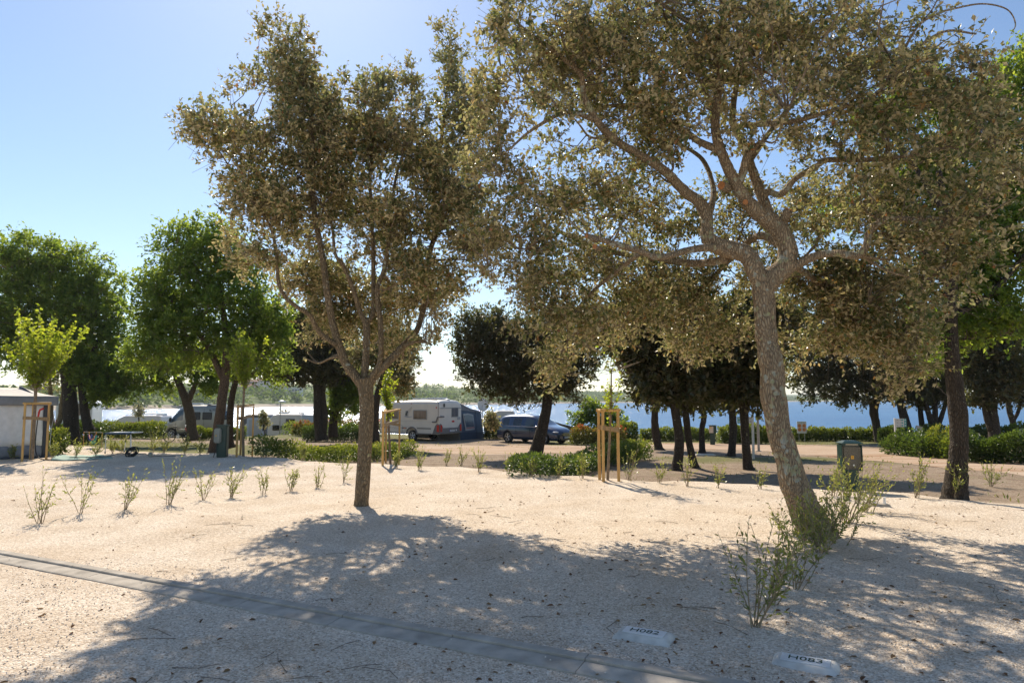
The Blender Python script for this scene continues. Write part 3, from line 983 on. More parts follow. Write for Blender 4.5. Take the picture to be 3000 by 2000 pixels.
    els = [
        # upper crown
        (1480, 90, 90, 140, -.8, 1.0), (1560, 230, 140, 130, -.5, 1.1, .8), (1700, 150, 170, 170, -.3, 1.6), (1880, 90, 200, 160, 0, 1.9), (2080, 160, 200, 180, -.3, 2.0), (2300, 130, 220, 200, -.3, 2.0),
        (2500, 110, 190, 150, -.2, 1.6), (2660, 210, 170, 90, -.8, 1.2, .8), (2820, 190, 130, 80, -1.1, .9, .7), (2860, 300, 130, 90, -1.0, .9, .8), (2900, 420, 110, 90, -.9, .9, .8),
        (1500, 400, 110, 110, -.6, .9, .45), (1640, 420, 110, 90, 0, 1.2, .6), (1830, 300, 150, 120, .2, 1.5), (1980, 330, 130, 100, -.3, 1.4), (2280, 330, 160, 100, -.9, 1.2), (2480, 330, 160, 100, -.5, 1.3),
        (2450, 440, 120, 60, -.6, .9), (2620, 380, 140, 100, -.6, 1.2, .8), (2740, 480, 150, 90, -.9, 1.1, .9),
        (1440, 250, 65, 110, -.7, .8, .9), (1430, 480, 80, 100, -.2, .9, .8), (1425, 680, 70, 80, .3, .8, .8),
        # middle and hanging fringe, mostly behind the trunk
        (1930, 450, 120, 60, .6, 1.0, .8), (1700, 560, 140, 80, .3, 1.3, .8), (1560, 600, 130, 90, .2, 1.1, .7), (1800, 620, 140, 70, 1.2, 1.2), (1960, 640, 110, 80, 1.6, 1.1), (2180, 640, 80, 70, 1.9, .8, 1.5), (2150, 560, 70, 70, 1.7, .8, 1.2), (2340, 600, 70, 60, 2.0, .8, 1.1), (2240, 740, 80, 60, 2.3, .6, 1.3), (2390, 540, 80, 50, 1.6, .8, .8),
        (1480, 730, 110, 80, .3, 1.0, .8), (1620, 760, 130, 90, .8, 1.2), (1780, 790, 140, 90, 1.4, 1.2), (1950, 820, 140, 90, 1.8, 1.1), (2110, 840, 110, 90, 1.9, 1.0), (1580, 880, 110, 100, .8, 1.0), (1680, 960, 110, 100, 1.0, 1.0),
        (1830, 930, 120, 90, 1.6, 1.0), (1990, 970, 110, 80, 1.9, .9), (2120, 970, 80, 80, 2.0, .8), (1650, 1050, 70, 50, 1.0, .7, .8), (2060, 1040, 60, 40, 1.9, .6, .6),
        (2400, 650, 110, 60, .7, .9, .8), (2560, 590, 130, 70, -.3, 1.0, .8), (2400, 820, 90, 90, 1.6, .9), (2490, 830, 130, 110, 1.2, 1.1), (2600, 900, 130, 100, .6, 1.0), (2480, 960, 100, 90, 1.4, .9), (2600, 1010, 90, 80, .8, .8), (2640, 1090, 50, 45, .6, .5, .9),
        (2700, 780, 110, 100, -.2, 1.0), (2690, 660, 120, 70, -.9, .9, .8), (2840, 600, 130, 80, -1.0, .9, .8), (2900, 700, 90, 70, -1.0, .8, .6), (2330, 1010, 60, 60, 1.8, .6, .7),
        # crown above the picture
        (1650, -120, 260, 130, -.5, 1.6, .16), (1950, -200, 300, 180, -.3, 2.0, .16), (2300, -220, 320, 190, -.2, 2.2, .16), (2620, -120, 240, 150, -.4, 1.7, .16),
    ]
    limbs = [[(p[0], p[1], p[2] * .92) + tuple(p[3:]) for p in l] for l in limbs]
    els = [e[:6] + ((e[6] if len(e) > 6 else 1.0) * (.72 if k < 20 else (1.35 if e[0] > 2380 and e[1] > 780 else 1.0)),) for k, e in enumerate(els)]
    root = tree('holm_oak', 'large leaning holm oak with lichened forked trunk rising beside the gravel shrubs', D, limbs, els, M['oak_leaf'], M['bark_oak'], 1250, 14, 9, .32, .072, .040, 21,
                shape=4, leaf_twigs=True, droop=.35, upb=.2, branch_r=.013, twig_r=.0035, side_limbs=2.6, rings=18, rough=.10, flare=.22, loose_twigs=3500, maxlen=2.6)
    # sawn branch stubs
    for px, py, dr, rp, dd in ((2204, 428, (-.3, -1, .2), 13, -.28), (2112, 543, (-1, -.8, .1), 12, -.2), (2184, 592, (-.5, -1, -.1), 8, -.22), (2311, 612, (.3, -.4, 1), 12, -.1), (1718, 690, (-1, -.5, .3), 6, -1.06), (1742, 722, (-.6, -1, 0), 6, -1.0)):
        c = P(px, py, D + dd)
        d = Vector(dr).normalized()
        rr = rp * D / 2000
        b = B()
        b.tube([c - d * .16, c - d * .01], [rr * 1.25, rr * 1.04], 10)
        s = b.build('sawn_stub', M['bark_oak'], root, smooth=True, world_coords=True)
        b2 = B()
        b2.tube([c - d * .012, c + d * .004], [rr, rr * .97], 12)
        o = b2.build('cut_face', M['cut_wood'], None)
        o.data.transform(Matrix.Translation(-Vector(root.location)))
        o.parent = s
    return root


big_oak()


def mid_oak():
    D = G(1058, 1480).y
    limbs = [
        [(1056, 1495, 23.8), (1059, 1470, 21.1), (1064, 1400, 20.5), (1070, 1300, 20.5), (1074, 1200, 21.1), (1072, 1140, 22.4), (1068, 1108, 26.4)],
        [(1062, 1130, 15.8), (1040, 1100, 14.5), (1015, 1068, 13.2), (994, 1015, 11.9, -.05), (973, 940, 10.6, -.1), (957, 849, 9.9, -.2), (948, 774, 9.2, -.2), (932, 683, 8.6, -.2), (922, 633, 7.9, -.2), (915, 536, 7.3, -.2), (915, 379, 5.9, -.3), (893, 268, 4.6, -.3), (879, 134, 2.6, -.3)],
        [(985, 1010, 7.9, -.1), (944, 981, 7.3, -.2), (923, 952, 7.3, -.3), (907, 923, 6.6, -.4), (869, 898, 5.9, -.5), (832, 865, 5.9, -.6), (815, 820, 5.3, -.7), (811, 757, 4.6, -.8), (790, 660, 4.0, -.9), (720, 560, 3.3, -1.0), (640, 440, 2.0, -1.1)],
        [(1070, 1120, 13.2, .05), (1069, 1089, 11.2, .05), (1073, 1015, 10.6, .05), (1073, 952, 9.9, .05), (1056, 915, 7.3), (1035, 849, 6.6, -.1), (1006, 778, 5.9, -.2), (981, 741, 4.6, -.3), (965, 640, 4.0, -.3), (880, 520, 2.6, -.4)],
        [(1073, 950, 7.9, .05), (1093, 915, 7.3, .1), (1094, 849, 6.6, .15), (1093, 724, 5.9, .2), (1089, 654, 5.3, .2), (1085, 520, 4.6, .2), (1095, 400, 3.3, .2), (1105, 240, 2.0, .2)],
        [(1078, 1120, 11.9), (1092, 1098, 9.2, -.05), (1114, 1056, 7.9, -.05), (1115, 952, 7.9, -.1), (1105, 849, 7.3, -.1), (1126, 787, 6.6, -.1), (1145, 650, 5.3, -.1), (1160, 520, 4.0), (1200, 380, 2.6, .1), (1206, 220, 1.3, .1)],
        [(1080, 1122, 14.5), (1100, 1097, 13.2), (1131, 1066, 11.9), (1180, 1015, 10.6, .1), (1226, 957, 8.6, .3), (1251, 836, 7.9, .5), (1259, 745, 7.3, .5), (1280, 662, 6.6, .5), (1268, 625, 5.9, .5), (1286, 469, 5.3, .5), (1304, 312, 4.0, .5), (1320, 130, 2.0, .5)],
        [(1263, 730, 5.3, .5), (1300, 640, 4.6, .2), (1360, 560, 3.3, 0), (1410, 450, 2.0, 0)],
        [(1180, 1015, 5.9, .1), (1230, 1000, 4.6, -.3), (1265, 1010, 2.6, -.6)],
    ]
    els = [
        (840, 170, 65, 95, -.3, .9), (870, 300, 110, 110, -.2, 1.3), (800, 240, 55, 70, -.3, .7, .8), (590, 340, 42, 50, -1, .5), (650, 410, 85, 70, -.9, .8), (560, 380, 28, 26, -1, .3), (700, 290, 35, 70, -.8, .4, .35), (750, 480, 120, 100, -.6, 1.2),
        (730, 640, 100, 80, -.7, 1.1), (690, 570, 60, 50, -.8, .7), (950, 440, 130, 150, 0, 1.7), (1105, 245, 55, 75, .2, .7), (1085, 390, 100, 120, .2, 1.4), (1205, 260, 26, 75, .1, .4), (1320, 180, 48, 100, .5, .7), (1345, 350, 80, 130, .4, 1.1), (1230, 480, 120, 140, .3, 1.7),
        (1000, 600, 120, 70, .5, 1.5, .8), (870, 640, 100, 90, -.2, 1.4), (1160, 680, 130, 110, .4, 1.6), (1330, 600, 110, 140, .2, 1.4), (1400, 730, 90, 90, .3, 1.0), (1240, 830, 120, 100, .2, 1.3), (1240, 980, 60, 70, .1, .7), (1270, 1050, 35, 25, -.4, .3, .6),
        (800, 780, 90, 60, -.6, .9, .7), (700, 740, 60, 50, -.7, .6, .7), (900, 820, 90, 70, 1.4, .9, 1.2), (1010, 860, 110, 90, 1.5, 1.0, 1.3), (950, 960, 70, 60, 1.4, .7, 1.1), (1060, 960, 70, 70, 1.7, .7, 1.1), (1140, 900, 80, 80, 1.5, .8, 1.2), (900, 1030, 40, 25, .9, .4, .5), (1160, 1000, 60, 60, 1.0, .6, .7),
    ]
    return tree('holm_oak', 'straight trunked holm oak with spreading limbs standing alone in mid gravel', D, limbs, els, M['oak_leaf'], M['bark_mid'], 1060, 13, 9, .29, .074, .041, 22,
                shape=4, leaf_twigs=True, droop=.05, upb=.35, branch_r=.011, twig_r=.0035, side_limbs=2.2, rings=16, rough=.06, flare=.25, loose_twigs=900, maxlen=2.2)


mid_oak()

# ------------------------------------------------------------------ trees further back
def bgtree(name, label, base_px, limbs, els, kind, n, seed, L=.13, twigs=6, per=8, tlen=.42, depth=None, group=None, barkm='bark_dark', **kw):
    kw.setdefault('side_limbs', 6.0)
    g = G(*base_px)
    d = depth or g.y
    return tree(name, label, d, limbs, els, M[kind], M[barkm], n, twigs, per, tlen, L, L * .55, seed, group=group, branch_r=.016, twig_r=.006, **kw)


bgtree('oak_tree', 'broad dark green oak with thick trunk behind the white tent', (213, 1332),
       [[(214, 1340, 26), (212, 1320, 22), (208, 1230, 20), (203, 1150, 19), (190, 1050, 15), (170, 950, 10)], [(205, 1140, 12), (270, 1040, 9), (310, 950, 5)], [(200, 1100, 10), (110, 1000, 7), (60, 900, 4)]],
       [(50, 770, 110, 85), (170, 790, 120, 80), (270, 850, 85, 90), (110, 900, 150, 110), (250, 950, 110, 90), (340, 930, 45, 60), (20, 950, 80, 120), (150, 1030, 150, 80), (330, 1030, 60, 60), (290, 1110, 70, 40), (360, 1060, 40, 50)], 'green_leaf', 920, 31, L=.18, twigs=9, tlen=.6, rings=10, loose_twigs=0, depth=34)
bgtree('olive_tree', 'dusty brown green small tree with forked trunk beside the white tent', (158, 1300),
       [[(155, 1330, 13), (158, 1300, 11), (162, 1262, 10)], [(160, 1268, 8), (150, 1220, 7), (148, 1150, 6), (140, 1080, 4)], [(162, 1268, 8), (178, 1215, 7), (186, 1150, 6), (210, 1060, 4)]],
       [(240, 1000, 70, 60), (200, 1060, 90, 70), (290, 1060, 70, 60), (160, 1110, 70, 40), (250, 1110, 70, 40), (110, 1000, 70, 60)], 'oak_leaf', 260, 32, L=.12, barkm='bark_mid', twig_mat=M['twig'])
bgtree('leaning_tree', 'slim leaning trunk with low green canopy beside the far motorhome', (252, 1262),
       [[(262, 1262, 14), (256, 1240, 13), (247, 1195, 12), (240, 1140, 10), (235, 1080, 8)]],
       [(250, 1080, 80, 50), (310, 1120, 60, 40), (340, 1150, 50, 30), (290, 1165, 40, 25), (380, 1120, 40, 40)], 'green_leaf', 260, 33, L=.17, depth=34)
bgtree('maple_tree', 'bright green spreading maple with leaning trunk behind the electricity box', (625, 1333),
       [[(620, 1345, 24), (626, 1325, 18), (638, 1260, 14.5), (650, 1170, 14), (660, 1100, 13), (664, 1000, 10), (650, 880, 7), (630, 740, 4)], [(655, 1110, 10), (600, 1000, 8), (520, 900, 5), (470, 850, 3)], [(662, 1080, 9), (730, 980, 7), (760, 900, 4)]],
       [(520, 715, 75, 60), (610, 710, 100, 75), (560, 800, 130, 90), (460, 830, 70, 80), (690, 800, 80, 110), (600, 900, 170, 100), (460, 940, 90, 80), (750, 930, 90, 90), (520, 1010, 130, 80), (680, 1020, 120, 70), (790, 1030, 70, 60), (430, 1040, 60, 50), (820, 950, 60, 60)], 'green_leaf', 660, 34, L=.135, twigs=10, tlen=.5, depth=23.5, barkm='bark_warm')
bgtree('maple_tree', 'darker trunk growing right behind the leaning maple by the electricity box', (676, 1300),
       [[(678, 1312, 12), (674, 1290, 10), (674, 1230, 9.5), (680, 1160, 9), (700, 1090, 7), (740, 1000, 4)]],
       [(700, 1060, 90, 50), (770, 1000, 80, 60), (640, 1070, 60, 40), (800, 1080, 60, 40)], 'green_leaf', 220, 35, L=.15, depth=27)
bgtree('maple_tree', 'green maple with bent trunk standing before the beige campervan', (560, 1275),
       [[(566, 1290, 17), (562, 1262, 15), (558, 1225, 14), (548, 1180, 13), (528, 1130, 10), (510, 1090, 7)], [(550, 1180, 9), (570, 1130, 7), (585, 1080, 5)]],
       [(500, 1070, 80, 50), (570, 1050, 90, 50), (440, 1090, 60, 40), (620, 1110, 60, 40), (480, 1130, 40, 30)], 'green_leaf', 380, 36, L=.17, depth=36, barkm='bark_warm')
bgtree('dark_oak', 'dark evergreen oak with twin stems behind the shaded hedge', (938, 1275),
       [[(942, 1290, 17), (938, 1262, 15), (932, 1220, 14), (932, 1160, 13), (925, 1100, 11), (910, 1020, 8)], [(948, 1270, 9), (952, 1210, 9), (946, 1150, 8), (960, 1080, 6)], [(928, 1130, 6), (890, 1100, 5), (840, 1080, 3)]],
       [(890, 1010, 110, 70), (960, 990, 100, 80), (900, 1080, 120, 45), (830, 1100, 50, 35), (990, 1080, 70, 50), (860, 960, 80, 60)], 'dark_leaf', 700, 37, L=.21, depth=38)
bgtree('ivy_tree', 'ivy clad trunk with sparse crown beside the red topped hedge', (978, 1275),
       [[(976, 1280, 12), (976, 1240, 12), (984, 1180, 11), (990, 1120, 9), (1000, 1050, 5)]],
       [(982, 1190, 22, 60), (1010, 1120, 60, 40), (1020, 1180, 50, 40), (1040, 1140, 40, 40), (1020, 1090, 70, 40)], 'green_leaf', 330, 38, L=.18, depth=39)
bgtree('dark_oak', 'dark evergreen oak partly hidden behind the caravan end of the mid oak', (1110, 1275),
       [[(1100, 1300, 13), (1098, 1240, 12), (1105, 1160, 10), (1130, 1080, 7), (1160, 1000, 4)]],
       [(1150, 1080, 60, 80), (1190, 1030, 50, 70), (1120, 1010, 80, 60), (1180, 1120, 35, 40), (1060, 1050, 60, 50)], 'oak_leaf', 380, 39, L=.16, depth=33)
bgtree('dark_oak', 'dense dark holm oak with slanting trunk in front of the blue car', (1568, 1338),
       [[(1563, 1345, 27), (1570, 1325, 21), (1582, 1280, 18), (1592, 1240, 16), (1602, 1190, 15), (1606, 1120, 13), (1600, 1040, 10), (1590, 960, 6)], [(1604, 1150, 8), (1540, 1080, 6), (1470, 1030, 3)], [(1604, 1120, 8), (1660, 1050, 6), (1700, 1000, 3)]],
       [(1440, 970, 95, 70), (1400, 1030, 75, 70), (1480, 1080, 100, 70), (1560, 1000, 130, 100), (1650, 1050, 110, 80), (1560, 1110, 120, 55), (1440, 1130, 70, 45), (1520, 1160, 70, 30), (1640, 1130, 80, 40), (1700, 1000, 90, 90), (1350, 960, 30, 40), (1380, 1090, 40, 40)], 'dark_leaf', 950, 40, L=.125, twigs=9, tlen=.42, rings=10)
for i, (bx, by, tr, els, sd, lab, dep) in enumerate([
    (1925, 1318, [(1932, 1322, 15), (1928, 1305, 12), (1920, 1260, 12), (1918, 1215, 10), (1922, 1170, 9), (1920, 1100, 6)], [(1900, 1110, 70, 50), (1930, 1060, 90, 60), (1890, 1175, 35, 22), (1960, 1150, 40, 30)], 51, 'knobbly evergreen trunk first to the right of the red hedge', None),
    (1985, 1378, [(1980, 1385, 21), (1984, 1365, 16), (1990, 1290, 14), (1978, 1200, 13), (1968, 1130, 12), (1955, 1040, 9)], [(1950, 1000, 110, 90), (1900, 1060, 70, 60), (1990, 1090, 70, 60), (1960, 1130, 60, 35), (1860, 1000, 70, 70), (1930, 900, 120, 70), (1800, 960, 80, 60)], 52, 'nearer dark twin trunk with pale lichen specks among the shaded oaks', None),
    (2026, 1370, [(2038, 1378, 14), (2030, 1350, 12), (2018, 1290, 10), (2010, 1220, 10), (2004, 1150, 9), (2004, 1060, 6)], [(2040, 1010, 80, 80), (2060, 1080, 70, 50), (2000, 1060, 60, 60)], 53, 'slimmer dark trunk leaning beside the nearer twin trunk of the shaded oaks', None),
    (2057, 1326, [(2058, 1330, 11), (2057, 1310, 9), (2056, 1260, 8), (2062, 1220, 8), (2052, 1170, 6), (2045, 1110, 4)], [(2050, 1150, 70, 45), (2110, 1180, 40, 32), (2020, 1180, 35, 30), (2080, 1110, 60, 50)], 54, 'small evergreen with thin crooked trunk and low drooping crown before the sea', None),
    (2147, 1335, [(2142, 1340, 14), (2144, 1320, 11), (2148, 1260, 11), (2146, 1200, 10), (2150, 1120, 7)], [(2150, 1100, 80, 60), (2130, 1160, 50, 25), (2180, 1160, 40, 30)], 55, 'dark trunk behind the striped shade beside the signpost', None),
    (2190, 1375, [(2196, 1382, 18), (2190, 1360, 14), (2184, 1290, 12), (2180, 1210, 13), (2180, 1140, 12), (2180, 1050, 8)], [(2190, 1040, 110, 90), (2160, 1120, 70, 45), (2230, 1110, 60, 60), (2220, 1180, 25, 30), (2200, 940, 130, 70), (2110, 1000, 80, 70)], 56, 'straight brown trunk hiding the middle of the green and white signboard', None),
    (2560, 1296, [(2580, 1300, 15), (2572, 1270, 12), (2564, 1230, 11), (2560, 1200, 12), (2572, 1150, 9), (2590, 1090, 6)], [(2480, 1110, 100, 60), (2420, 1100, 80, 70), (2380, 1140, 45, 55), (2560, 1110, 90, 60), (2500, 1170, 70, 30), (2350, 1070, 60, 70), (2620, 1100, 60, 60), (2420, 1000, 120, 70), (2530, 1010, 110, 70), (2340, 960, 90, 80)], 57, 'forked evergreen overhanging the sea behind the electricity pedestal', None),
    (2660, 1300, [(2672, 1305, 15), (2662, 1270, 13), (2648, 1220, 12), (2636, 1170, 10), (2630, 1100, 7)], [(2640, 1090, 80, 60), (2620, 1150, 45, 30), (2690, 1150, 50, 40), (2680, 1050, 80, 60), (2640, 970, 100, 70)], 58, 'leaning reddish trunk behind the small numbered direction sign', None),
    (2706, 1300, [(2712, 1300, 9), (2705, 1270, 8), (2698, 1220, 7), (2692, 1160, 6), (2690, 1100, 4)], [(2700, 1120, 50, 50), (2710, 1170, 30, 25)], 59, 'thin dark stem left of the many stemmed evergreen on the shore', None),
    (2735, 1300, [(2742, 1305, 15), (2738, 1275, 13), (2730, 1240, 9), (2715, 1190, 7), (2705, 1120, 5)], [(2740, 1090, 80, 70), (2760, 1150, 50, 30), (2780, 1050, 70, 60), (2730, 960, 100, 70)], 60, 'many stemmed evergreen on the shore next to the thick near trunk', None),
    (2912, 1320, [(2925, 1335, 20), (2915, 1290, 17), (2912, 1240, 14), (2905, 1180, 11), (2895, 1110, 8)], [(2900, 1060, 90, 80), (2850, 1130, 45, 45), (2950, 1110, 60, 50), (2870, 1180, 30, 25), (2880, 970, 110, 70), (2830, 1040, 60, 60)], 61, 'thick dark forked trunk right of the near green tree', None),
    (2976, 1300, [(2985, 1320, 11), (2978, 1280, 9), (2966, 1230, 8), (2955, 1190, 7), (2960, 1120, 5)], [(2980, 1090, 70, 70), (3040, 1120, 60, 60), (2990, 1160, 40, 25), (2990, 990, 90, 70)], 62, 'slender crooked trunk nearest the photo edge by the sea hedge', None)]):
    els = els + [(els[0][0], 1160, 60, 28), (bx + 30, 1150, 45, 26)]
    extra = []
    if sd == 57:
        extra = [[(2560, 1205, 7), (2552, 1185, 6), (2535, 1150, 4)]]
    if sd == 60:
        extra = [[(2738, 1260, 9), (2740, 1210, 8), (2738, 1140, 6)], [(2745, 1255, 8), (2765, 1200, 6), (2778, 1150, 4)]]
    if sd == 61:
        extra = [[(2905, 1260, 10), (2890, 1220, 8), (2880, 1160, 6)]]
    if sd == 62:
        extra = [[(2968, 1235, 5), (2985, 1200, 5), (2995, 1150, 3)]]
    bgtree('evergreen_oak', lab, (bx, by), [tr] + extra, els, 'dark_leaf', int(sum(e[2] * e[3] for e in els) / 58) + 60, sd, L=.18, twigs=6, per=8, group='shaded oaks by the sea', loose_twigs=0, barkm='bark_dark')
bgtree('oak_tree', 'tall bright green oak with thick dark trunk at the gravel edge', (2795, 1460),
       [[(2797, 1475, 44), (2797, 1455, 36), (2803, 1390, 29), (2808, 1320, 25), (2810, 1250, 24), (2803, 1180, 24), (2792, 1080, 21), (2786, 960, 18), (2788, 800, 15), (2775, 650, 12), (2750, 500, 8)],
        [(2788, 930, 12), (2840, 900, 10), (2900, 860, 9), (2960, 800, 7), (3020, 720, 5)], [(2786, 850, 10), (2740, 780, 8), (2680, 700, 5)], [(2782, 720, 12, .3), (2850, 600, 9, .6), (2920, 470, 6, .8)], [(2775, 640, 10, .3), (2700, 520, 7, .6), (2620, 400, 4, .9)]],
       [(2790, 960, 110, 60, .2), (2900, 880, 120, 90, .3), (2820, 780, 110, 90, .5), (2960, 720, 110, 130, .5), (2700, 850, 80, 70, .8), (2680, 680, 100, 80, 1.2), (2850, 600, 140, 110, 1.2), (2970, 500, 90, 160, 1.3), (2720, 480, 120, 90, 1.5), (2600, 350, 110, 90, 1.8), (2850, 360, 130, 110, 1.6),
        (2470, 640, 110, 60, 2.2), (2940, 960, 90, 60, .3), (2740, 1040, 70, 45, .4), (2990, 250, 60, 130, 1.5), (2620, 560, 90, 80, 1.8), (2700, 260, 90, 60, 1.8)], 'green_leaf', 1350, 71, L=.09, twigs=6, per=9, tlen=.32, rings=16, barkm='bark_dark', rough=.09, flare=.3)
bgtree('fig_tree', 'bushy bright green young tree on the shore beside the car', (1745, 1290),
       [[(1750, 1300, 4), (1752, 1260, 4), (1745, 1220, 3), (1740, 1190, 2)], [(1752, 1262, 3), (1780, 1225, 2), (1795, 1200, 1.5)]],
       [(1750, 1205, 50, 30), (1700, 1225, 32, 22), (1790, 1230, 40, 28), (1740, 1240, 50, 20), (1725, 1190, 30, 16), (1815, 1250, 20, 15)], 'green_leaf', 210, 72, L=.2, twigs=4, per=7, tlen=.4, depth=46)
for i, (px, d, hh, lab) in enumerate([(405, 62, 1186, 'wispy grey sapling in front of the far motorhome'), (771, 58, 1212, 'small dusty green shrub tree before the far dark caravan'), (835, 66, 1198, 'bare twiggy sapling behind the lamp post by the far caravan'), (1438, 40, 1215, 'slim young tree beside the awning guy rope')]):
    bgtree('small_tree', lab, (px, 1262), [[(px, 1262, 2.2), (px + 2, 1235, 2), (px, hh, 1)]], [(px, hh + 14, 12, 16), (px + 3, hh + 30, 14, 12)], 'oak_leaf', [40, 60, 22, 60][i], 80 + i, L=.16, twigs=4, per=6, tlen=.35, depth=d)

# ------------------------------------------------------------------ hedges
def hedge(name, label, a_px, b_px, h, w, mat, n, seed, L=.09, depth=None, bulge=.12, group=None, tip_mat=None, gaps=0.0, taper=0.0):
    """a clipped row of leafy shrubs between two ground points; leaves fill its volume, thicker near the outside"""
    r = np.random.default_rng(seed)
    a, b = np.array(G(*a_px)), np.array(G(*b_px))
    if depth:
        k = depth if hasattr(depth, '__len__') else (depth, depth)
        a = np.array(P(a_px[0], a_px[1], k[0])); b = np.array(P(b_px[0], b_px[1], k[1]))
        a[2], b[2] = gzf(a[0], a[1]), gzf(b[0], b[1])
    ln = np.linalg.norm((b - a)[:2])
    ax = np.array([(b - a)[0] / ln, (b - a)[1] / ln, 0])
    ay = np.array([-ax[1], ax[0], 0])
    n = int(n * .85)
    L = L * 1.06
    root = thing(name, label, 'hedge', tuple(a), group=group)
    t = r.uniform(0, 1, n)
    side = r.uniform(0, 1, n)
    prof = 1 + bulge * waves(t * ln * 1.7, t * 0 + seed, 1.9, 6, seed % 20) * 2 - taper * t
    ang = r.uniform(0, math.pi, n)
    rad = r.uniform(0, 1, n) ** .33
    # super-ellipse cross section standing on the ground
    cx = np.sign(np.cos(ang)) * np.abs(np.cos(ang)) ** .55 * rad * w / 2
    cz = np.abs(np.sin(ang)) ** .5 * rad * h * prof
    cz = np.where(r.uniform(0, 1, n) < .35, r.uniform(.05, 1, n) * cz, cz)
    pos = a + ax * (t * ln)[:, None] + ay * (cx * (1 + .25 * (prof - 1)))[:, None]
    pos[:, 2] = gz(pos[:, 0], pos[:, 1]) + cz + .03
    if gaps:
        keep = waves(t * ln * 2.2, cz * 3, 1.4, 5, seed % 17) > -gaps
        keep |= cz > .6 * h
        pos, cx, cz, t = pos[keep], cx[keep], cz[keep], t[keep]
        n = len(pos)
    out = unit(ay * (cx / w)[:, None] * 2 + np.array([0, 0, 1.]) * (cz / h)[:, None] + rand_dirs(r, n) * .7)
    nr = unit(np.array([[0, 0, .9]]) + rand_dirs(r, n) * .8)
    sc = r.uniform(.7, 1.25, n)
    V, F, rep = leaf_arrays(pos, out, nr, L * sc, L * .55 * sc, 4)
    prof2 = np.interp(t, np.linspace(0, 1, n), np.ones(n))
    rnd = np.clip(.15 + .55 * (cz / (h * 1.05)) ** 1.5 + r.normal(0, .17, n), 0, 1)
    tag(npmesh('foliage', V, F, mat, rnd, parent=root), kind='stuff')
    ns = max(6, int(ln * 7))
    ts = r.uniform(0.01, .99, ns)
    q0 = a + ax * (ts * ln)[:, None] + ay * r.uniform(-w * .2, w * .2, ns)[:, None]
    q0[:, 2] = gz(q0[:, 0], q0[:, 1]) - .03
    q1 = q0 + np.stack([r.normal(0, .08, ns), r.normal(0, .08, ns), np.full(ns, h * .8)], -1)
    V, F = twig_mesh(q0, q1, .012, .005)
    tag(npmesh('stems', V, F, M['twig'], parent=root), kind='stuff')
    return root


HL, HD, HP = M['hedge_leaf'], M['hedge_dark_leaf'], M['photinia_leaf']
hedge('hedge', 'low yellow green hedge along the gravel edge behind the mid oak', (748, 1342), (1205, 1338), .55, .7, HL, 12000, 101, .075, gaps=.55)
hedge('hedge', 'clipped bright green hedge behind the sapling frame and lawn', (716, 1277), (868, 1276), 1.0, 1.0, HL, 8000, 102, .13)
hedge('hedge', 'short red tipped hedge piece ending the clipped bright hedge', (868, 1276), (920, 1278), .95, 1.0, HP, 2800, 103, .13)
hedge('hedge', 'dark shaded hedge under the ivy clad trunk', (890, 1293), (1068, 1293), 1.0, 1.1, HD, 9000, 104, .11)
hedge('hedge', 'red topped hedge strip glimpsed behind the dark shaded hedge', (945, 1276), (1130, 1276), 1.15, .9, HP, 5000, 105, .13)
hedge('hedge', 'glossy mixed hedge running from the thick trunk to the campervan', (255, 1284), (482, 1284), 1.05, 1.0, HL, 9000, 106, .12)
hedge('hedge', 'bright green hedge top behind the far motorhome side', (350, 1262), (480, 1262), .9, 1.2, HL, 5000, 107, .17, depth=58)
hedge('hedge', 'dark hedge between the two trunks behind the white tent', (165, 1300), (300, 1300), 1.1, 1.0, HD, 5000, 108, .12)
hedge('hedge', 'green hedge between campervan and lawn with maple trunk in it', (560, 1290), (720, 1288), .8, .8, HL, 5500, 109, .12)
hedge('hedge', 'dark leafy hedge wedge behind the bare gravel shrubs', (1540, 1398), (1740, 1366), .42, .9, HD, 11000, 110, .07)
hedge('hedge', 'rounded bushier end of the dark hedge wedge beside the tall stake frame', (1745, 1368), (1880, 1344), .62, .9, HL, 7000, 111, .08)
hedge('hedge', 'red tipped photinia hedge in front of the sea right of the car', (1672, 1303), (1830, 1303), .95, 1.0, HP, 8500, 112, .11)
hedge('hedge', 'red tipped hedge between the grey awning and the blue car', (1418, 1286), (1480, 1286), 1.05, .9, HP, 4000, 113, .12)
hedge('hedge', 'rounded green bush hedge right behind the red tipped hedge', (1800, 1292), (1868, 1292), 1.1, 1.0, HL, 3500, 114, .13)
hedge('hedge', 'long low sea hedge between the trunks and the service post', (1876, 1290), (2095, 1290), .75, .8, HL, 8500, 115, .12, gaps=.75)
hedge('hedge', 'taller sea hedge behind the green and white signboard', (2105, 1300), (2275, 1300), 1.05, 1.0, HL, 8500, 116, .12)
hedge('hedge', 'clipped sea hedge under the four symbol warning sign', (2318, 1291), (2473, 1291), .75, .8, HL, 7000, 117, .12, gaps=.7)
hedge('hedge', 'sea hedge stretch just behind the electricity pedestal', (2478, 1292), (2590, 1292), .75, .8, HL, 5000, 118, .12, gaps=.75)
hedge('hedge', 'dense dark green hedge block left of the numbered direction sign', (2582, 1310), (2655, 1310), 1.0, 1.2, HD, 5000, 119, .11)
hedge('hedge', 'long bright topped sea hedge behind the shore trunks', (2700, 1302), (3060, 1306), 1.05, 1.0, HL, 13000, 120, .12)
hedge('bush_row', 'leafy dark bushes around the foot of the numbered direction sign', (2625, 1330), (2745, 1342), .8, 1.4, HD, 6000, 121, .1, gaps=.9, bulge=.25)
hedge('bush_row', 'leafy bush with bright crown left of the thick near trunk', (2745, 1338), (2830, 1348), .9, 1.2, HL, 4500, 122, .1, gaps=.8, bulge=.25)
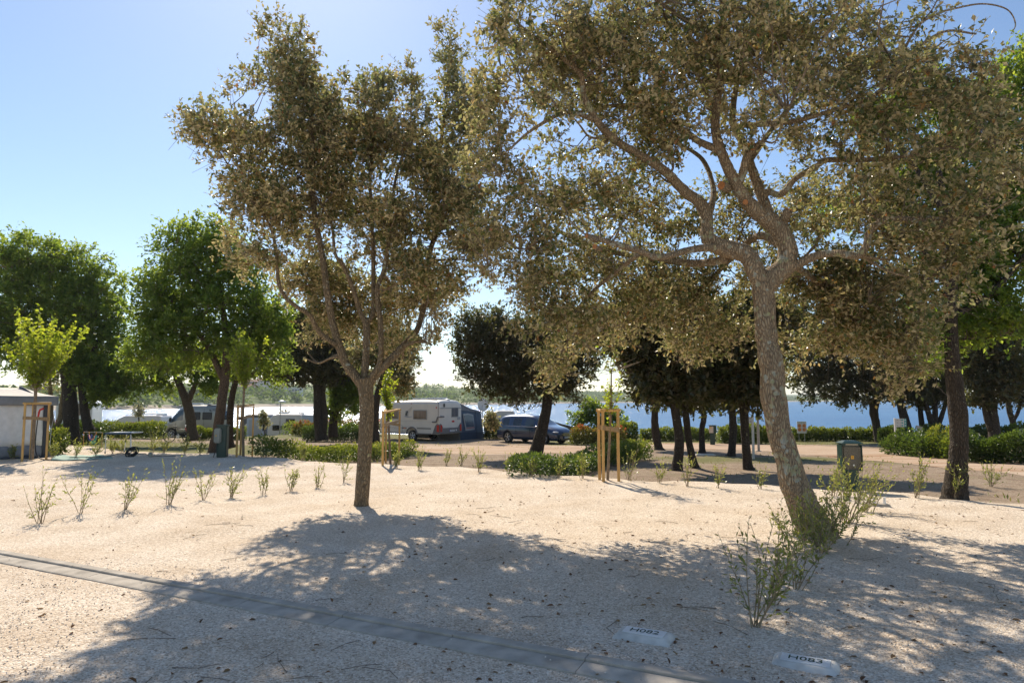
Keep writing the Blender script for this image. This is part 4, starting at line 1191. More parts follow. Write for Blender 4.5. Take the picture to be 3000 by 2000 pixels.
hedge('bush_row', 'dark loose bushes right of the thick near trunk by the road', (2825, 1352), (3060, 1362), .85, 1.5, HD, 9000, 123, .1, gaps=.8, bulge=.25)
hedge('hedge', 'leafy hedge by the tent corner seen through the stakes', (135, 1332), (175, 1332), .75, .6, HL, 2000, 124, .09)


# ------------------------------------------------------------------ young saplings and their stake frames
def stake_frame(label, posts, top_py, straps):
    """posts: (px, py at ground) of the three stakes"""
    base = [G(*p) for p in posts]
    # the third stake of the triangle stands a little further back
    root = thing('stake_frame', label, 'tree stake', tuple(base[0]), group='wooden stake frames round saplings')
    tops = []
    for p, (px, py) in zip(base, posts):
        h = (py - top_py) * p.y / 2000
        t = Vector((p.x + random.uniform(-.01, .01), p.y, p.z + h))
        tops.append(t)
        b = B()
        b.tube([p - Vector((0, 0, .15)), p + (t - p) * .5 + Vector((random.uniform(-.006, .006), 0, 0)), t], [.031, .0305, .030], 12)
        b.build('post', M['stake_wood'], root, smooth=False, world_coords=True)
    hz = sum(t.z for t in tops) / 3 + .02
    for i, j in ((0, 1), (1, 2), (2, 0)):
        a, c = Vector((tops[i].x, tops[i].y, hz)), Vector((tops[j].x, tops[j].y, hz))
        d = (c - a).normalized() * .05
        b = B()
        lift = .0 if j == 2 else (.004 if i == 2 else -.004)
        q = [a - d + Vector((0, 0, lift)), c + d + Vector((0, 0, lift))]
        b.tube(q, .032, 12)
        b.build('rail', M['stake_wood'], root, world_coords=True)
    cen = (base[0] + base[1] + base[2]) / 3
    for i, j in straps:
        for k, zz in enumerate((.74,)):
            z0 = base[i].z + (hz - base[i].z) * (zz + .035 * k)
            a = Vector((tops[i].x, tops[i].y, z0 + .02))
            c = Vector((tops[j].x, tops[j].y, z0 - .02 - .02 * i))
            mid = (a + c) * .5 + Vector((0, -.04, 0))
            for s0, s1 in ((a, mid), (mid, c)):
                d = (s1 - s0)
                b = B()
                b.box((s0 + s1) / 2 + Vector((0, -.036, 0)), (d.xy.length + .04, .02, .085), math.atan2(d.y, d.x), 0, -math.atan2(d.z, d.xy.length))
                b.build('strap', M['strap_wood'], root, world_coords=True)
    return root


def sapling(label, base_px, stem, shoots, seed, n=14, hgt=.9, L=.06, mat='lime_leaf', spread=.5, per=30, fan=None):
    """slim staked tree: stem polyline in pixels, whippy shoots fanning out of its head"""
    r = np.random.default_rng(seed)
    g = G(*base_px)
    d = g.y
    root = thing('sapling', label, 'sapling', tuple(g), group='staked saplings')
    b = B()
    q = bent_tube(b, limb_px(stem, d), 9, .05, seed)
    b.build('trunk', M['bark_young'], root, smooth=True, world_coords=True)
    head = q[-1, :3]
    P0, P1, R0, R1, LP, LD = [], [], [], [], [], []
    for i in range(n):
        f = r.uniform(0, 1)
        src = head - np.array([0, 0, r.uniform(0, shoots.get('zone', .15))])
        if fan == 'along':
            src = q[r.integers(len(q) // 2, len(q)), :3]
        a = r.uniform(0, 6.28)
        tilt = r.uniform(.12, 1) * spread
        dr = np.array([math.cos(a) * tilt, math.sin(a) * tilt, 1 - .25 * tilt])
        dr /= np.linalg.norm(dr)
        ln = hgt * r.uniform(.55, 1.0)
        pts = [src]
        for s in range(4):
            dr = unit((dr + np.array([0, 0, .14]) + r.normal(0, .06, 3))[None])[0]
            pts.append(pts[-1] + dr * ln / 4)
        for s in range(4):
            P0.append(pts[s]); P1.append(pts[s + 1])
            R0.append(.008 * (1 - s / 4.6)); R1.append(.008 * (1 - (s + 1) / 4.6))
        for k in range(per):
            t = r.uniform(.15, 1) * 4 * .999
            s = int(t)
            LP.append(pts[s] + (pts[s + 1] - pts[s]) * (t - s))
            LD.append(pts[s + 1] - pts[s])
    # bare thin twigs low in the head
    for i in range(shoots.get('bare', 0)):
        a = r.uniform(0, 6.28)
        src = head - np.array([0, 0, r.uniform(0, .1)])
        p1 = src + np.array([math.cos(a), math.sin(a), r.uniform(-.25, .5)]) * r.uniform(.25, .65)
        P0.append(src); P1.append(p1); R0.append(.004); R1.append(.0015)
    V, F = twig_mesh(np.array(P0), np.array(P1), np.array(R0), np.array(R1))
    npmesh('branches', V, F, M['bark_young'], parent=root)
    LP, LD = np.array(LP), unit(np.array(LD))
    m = len(LP)
    ld = unit(LD * .3 + rand_dirs(r, m) * 1.0)
    nr = unit(np.array([[0, 0, .7]]) + rand_dirs(r, m) * .8)
    sc = r.uniform(.6, 1.25, m)
    V, F, rep = leaf_arrays(LP + ld * .02, ld, nr, L * sc, L * .8 * sc, 6)
    npmesh('crown', V, F, M[mat], np.repeat(r.uniform(0, 1, m), 2), parent=root)
    return root


stake_frame('pine stake frame with hose in front of the white tent', [(64, 1352), (88, 1344), (135, 1346)], 1186, ((0, 2), (1, 2)))
stake_frame('slim pine stake frame right of the dark electricity box', [(693, 1338), (704, 1333), (739, 1336)], 1192, ((0, 2), (1, 2)))
stake_frame('pine stake frame in front of the caravan', [(1121, 1364), (1130, 1354), (1168, 1361)], 1206, ((0, 2), (1, 2)))
stake_frame('tall pine stake frame in front of the dark hedge wedge', [(1768, 1411), (1757, 1405), (1813, 1408)], 1208, ((0, 2), (1, 2)))
sapling('bright lime maple sapling staked beside the white tent', (92, 1347), [(90, 1356, 5.5), (93, 1340, 5), (100, 1240, 4.3), (104, 1160, 4.2), (104, 1130, 5)], {'zone': .25, 'bare': 50}, 201, n=48, hgt=2.5, L=.10, spread=.85, per=56)
sapling('thin maple sapling staked right of the dark electricity box', (713, 1336), [(712, 1342, 4.2), (713, 1325, 3.8), (712, 1230, 3.5), (714, 1160, 3.4), (716, 1120, 4)], {'zone': .35, 'bare': 24}, 202, n=34, hgt=1.75, L=.10, spread=.6, per=44)
sapling('thin green sapling staked in front of the caravan', (1144, 1358), [(1144, 1362, 3.8), (1143, 1340, 3.4), (1138, 1240, 3), (1132, 1180, 2.6), (1128, 1120, 1.6)], {'zone': .7, 'bare': 0}, 203, n=24, hgt=.75, L=.085, spread=.75, per=30, fan='along')
sapling('bare stemmed sapling staked in front of the dark hedge wedge', (1781, 1405), [(1780, 1410, 4.4), (1781, 1390, 4.2), (1787, 1260, 3.4), (1790, 1180, 2.8), (1791, 1080, 1.8)], {'zone': .4, 'bare': 30}, 204, n=16, hgt=.8, L=.07, spread=.9, per=14, fan='along')


# ------------------------------------------------------------------ young shrubs planted in the gravel
def shrub(label, base_px, h_px, w_px, seed, stems=7, lean=0.0, leaves=16, L=.042, name='young_shrub', group='young shrubs planted in the gravel', base_w=.05, mat='olive_leaf', bare=.18):
    r = np.random.default_rng(seed)
    g = np.array(G(*base_px))
    d = g[1]
    H, W = 1.18 * h_px * d / 2000, w_px * d / 2000
    root = thing(name, label, 'shrub', tuple(g), group=group)
    P0, P1, R0, R1, LP, LD, LT = [], [], [], [], [], [], []

    def grow(src, dr, ln, rr, nl, seg=5, start=0.0):
        pts = [src]
        for s in range(seg):
            dr = unit((dr + r.normal(0, .10, 3) + np.array([0, 0, .05]))[None])[0]
            pts.append(pts[-1] + dr * ln / seg)
        for s in range(seg):
            P0.append(pts[s]); P1.append(pts[s + 1])
            R0.append(rr * (1 - .75 * s / seg)); R1.append(rr * (1 - .75 * (s + 1) / seg))
        for k in range(nl):
            t = (start + (1 - start) * (k + r.uniform(0, 1)) / max(nl, 1)) * seg * .999
            s = int(t)
            LP.append(pts[s] + (pts[s + 1] - pts[s]) * (t - s)); LD.append(pts[s + 1] - pts[s]); LT.append(t / seg)
        return pts

    for i in range(stems):
        a = r.uniform(0, 6.28)
        u = (i + .5) / stems * 2 - 1
        top = np.array([u * W / 2 + lean * H + r.normal(0, .03), r.normal(0, .35) * W / 2, H * r.uniform(.6, 1.02) * (1 - .25 * abs(u))])
        src = g + np.array([math.cos(a), math.sin(a), 0]) * base_w * r.uniform(0, 1) + np.array([0, 0, -.02])
        ln = np.linalg.norm(top)
        pts = grow(src, unit(top[None])[0], ln, .0055 * (H / .6) ** .5, leaves, 6, bare)
        for k in range(r.integers(2, 5)):
            s = r.integers(1, 5)
            dr = unit((unit((pts[s + 1] - pts[s])[None])[0] * .9 + r.normal(0, .45, 3))[None])[0]
            grow(pts[s], dr, ln * r.uniform(.18, .4), .003, leaves // 2 + 1, 3, .1)
    V, F = twig_mesh(np.array(P0), np.array(P1), np.array(R0), np.array(R1))
    tag(npmesh('stems', V, F, M['shrub_twig'], parent=root), kind='stuff')
    LP, LD, LT = np.array(LP), unit(np.array(LD)), np.array(LT)
    m = len(LP)
    ld = unit(LD * .9 + rand_dirs(r, m) * .75)
    nr = unit(np.array([[0, 0, .5]]) + rand_dirs(r, m))
    sc = r.uniform(.6, 1.2, m)
    V, F, rep = leaf_arrays(LP, ld, nr, L * sc, L * .36 * sc, 6)
    rnd = np.clip(LT * .75 + r.normal(0, .18, m), 0, 1)
    npmesh('leaves', V, F, M[mat], np.repeat(rnd, 2), parent=root)
    return root


ORD = ['first', 'second', 'third', 'fourth', 'fifth', 'sixth', 'seventh', 'eighth', 'ninth', 'tenth', 'eleventh', 'twelfth', 'thirteenth', 'fourteenth']
row = [(118, 1530, 165, 70, .02), (235, 1502, 130, 60, .06), (368, 1492, 120, 50, .12), (496, 1478, 130, 50, .1), (596, 1464, 110, 50, .05), (680, 1458, 105, 50, .08), (772, 1448, 95, 48, .05), (852, 1438, 90, 40, .02), (930, 1428, 95, 38, .05), (1006, 1412, 90, 38, .05)]
for i, (px, py, h, w, le) in enumerate(row):
    shrub('%s leafy young shrub from the photo left edge in the open gravel row' % ORD[i], (px, py), h, w, 300 + i, stems=[7, 5, 6, 8, 6, 9, 5, 7, 6, 5][i], lean=le, leaves=9 + i % 4, L=.045)
row2 = [(1228, 1376, 85, 42, .05), (1308, 1364, 60, 26, .1), (1350, 1364, 65, 34, .12), (1404, 1382, 75, 28, .02), (1488, 1390, 80, 36, .12), (1556, 1396, 60, 34, .05), (1634, 1400, 80, 34, .25), (1704, 1402, 80, 34, .05)]
for i, (px, py, h, w, le) in enumerate(row2):
    shrub('%s young shrub in the gravel row running right from the caravan stake frame' % ORD[i], (px, py), h, w, 320 + i, stems=6, lean=le, leaves=14, L=.05)
row3 = [(1842, 1406, 100, 40, .1), (1930, 1414, 75, 44, .2), (2012, 1424, 100, 55, .1), (2104, 1428, 85, 44, .1), (2225, 1432, 80, 50, .0)]
for i, (px, py, h, w, le) in enumerate(row3):
    shrub('%s thin shaded young shrub right of the tall stake frame' % ORD[i], (px, py), h, w, 335 + i, stems=6, lean=le, leaves=11, L=.045)
for i, (px, py, h, w, le, lab) in enumerate([
    (2440, 1452, 110, 70, .1, 'shaded young shrub close beside the electricity pedestal base'), (2682, 1458, 135, 60, .15, 'tall thin young shrub between pedestal and thick near trunk'), (2800, 1462, 130, 60, .2, 'tall wispy young shrub right against the thick near trunk'),
    (2905, 1425, 90, 100, .05, 'broad low young shrub right of the thick near trunk')]):
    shrub(lab, (px, py), h, w, 345 + i, stems=8, lean=le, leaves=14, L=.05)
for i, (px, py, h, w, lab) in enumerate([(38, 1345, 50, 22, 'small shrub against the tent wall'), (155, 1342, 65, 40, 'bushy shrub at the tent corner behind the stake frame'), (220, 1340, 60, 40, 'young shrub on the edge of the green mat'), (280, 1336, 60, 44, 'young shrub behind the green mat and hanging cloth'), (330, 1328, 55, 30, 'young shrub left of the folding table'),
                                         (355, 1325, 60, 34, 'young shrub behind the folding table'), (445, 1325, 70, 36, 'leafy shrub right of the folding table'), (480, 1326, 60, 34, 'young shrub in front of the campervan wheel'), (540, 1330, 60, 36, 'young shrub below the parked bicycle'), (585, 1332, 55, 30, 'young shrub left of the dark electricity box'),
                                         (885, 1350, 60, 30, 'young shrub growing against the low yellow green hedge'), (990, 1352, 55, 30, 'second shrub against the low yellow green hedge by the mid oak'), (1095, 1350, 60, 30, 'shrub between mid oak trunk and caravan stake frame'), (1160, 1370, 55, 30, 'shrub at the foot of the caravan stake frame')]):
    shrub(lab, (px, py), h, w, 360 + i, stems=7, lean=.05, leaves=14, L=.06)
big = [(2210, 1836, 300, 190, .12, 9, 'nearest olive green shrub above the first number stone'), (2258, 1772, 240, 150, .22, 7, 'wispy shrub second behind the nearest olive green shrub'), (2330, 1726, 190, 130, .2, 7, 'thin shrub third behind the nearest olive green shrub'),
       (2400, 1618, 190, 150, -.05, 16, 'dense leafy shrub wrapping the leaning oak base'), (2440, 1590, 150, 140, .05, 14, 'second dense shrub right against the leaning oak base'), (2350, 1600, 130, 110, -.2, 10, 'sprawling shrub left of the leaning oak base'),
       (2480, 1530, 190, 160, .22, 15, 'large yellow green shrub before the electricity pedestal'), (2530, 1500, 150, 120, .35, 12, 'yellow green shrub leaning right past the electricity pedestal')]
for i, (px, py, h, w, le, st, lab) in enumerate(big):
    shrub(lab, (px, py), h, w, 380 + i, stems=st, lean=le, leaves=11 if i < 3 else 15, L=.05, base_w=.05 if i < 3 else .16, bare=.15 if i < 3 else .05)


# ------------------------------------------------------------------ loose stones, dry leaves and twigs lying on the gravel
def litter():
    r = np.random.default_rng(77)
    n = 15000
    y = r.uniform(3.2, 7.5, n * 2)
    x = r.uniform(-.82, .82, n * 2) * y
    k = r.uniform(0, 1, n * 2) < (4.2 / y) ** 1.5
    x, y = x[k][:n], y[k][:n]
    n = len(x)
    s = r.uniform(.0035, .0085, n)
    ch = (x + 5.78) * 0.4503 + (y - 7.71) * 0.8929
    keep = (np.abs(ch + .06) > .19) | (r.uniform(0, 1, n) < .06)
    x, y, s, ch = x[keep], y[keep], s[keep], ch[keep]
    n = len(x)
    z = gz(x, y) + s * .35 + np.where((ch > -.23) & (ch < .11), np.where(ch > -.01, .04, .02), 0)
    c = np.stack([x, y, z], -1)
    base = np.array([[1, 0, 0], [0, 1, 0], [-1, 0, 0], [0, -1, 0], [0, 0, .8], [0, 0, -.8]])
    a = r.uniform(0, 6.28, n)
    rot = np.stack([np.cos(a), -np.sin(a), np.sin(a), np.cos(a)], -1).reshape(n, 2, 2)
    b = base[None] * r.uniform(.6, 1.3, (n, 6, 1))
    bxy = np.einsum('nij,nkj->nki', rot, b[:, :, :2])
    V = c[:, None] + np.concatenate([bxy, b[:, :, 2:]], -1) * s[:, None, None]
    F = np.array([[0, 1, 4], [1, 2, 4], [2, 3, 4], [3, 0, 4], [1, 0, 5], [2, 1, 5], [3, 2, 5], [0, 3, 5]])
    F = (np.arange(n) * 6)[:, None, None] + F[None]
    m, nt, p, out = newmat('limestone_chip')
    at = N(nt, 'ShaderNodeAttribute', attribute_name='rnd')
    rp = ramp(nt, at.outputs['Fac'], [(0, (0.42, 0.35, 0.28)), (.5, (0.62, 0.53, 0.43)), (1, (0.82, 0.74, 0.64))])
    nt.links.new(rp.outputs[0], p.inputs['Base Color'])
    p.inputs['Roughness'].default_value = .9
    o = npmesh('gravel', V.reshape(-1, 3), F.reshape(-1, 3), m, np.repeat(r.uniform(0, 1, n), 8))
    tag(o, 'loose pale limestone chips lying over the gravel ground', 'gravel', kind='stuff')
    # dry leaves
    n = 1500
    y = 3.4 + 11 * r.uniform(0, 1, n) ** 1.4
    x = r.uniform(-.8, .85, n) * y
    keep = (edge_s(x, y) < .3) & (r.uniform(0, 1, n) < np.where(x > -.15 * y, 1.0, .3))
    x, y = x[keep], y[keep]
    n = len(x)
    pos = np.stack([x, y, gz(x, y) + .006], -1)
    d = rand_dirs(r, n) * np.array([[1, 1, .25]])
    nr = unit(np.array([[0, 0, 1.]]) + r.normal(0, .3, (n, 3)))
    L = r.uniform(.025, .06, n)
    V, F, rep = leaf_arrays(pos, d, nr, L, L * .5, 6, fold=.3)
    o = npmesh('fallen_leaves', V, F, M['litter'], np.repeat(r.uniform(0, 1, n), 2))
    tag(o, 'dry brown oak leaves scattered over the pale gravel', 'fallen leaves', kind='stuff')
    n = 130
    y = 3.6 + 9 * r.uniform(0, 1, n) ** 1.5
    x = r.uniform(-.55, .85, n) * y
    keep = edge_s(x, y) < 0
    x, y = x[keep], y[keep]
    n = len(x)
    p0 = np.stack([x, y, gz(x, y) + .006], -1)
    a = r.uniform(0, 6.28, n)
    ln = r.uniform(.05, .22, n)
    p1 = p0 + np.stack([np.cos(a) * ln, np.sin(a) * ln, r.uniform(0, .012, n)], -1)
    a2 = a + r.normal(0, .5, n)
    p2 = p1 + np.stack([np.cos(a2) * ln * .7, np.sin(a2) * ln * .7, r.uniform(-.008, .01, n)], -1)
    V, F = twig_mesh(np.concatenate([p0, p1]), np.concatenate([p1, p2]), .0035, .002)
    o = npmesh('fallen_twigs', V, F, M['twig'])
    tag(o, 'short dry twigs scattered over the pale gravel', 'twigs', kind='stuff')
    # grass tufts on the lower ground
    n = 26000
    x = r.uniform(-30, 34, n)
    y = r.uniform(12, 48, n)
    s = edge_s(x, y)
    gmask = waves(x, y, 3.1, 6, 7) + .35 * waves(x, y, .9, 5, 3)
    keep = (s > 1.0) & (gmask > .28) & ~((y > 26.5) & (y < 33.5) & (x > -9) & (x < 9)) & ~((y + .55 * x > 34) & (y + .55 * x < 46) & (x > 4))
    keep |= (s > 1) & (y > 40) & (y < 45) & (x > 6) & (gmask > -.2)
    keep |= (s > 1) & (y > 33) & (y < 44) & (x < -14) & (gmask > -.2)
    x, y = x[keep], y[keep]
    n = len(x)
    pos = np.stack([x, y, gz(x, y) - .005], -1)
    d = unit(rand_dirs(r, n) * .7 + np.array([[0, 0, 1.]]))
    nr = rand_dirs(r, n)
    L = r.uniform(.05, .13, n)
    V, F, rep = leaf_arrays(pos, d, nr, L, L * .28, 4)
    o = npmesh('grass', V, F, M['grass_blade'], r.uniform(0, 1, n))
    tag(o, 'thin dry green grass on the lower ground', 'grass', kind='stuff')


litter()

# ------------------------------------------------------------------ drainage channel and number stones
M['concrete'] = plain('grey_concrete', (0.47, 0.415, 0.345), .95, spec=.12, noise_amt=.18, noise_scale=6, bump=.25, bump_scale=60)
M['pale_concrete'] = plain('pale_concrete', (0.68, 0.63, 0.55), .9, spec=.15, noise_amt=.15, noise_scale=9, bump=.2, bump_scale=50)
M['steel'] = plain('brushed_steel', (0.82, 0.82, 0.81), .45, metal=.3, noise_amt=.06)
M['white_metal'] = plain('painted_white', (0.78, 0.78, 0.76), .4, noise_amt=.05)
M['dark_green'] = plain('dark_green_plastic', (0.012, 0.045, 0.035), .35, noise_amt=.1)
M['letter_green'] = plain('dark_stencil_green', (0.02, 0.05, 0.02), .7)
M['black'] = plain('black_rubber', (0.012, 0.012, 0.013), .6)
M['black_gloss'] = plain('black_plastic', (0.015, 0.015, 0.016), .3)
M['slot'] = plain('dark_joint', (0.03, 0.028, 0.025), .9)


def channel():
    a, b = Vector((-5.78, 7.71, 0)), Vector((1.128, 4.23, 0))
    ax = (b - a).normalized()
    ay = Vector((-ax.y, ax.x, 0))
    ang = math.atan2(ax.y, ax.x)
    root = thing('drain_channel', 'narrow concrete drain channel crossing the gravel from lower right to left', 'drain', tuple(a))
    me = me2 = None
    prof_n = [(-.175, -.08), (-.175, .008), (-.16, .013), (-.012, .022), (-.012, -.08)]
    prof_f = [(-.004, -.08), (-.004, .036), (.002, .040), (.078, .041), (.087, .034), (.087, -.08)]
    for i in range(-6, 14):
        if me is None:
            bb = B()
            for pr in (prof_n, prof_f):
                bb.prism(pr, .995, 'X', 0.0025)
            o = bb.build('channel_segment', M['concrete'], root)
            me = o.data
            bb = B()
            bb.box((.5, -.008, -.02), (.99, .006, .04))
            o2 = bb.build('slot', M['slot'], o)
            me2 = o2.data
        else:
            o = link(bpy.data.objects.new('channel_segment', me), root)
            o2 = link(bpy.data.objects.new('slot', me2), o)
        o.location = ax * i + Vector((0, 0, random.uniform(-.002, .002)))
        o.rotation_euler = (0, 0, ang)
    return ang


CH_ANG = channel()


def text(body, size, mat, parent, loc, rot, extrude=.001, name='lettering', align='CENTER', sx=1.0):
    cu = bpy.data.curves.new(name, 'FONT')
    cu.body = body
    cu.size = size
    cu.extrude = extrude
    cu.align_x = align
    cu.align_y = 'CENTER'
    cu.materials.append(mat)
    cu.resolution_u = 3
    t = link(bpy.data.objects.new('temp_text', cu))
    dg = bpy.context.evaluated_depsgraph_get()
    me = bpy.data.meshes.new_from_object(t.evaluated_get(dg))
    bpy.data.objects.remove(t)
    me.name = name
    me.materials.clear()
    me.materials.append(mat)
    o = link(bpy.data.objects.new(name, me), parent)
    o.location = loc
    o.rotation_euler = rot
    o.scale = (sx, 1, 1)
    return o


def number_stone(txt, px, py, label, rz):
    g = G(px, py)
    root = thing('number_stone', label, 'number stone', (g.x, g.y, g.z), rz, group='pitch number stones')
    b = B()
    lo, hi = [(-.21, -.13), (.21, -.13), (.21, .12), (-.21, .12)], [(-.175, -.085), (.175, -.085), (.175, .085), (-.175, .085)]
    vs = [(x, y, -.03) for x, y in lo] + [(x * 1.0, y * 1.0, .004) for x, y in lo] + [(x, y, .038) for x, y in hi]
    fs = [(3, 2, 1, 0), (8, 9, 10, 11)] + [(i, (i + 1) % 4, 4 + (i + 1) % 4, 4 + i) for i in range(4)] + [(4 + i, 4 + (i + 1) % 4, 8 + (i + 1) % 4, 8 + i) for i in range(4)]
    b.add(vs, fs)
    o = b.build('stone', M['pale_concrete'], root)
    bv = o.modifiers.new('soft', 'BEVEL')
    bv.width = .014
    bv.segments = 3
    b = B()
    b.box((0, .0, .0405), (.295, .135, .004))
    pl = b.build('plate', M['steel'], root)
    for sx in (-.128, .128):
        b = B()
        b.tube([(sx, .03, .0405), (sx, .03, .0455)], .006, 8)
        b.build('screw', M['steel'], pl)
    text(txt, .1, M['letter_green'], pl, (0, .004, .0431), (0, 0, 0), .0006, sx=.98)


number_stone('H082', 1888, 1866, 'steel number plate H082 on a concrete stone in the gravel', CH_ANG)
number_stone('H083', 2360, 1950, 'steel number plate H083 on a concrete stone in the gravel', CH_ANG - .03)


# ------------------------------------------------------------------ electricity pedestals, posts, signs
M['smoke_glass'] = glassmat('smoky_door', (0.16, 0.15, 0.12), .12, .45)
M['ped_inner'] = plain('pedestal_inner_panel', (0.36, 0.34, 0.28), .6)
M['socket'] = plain('socket_blue_grey', (0.05, 0.06, 0.09), .4)
M['yellow'] = plain('yellow_label', (0.75, 0.42, 0.03), .5)
M['red'] = plain('red_paint', (0.55, 0.03, 0.02), .4)
M['grey_box'] = plain('grey_meter_box', (0.30, 0.30, 0.25), .5)
M['teal'] = plain('teal_sign_paint', (0.08, 0.34, 0.30), .5)
M['sign_white'] = plain('off_white_sign', (0.62, 0.58, 0.52), .5, noise_amt=.05)
M['sign_text'] = plain('sign_dark_text', (0.05, 0.06, 0.06), .6)
M['post_grey'] = plain('galvanised_post', (0.36, 0.33, 0.29), .5, metal=.3, noise_amt=.08)
M['orange'] = plain('sign_orange', (0.8, 0.27, 0.02), .5)
M['beige_panel'] = plain('beige_panel', (0.55, 0.48, 0.38), .6)


def pedestal():
    g = G(2494, 1440)
    root = thing('power_pedestal', 'dark green electricity pedestal with smoky door behind the yellow green shrub', 'power pedestal', tuple(g), -.06)
    b = B(); b.bbox((0, .02, .2), (.25, .22, .46), .03); b.build('column', M['dark_green'], root)
    b = B()
    b.box((0, .09, .64), (.35, .02, .46)); b.box((-.182, .0, .64), (.016, .2, .46)); b.box((.182, 0, .64), (.016, .2, .46)); b.box((0, 0, .405), (.38, .2, .02))
    b.build('housing', M['dark_green'], root)
    b = B(); b.bbox((0, .06, .64), (.30, .03, .40), .01); pn = b.build('inner_panel', M['ped_inner'], root)
    for x in (-.105, -.04, .03, .095):
        b = B(); b.tube([(x, .045, .675), (x, .012, .668)], .026, 12); b.build('socket', M['socket'], pn)
    b = B(); b.bbox((0, .04, .735), (.28, .02, .035), .005); b.build('breaker_strip', M['socket'], pn)
    b = B(); b.bbox((0, .04, .53), (.1, .012, .09), .005); b.build('meter', M['grey_box'], pn)
    b = B(); b.bbox((0, -.075, .635), (.352, .07, .435), .028); dr = b.build('door', M['smoke_glass'], root)
    b = B(); b.box((.0, -.112, .645), (.052, .004, .062)); lb = b.build('warning_label', M['yellow'], dr)
    b = B(); b.add([(.006, -.1146, .668), (-.012, -.1146, .645), (-.001, -.1146, .645), (-.008, -.1146, .622), (.012, -.1146, .65), (.002, -.1146, .65)], [(0, 1, 2, 5), (5, 2, 3, 4)]); b.build('bolt_symbol', M['red'], dr)
    b = B(); b.tube([(.02, -.108, .5), (.02, -.122, .5)], .016, 10); b.build('lock', M['steel'], dr)
    b = B()
    b.box((0, 0, .875), (.32, .2, .03))
    b.build('neck', M['dark_green'], root)
    b = B()
    lo = [(-.195, -.15), (.195, -.15), (.195, .15), (-.195, .15)]
    hi = [(-.11, -.07), (.11, -.07), (.11, .07), (-.11, .07)]
    vs = [(x, y, .892) for x, y in lo] + [(x, y, .906) for x, y in lo] + [(x, y, .948) for x, y in hi]
    b.add(vs, [(3, 2, 1, 0), (8, 9, 10, 11)] + [(i, (i + 1) % 4, 4 + (i + 1) % 4, 4 + i) for i in range(4)] + [(4 + i, 4 + (i + 1) % 4, 8 + (i + 1) % 4, 8 + i) for i in range(4)])
    b.build('cap', M['dark_green'], root)
    b = B(); b.box((0, -.103, .878), (.22, .006, .02)); b.build('cap_strip', M['beige_panel'], root)


pedestal()
g = G(648, 1338)
root = thing('power_pedestal', 'dark green electricity box with grey meter below the leaning maple', 'power pedestal', tuple(g), .1)
b = B(); b.bbox((.03, 0, .44), (.27, .24, .90), .02); b.build('column', M['dark_green'], root)
b = B(); b.bbox((.03, 0, .905), (.33, .28, .05), .015); b.build('cap', M['dark_green'], root)
b = B(); b.bbox((-.07, -.15, .62), (.2, .12, .42), .03); mb = b.build('meter_box', M['grey_box'], root)
b = B(); b.box((-.1, -.2125, .62), (.03, .003, .04)); b.build('warning_label', M['yellow'], mb)
b = B(); b.tube([(-.08, -.16, .42), (-.10, -.2, .2), (-.12, -.3, .02)], .012, 6); b.build('cable', M['black'], root)
g = G(2088, 1303)
root = thing('power_pedestal', 'small green service post with beige panel by the sea hedge', 'power pedestal', tuple(g), -.3)
b = B(); b.bbox((0, 0, .33), (.26, .24, .70), .02); b.build('column', M['dark_green'], root)
b = B(); b.bbox((.02, 0, .86), (.40, .28, .42), .03); b.build('housing', M['dark_green'], root)
b = B(); b.bbox((-.06, -.15, .85), (.24, .03, .36), .01); pn = b.build('panel', M['beige_panel'], root)
b = B(); b.box((-.09, -.1675, .97), (.08, .004, .06)); b.build('warning_label', M['yellow'], pn)
b = B(); b.bbox((.02, 0, 1.085), (.44, .32, .035), .012); b.build('cap', M['dark_green'], root)

g = G(2578, 1480)
root = thing('pipe_stubs', 'two short shiny steel pipes on a small concrete slab in the gravel', 'pipe', (g.x, g.y, g.z), -.15)
b = B(); b.bbox((0, 0, .0), (.27, .16, .06), .012); b.build('slab', M['concrete'], root)
for x in (-.085, .07):
    b = B(); b.tube([(x, 0, .03), (x, 0, .13)], .021, 14); b.build('pipe', M['steel'], root, smooth=False)


def signpost(label, px, py, top_py, board, side, rows, arrows, rz=0, rows_x=.1):
    g = G(px, py)
    k = g.y / 2000
    H = (py - top_py) * k
    root = thing('direction_sign', label, 'sign', tuple(g), rz)
    b = B(); b.box((0, 0, H / 2), (.07, .07, H)); b.build('post', M['sign_white'], root)
    w, h = board[0] * k, board[1] * k
    cx = side * (w / 2 + .035)
    b = B(); b.box((cx, 0, H - h / 2 - .02), (w, .04, h)); bd = b.build('board', M['sign_white'], root)
    aw = w * .23
    b = B(); b.box((side * (w + .035 - aw / 2), -.0225, H - h / 2 - .02), (aw, .004, h * .995)); ab = b.build('arrow_panel', M['teal'], bd)
    n = len(rows)
    for i, t in enumerate(rows):
        z = H - .02 - h * (i + .5) / n
        text(t, h / n * .62, M['sign_text'], bd, (side * (w * (.36 if side > 0 else .32)) if len(t) > 3 else side * w * .18, -.0225, z), (math.pi / 2, 0, 0))
        if arrows:
            b = B(); b.box((side * w * .68, -.0225, z), (h / n * .55, .004, h / n * .55)); b.build('pictogram', M['teal'], bd)
        b = B(); b.tube([(side * (w + .035 - aw / 2), -.0245, z), (side * (w + .035 - aw / 2), -.0265, z)], h / n * .26, 10); b.build('arrow_disc', M['sign_white'], ab)
    return root


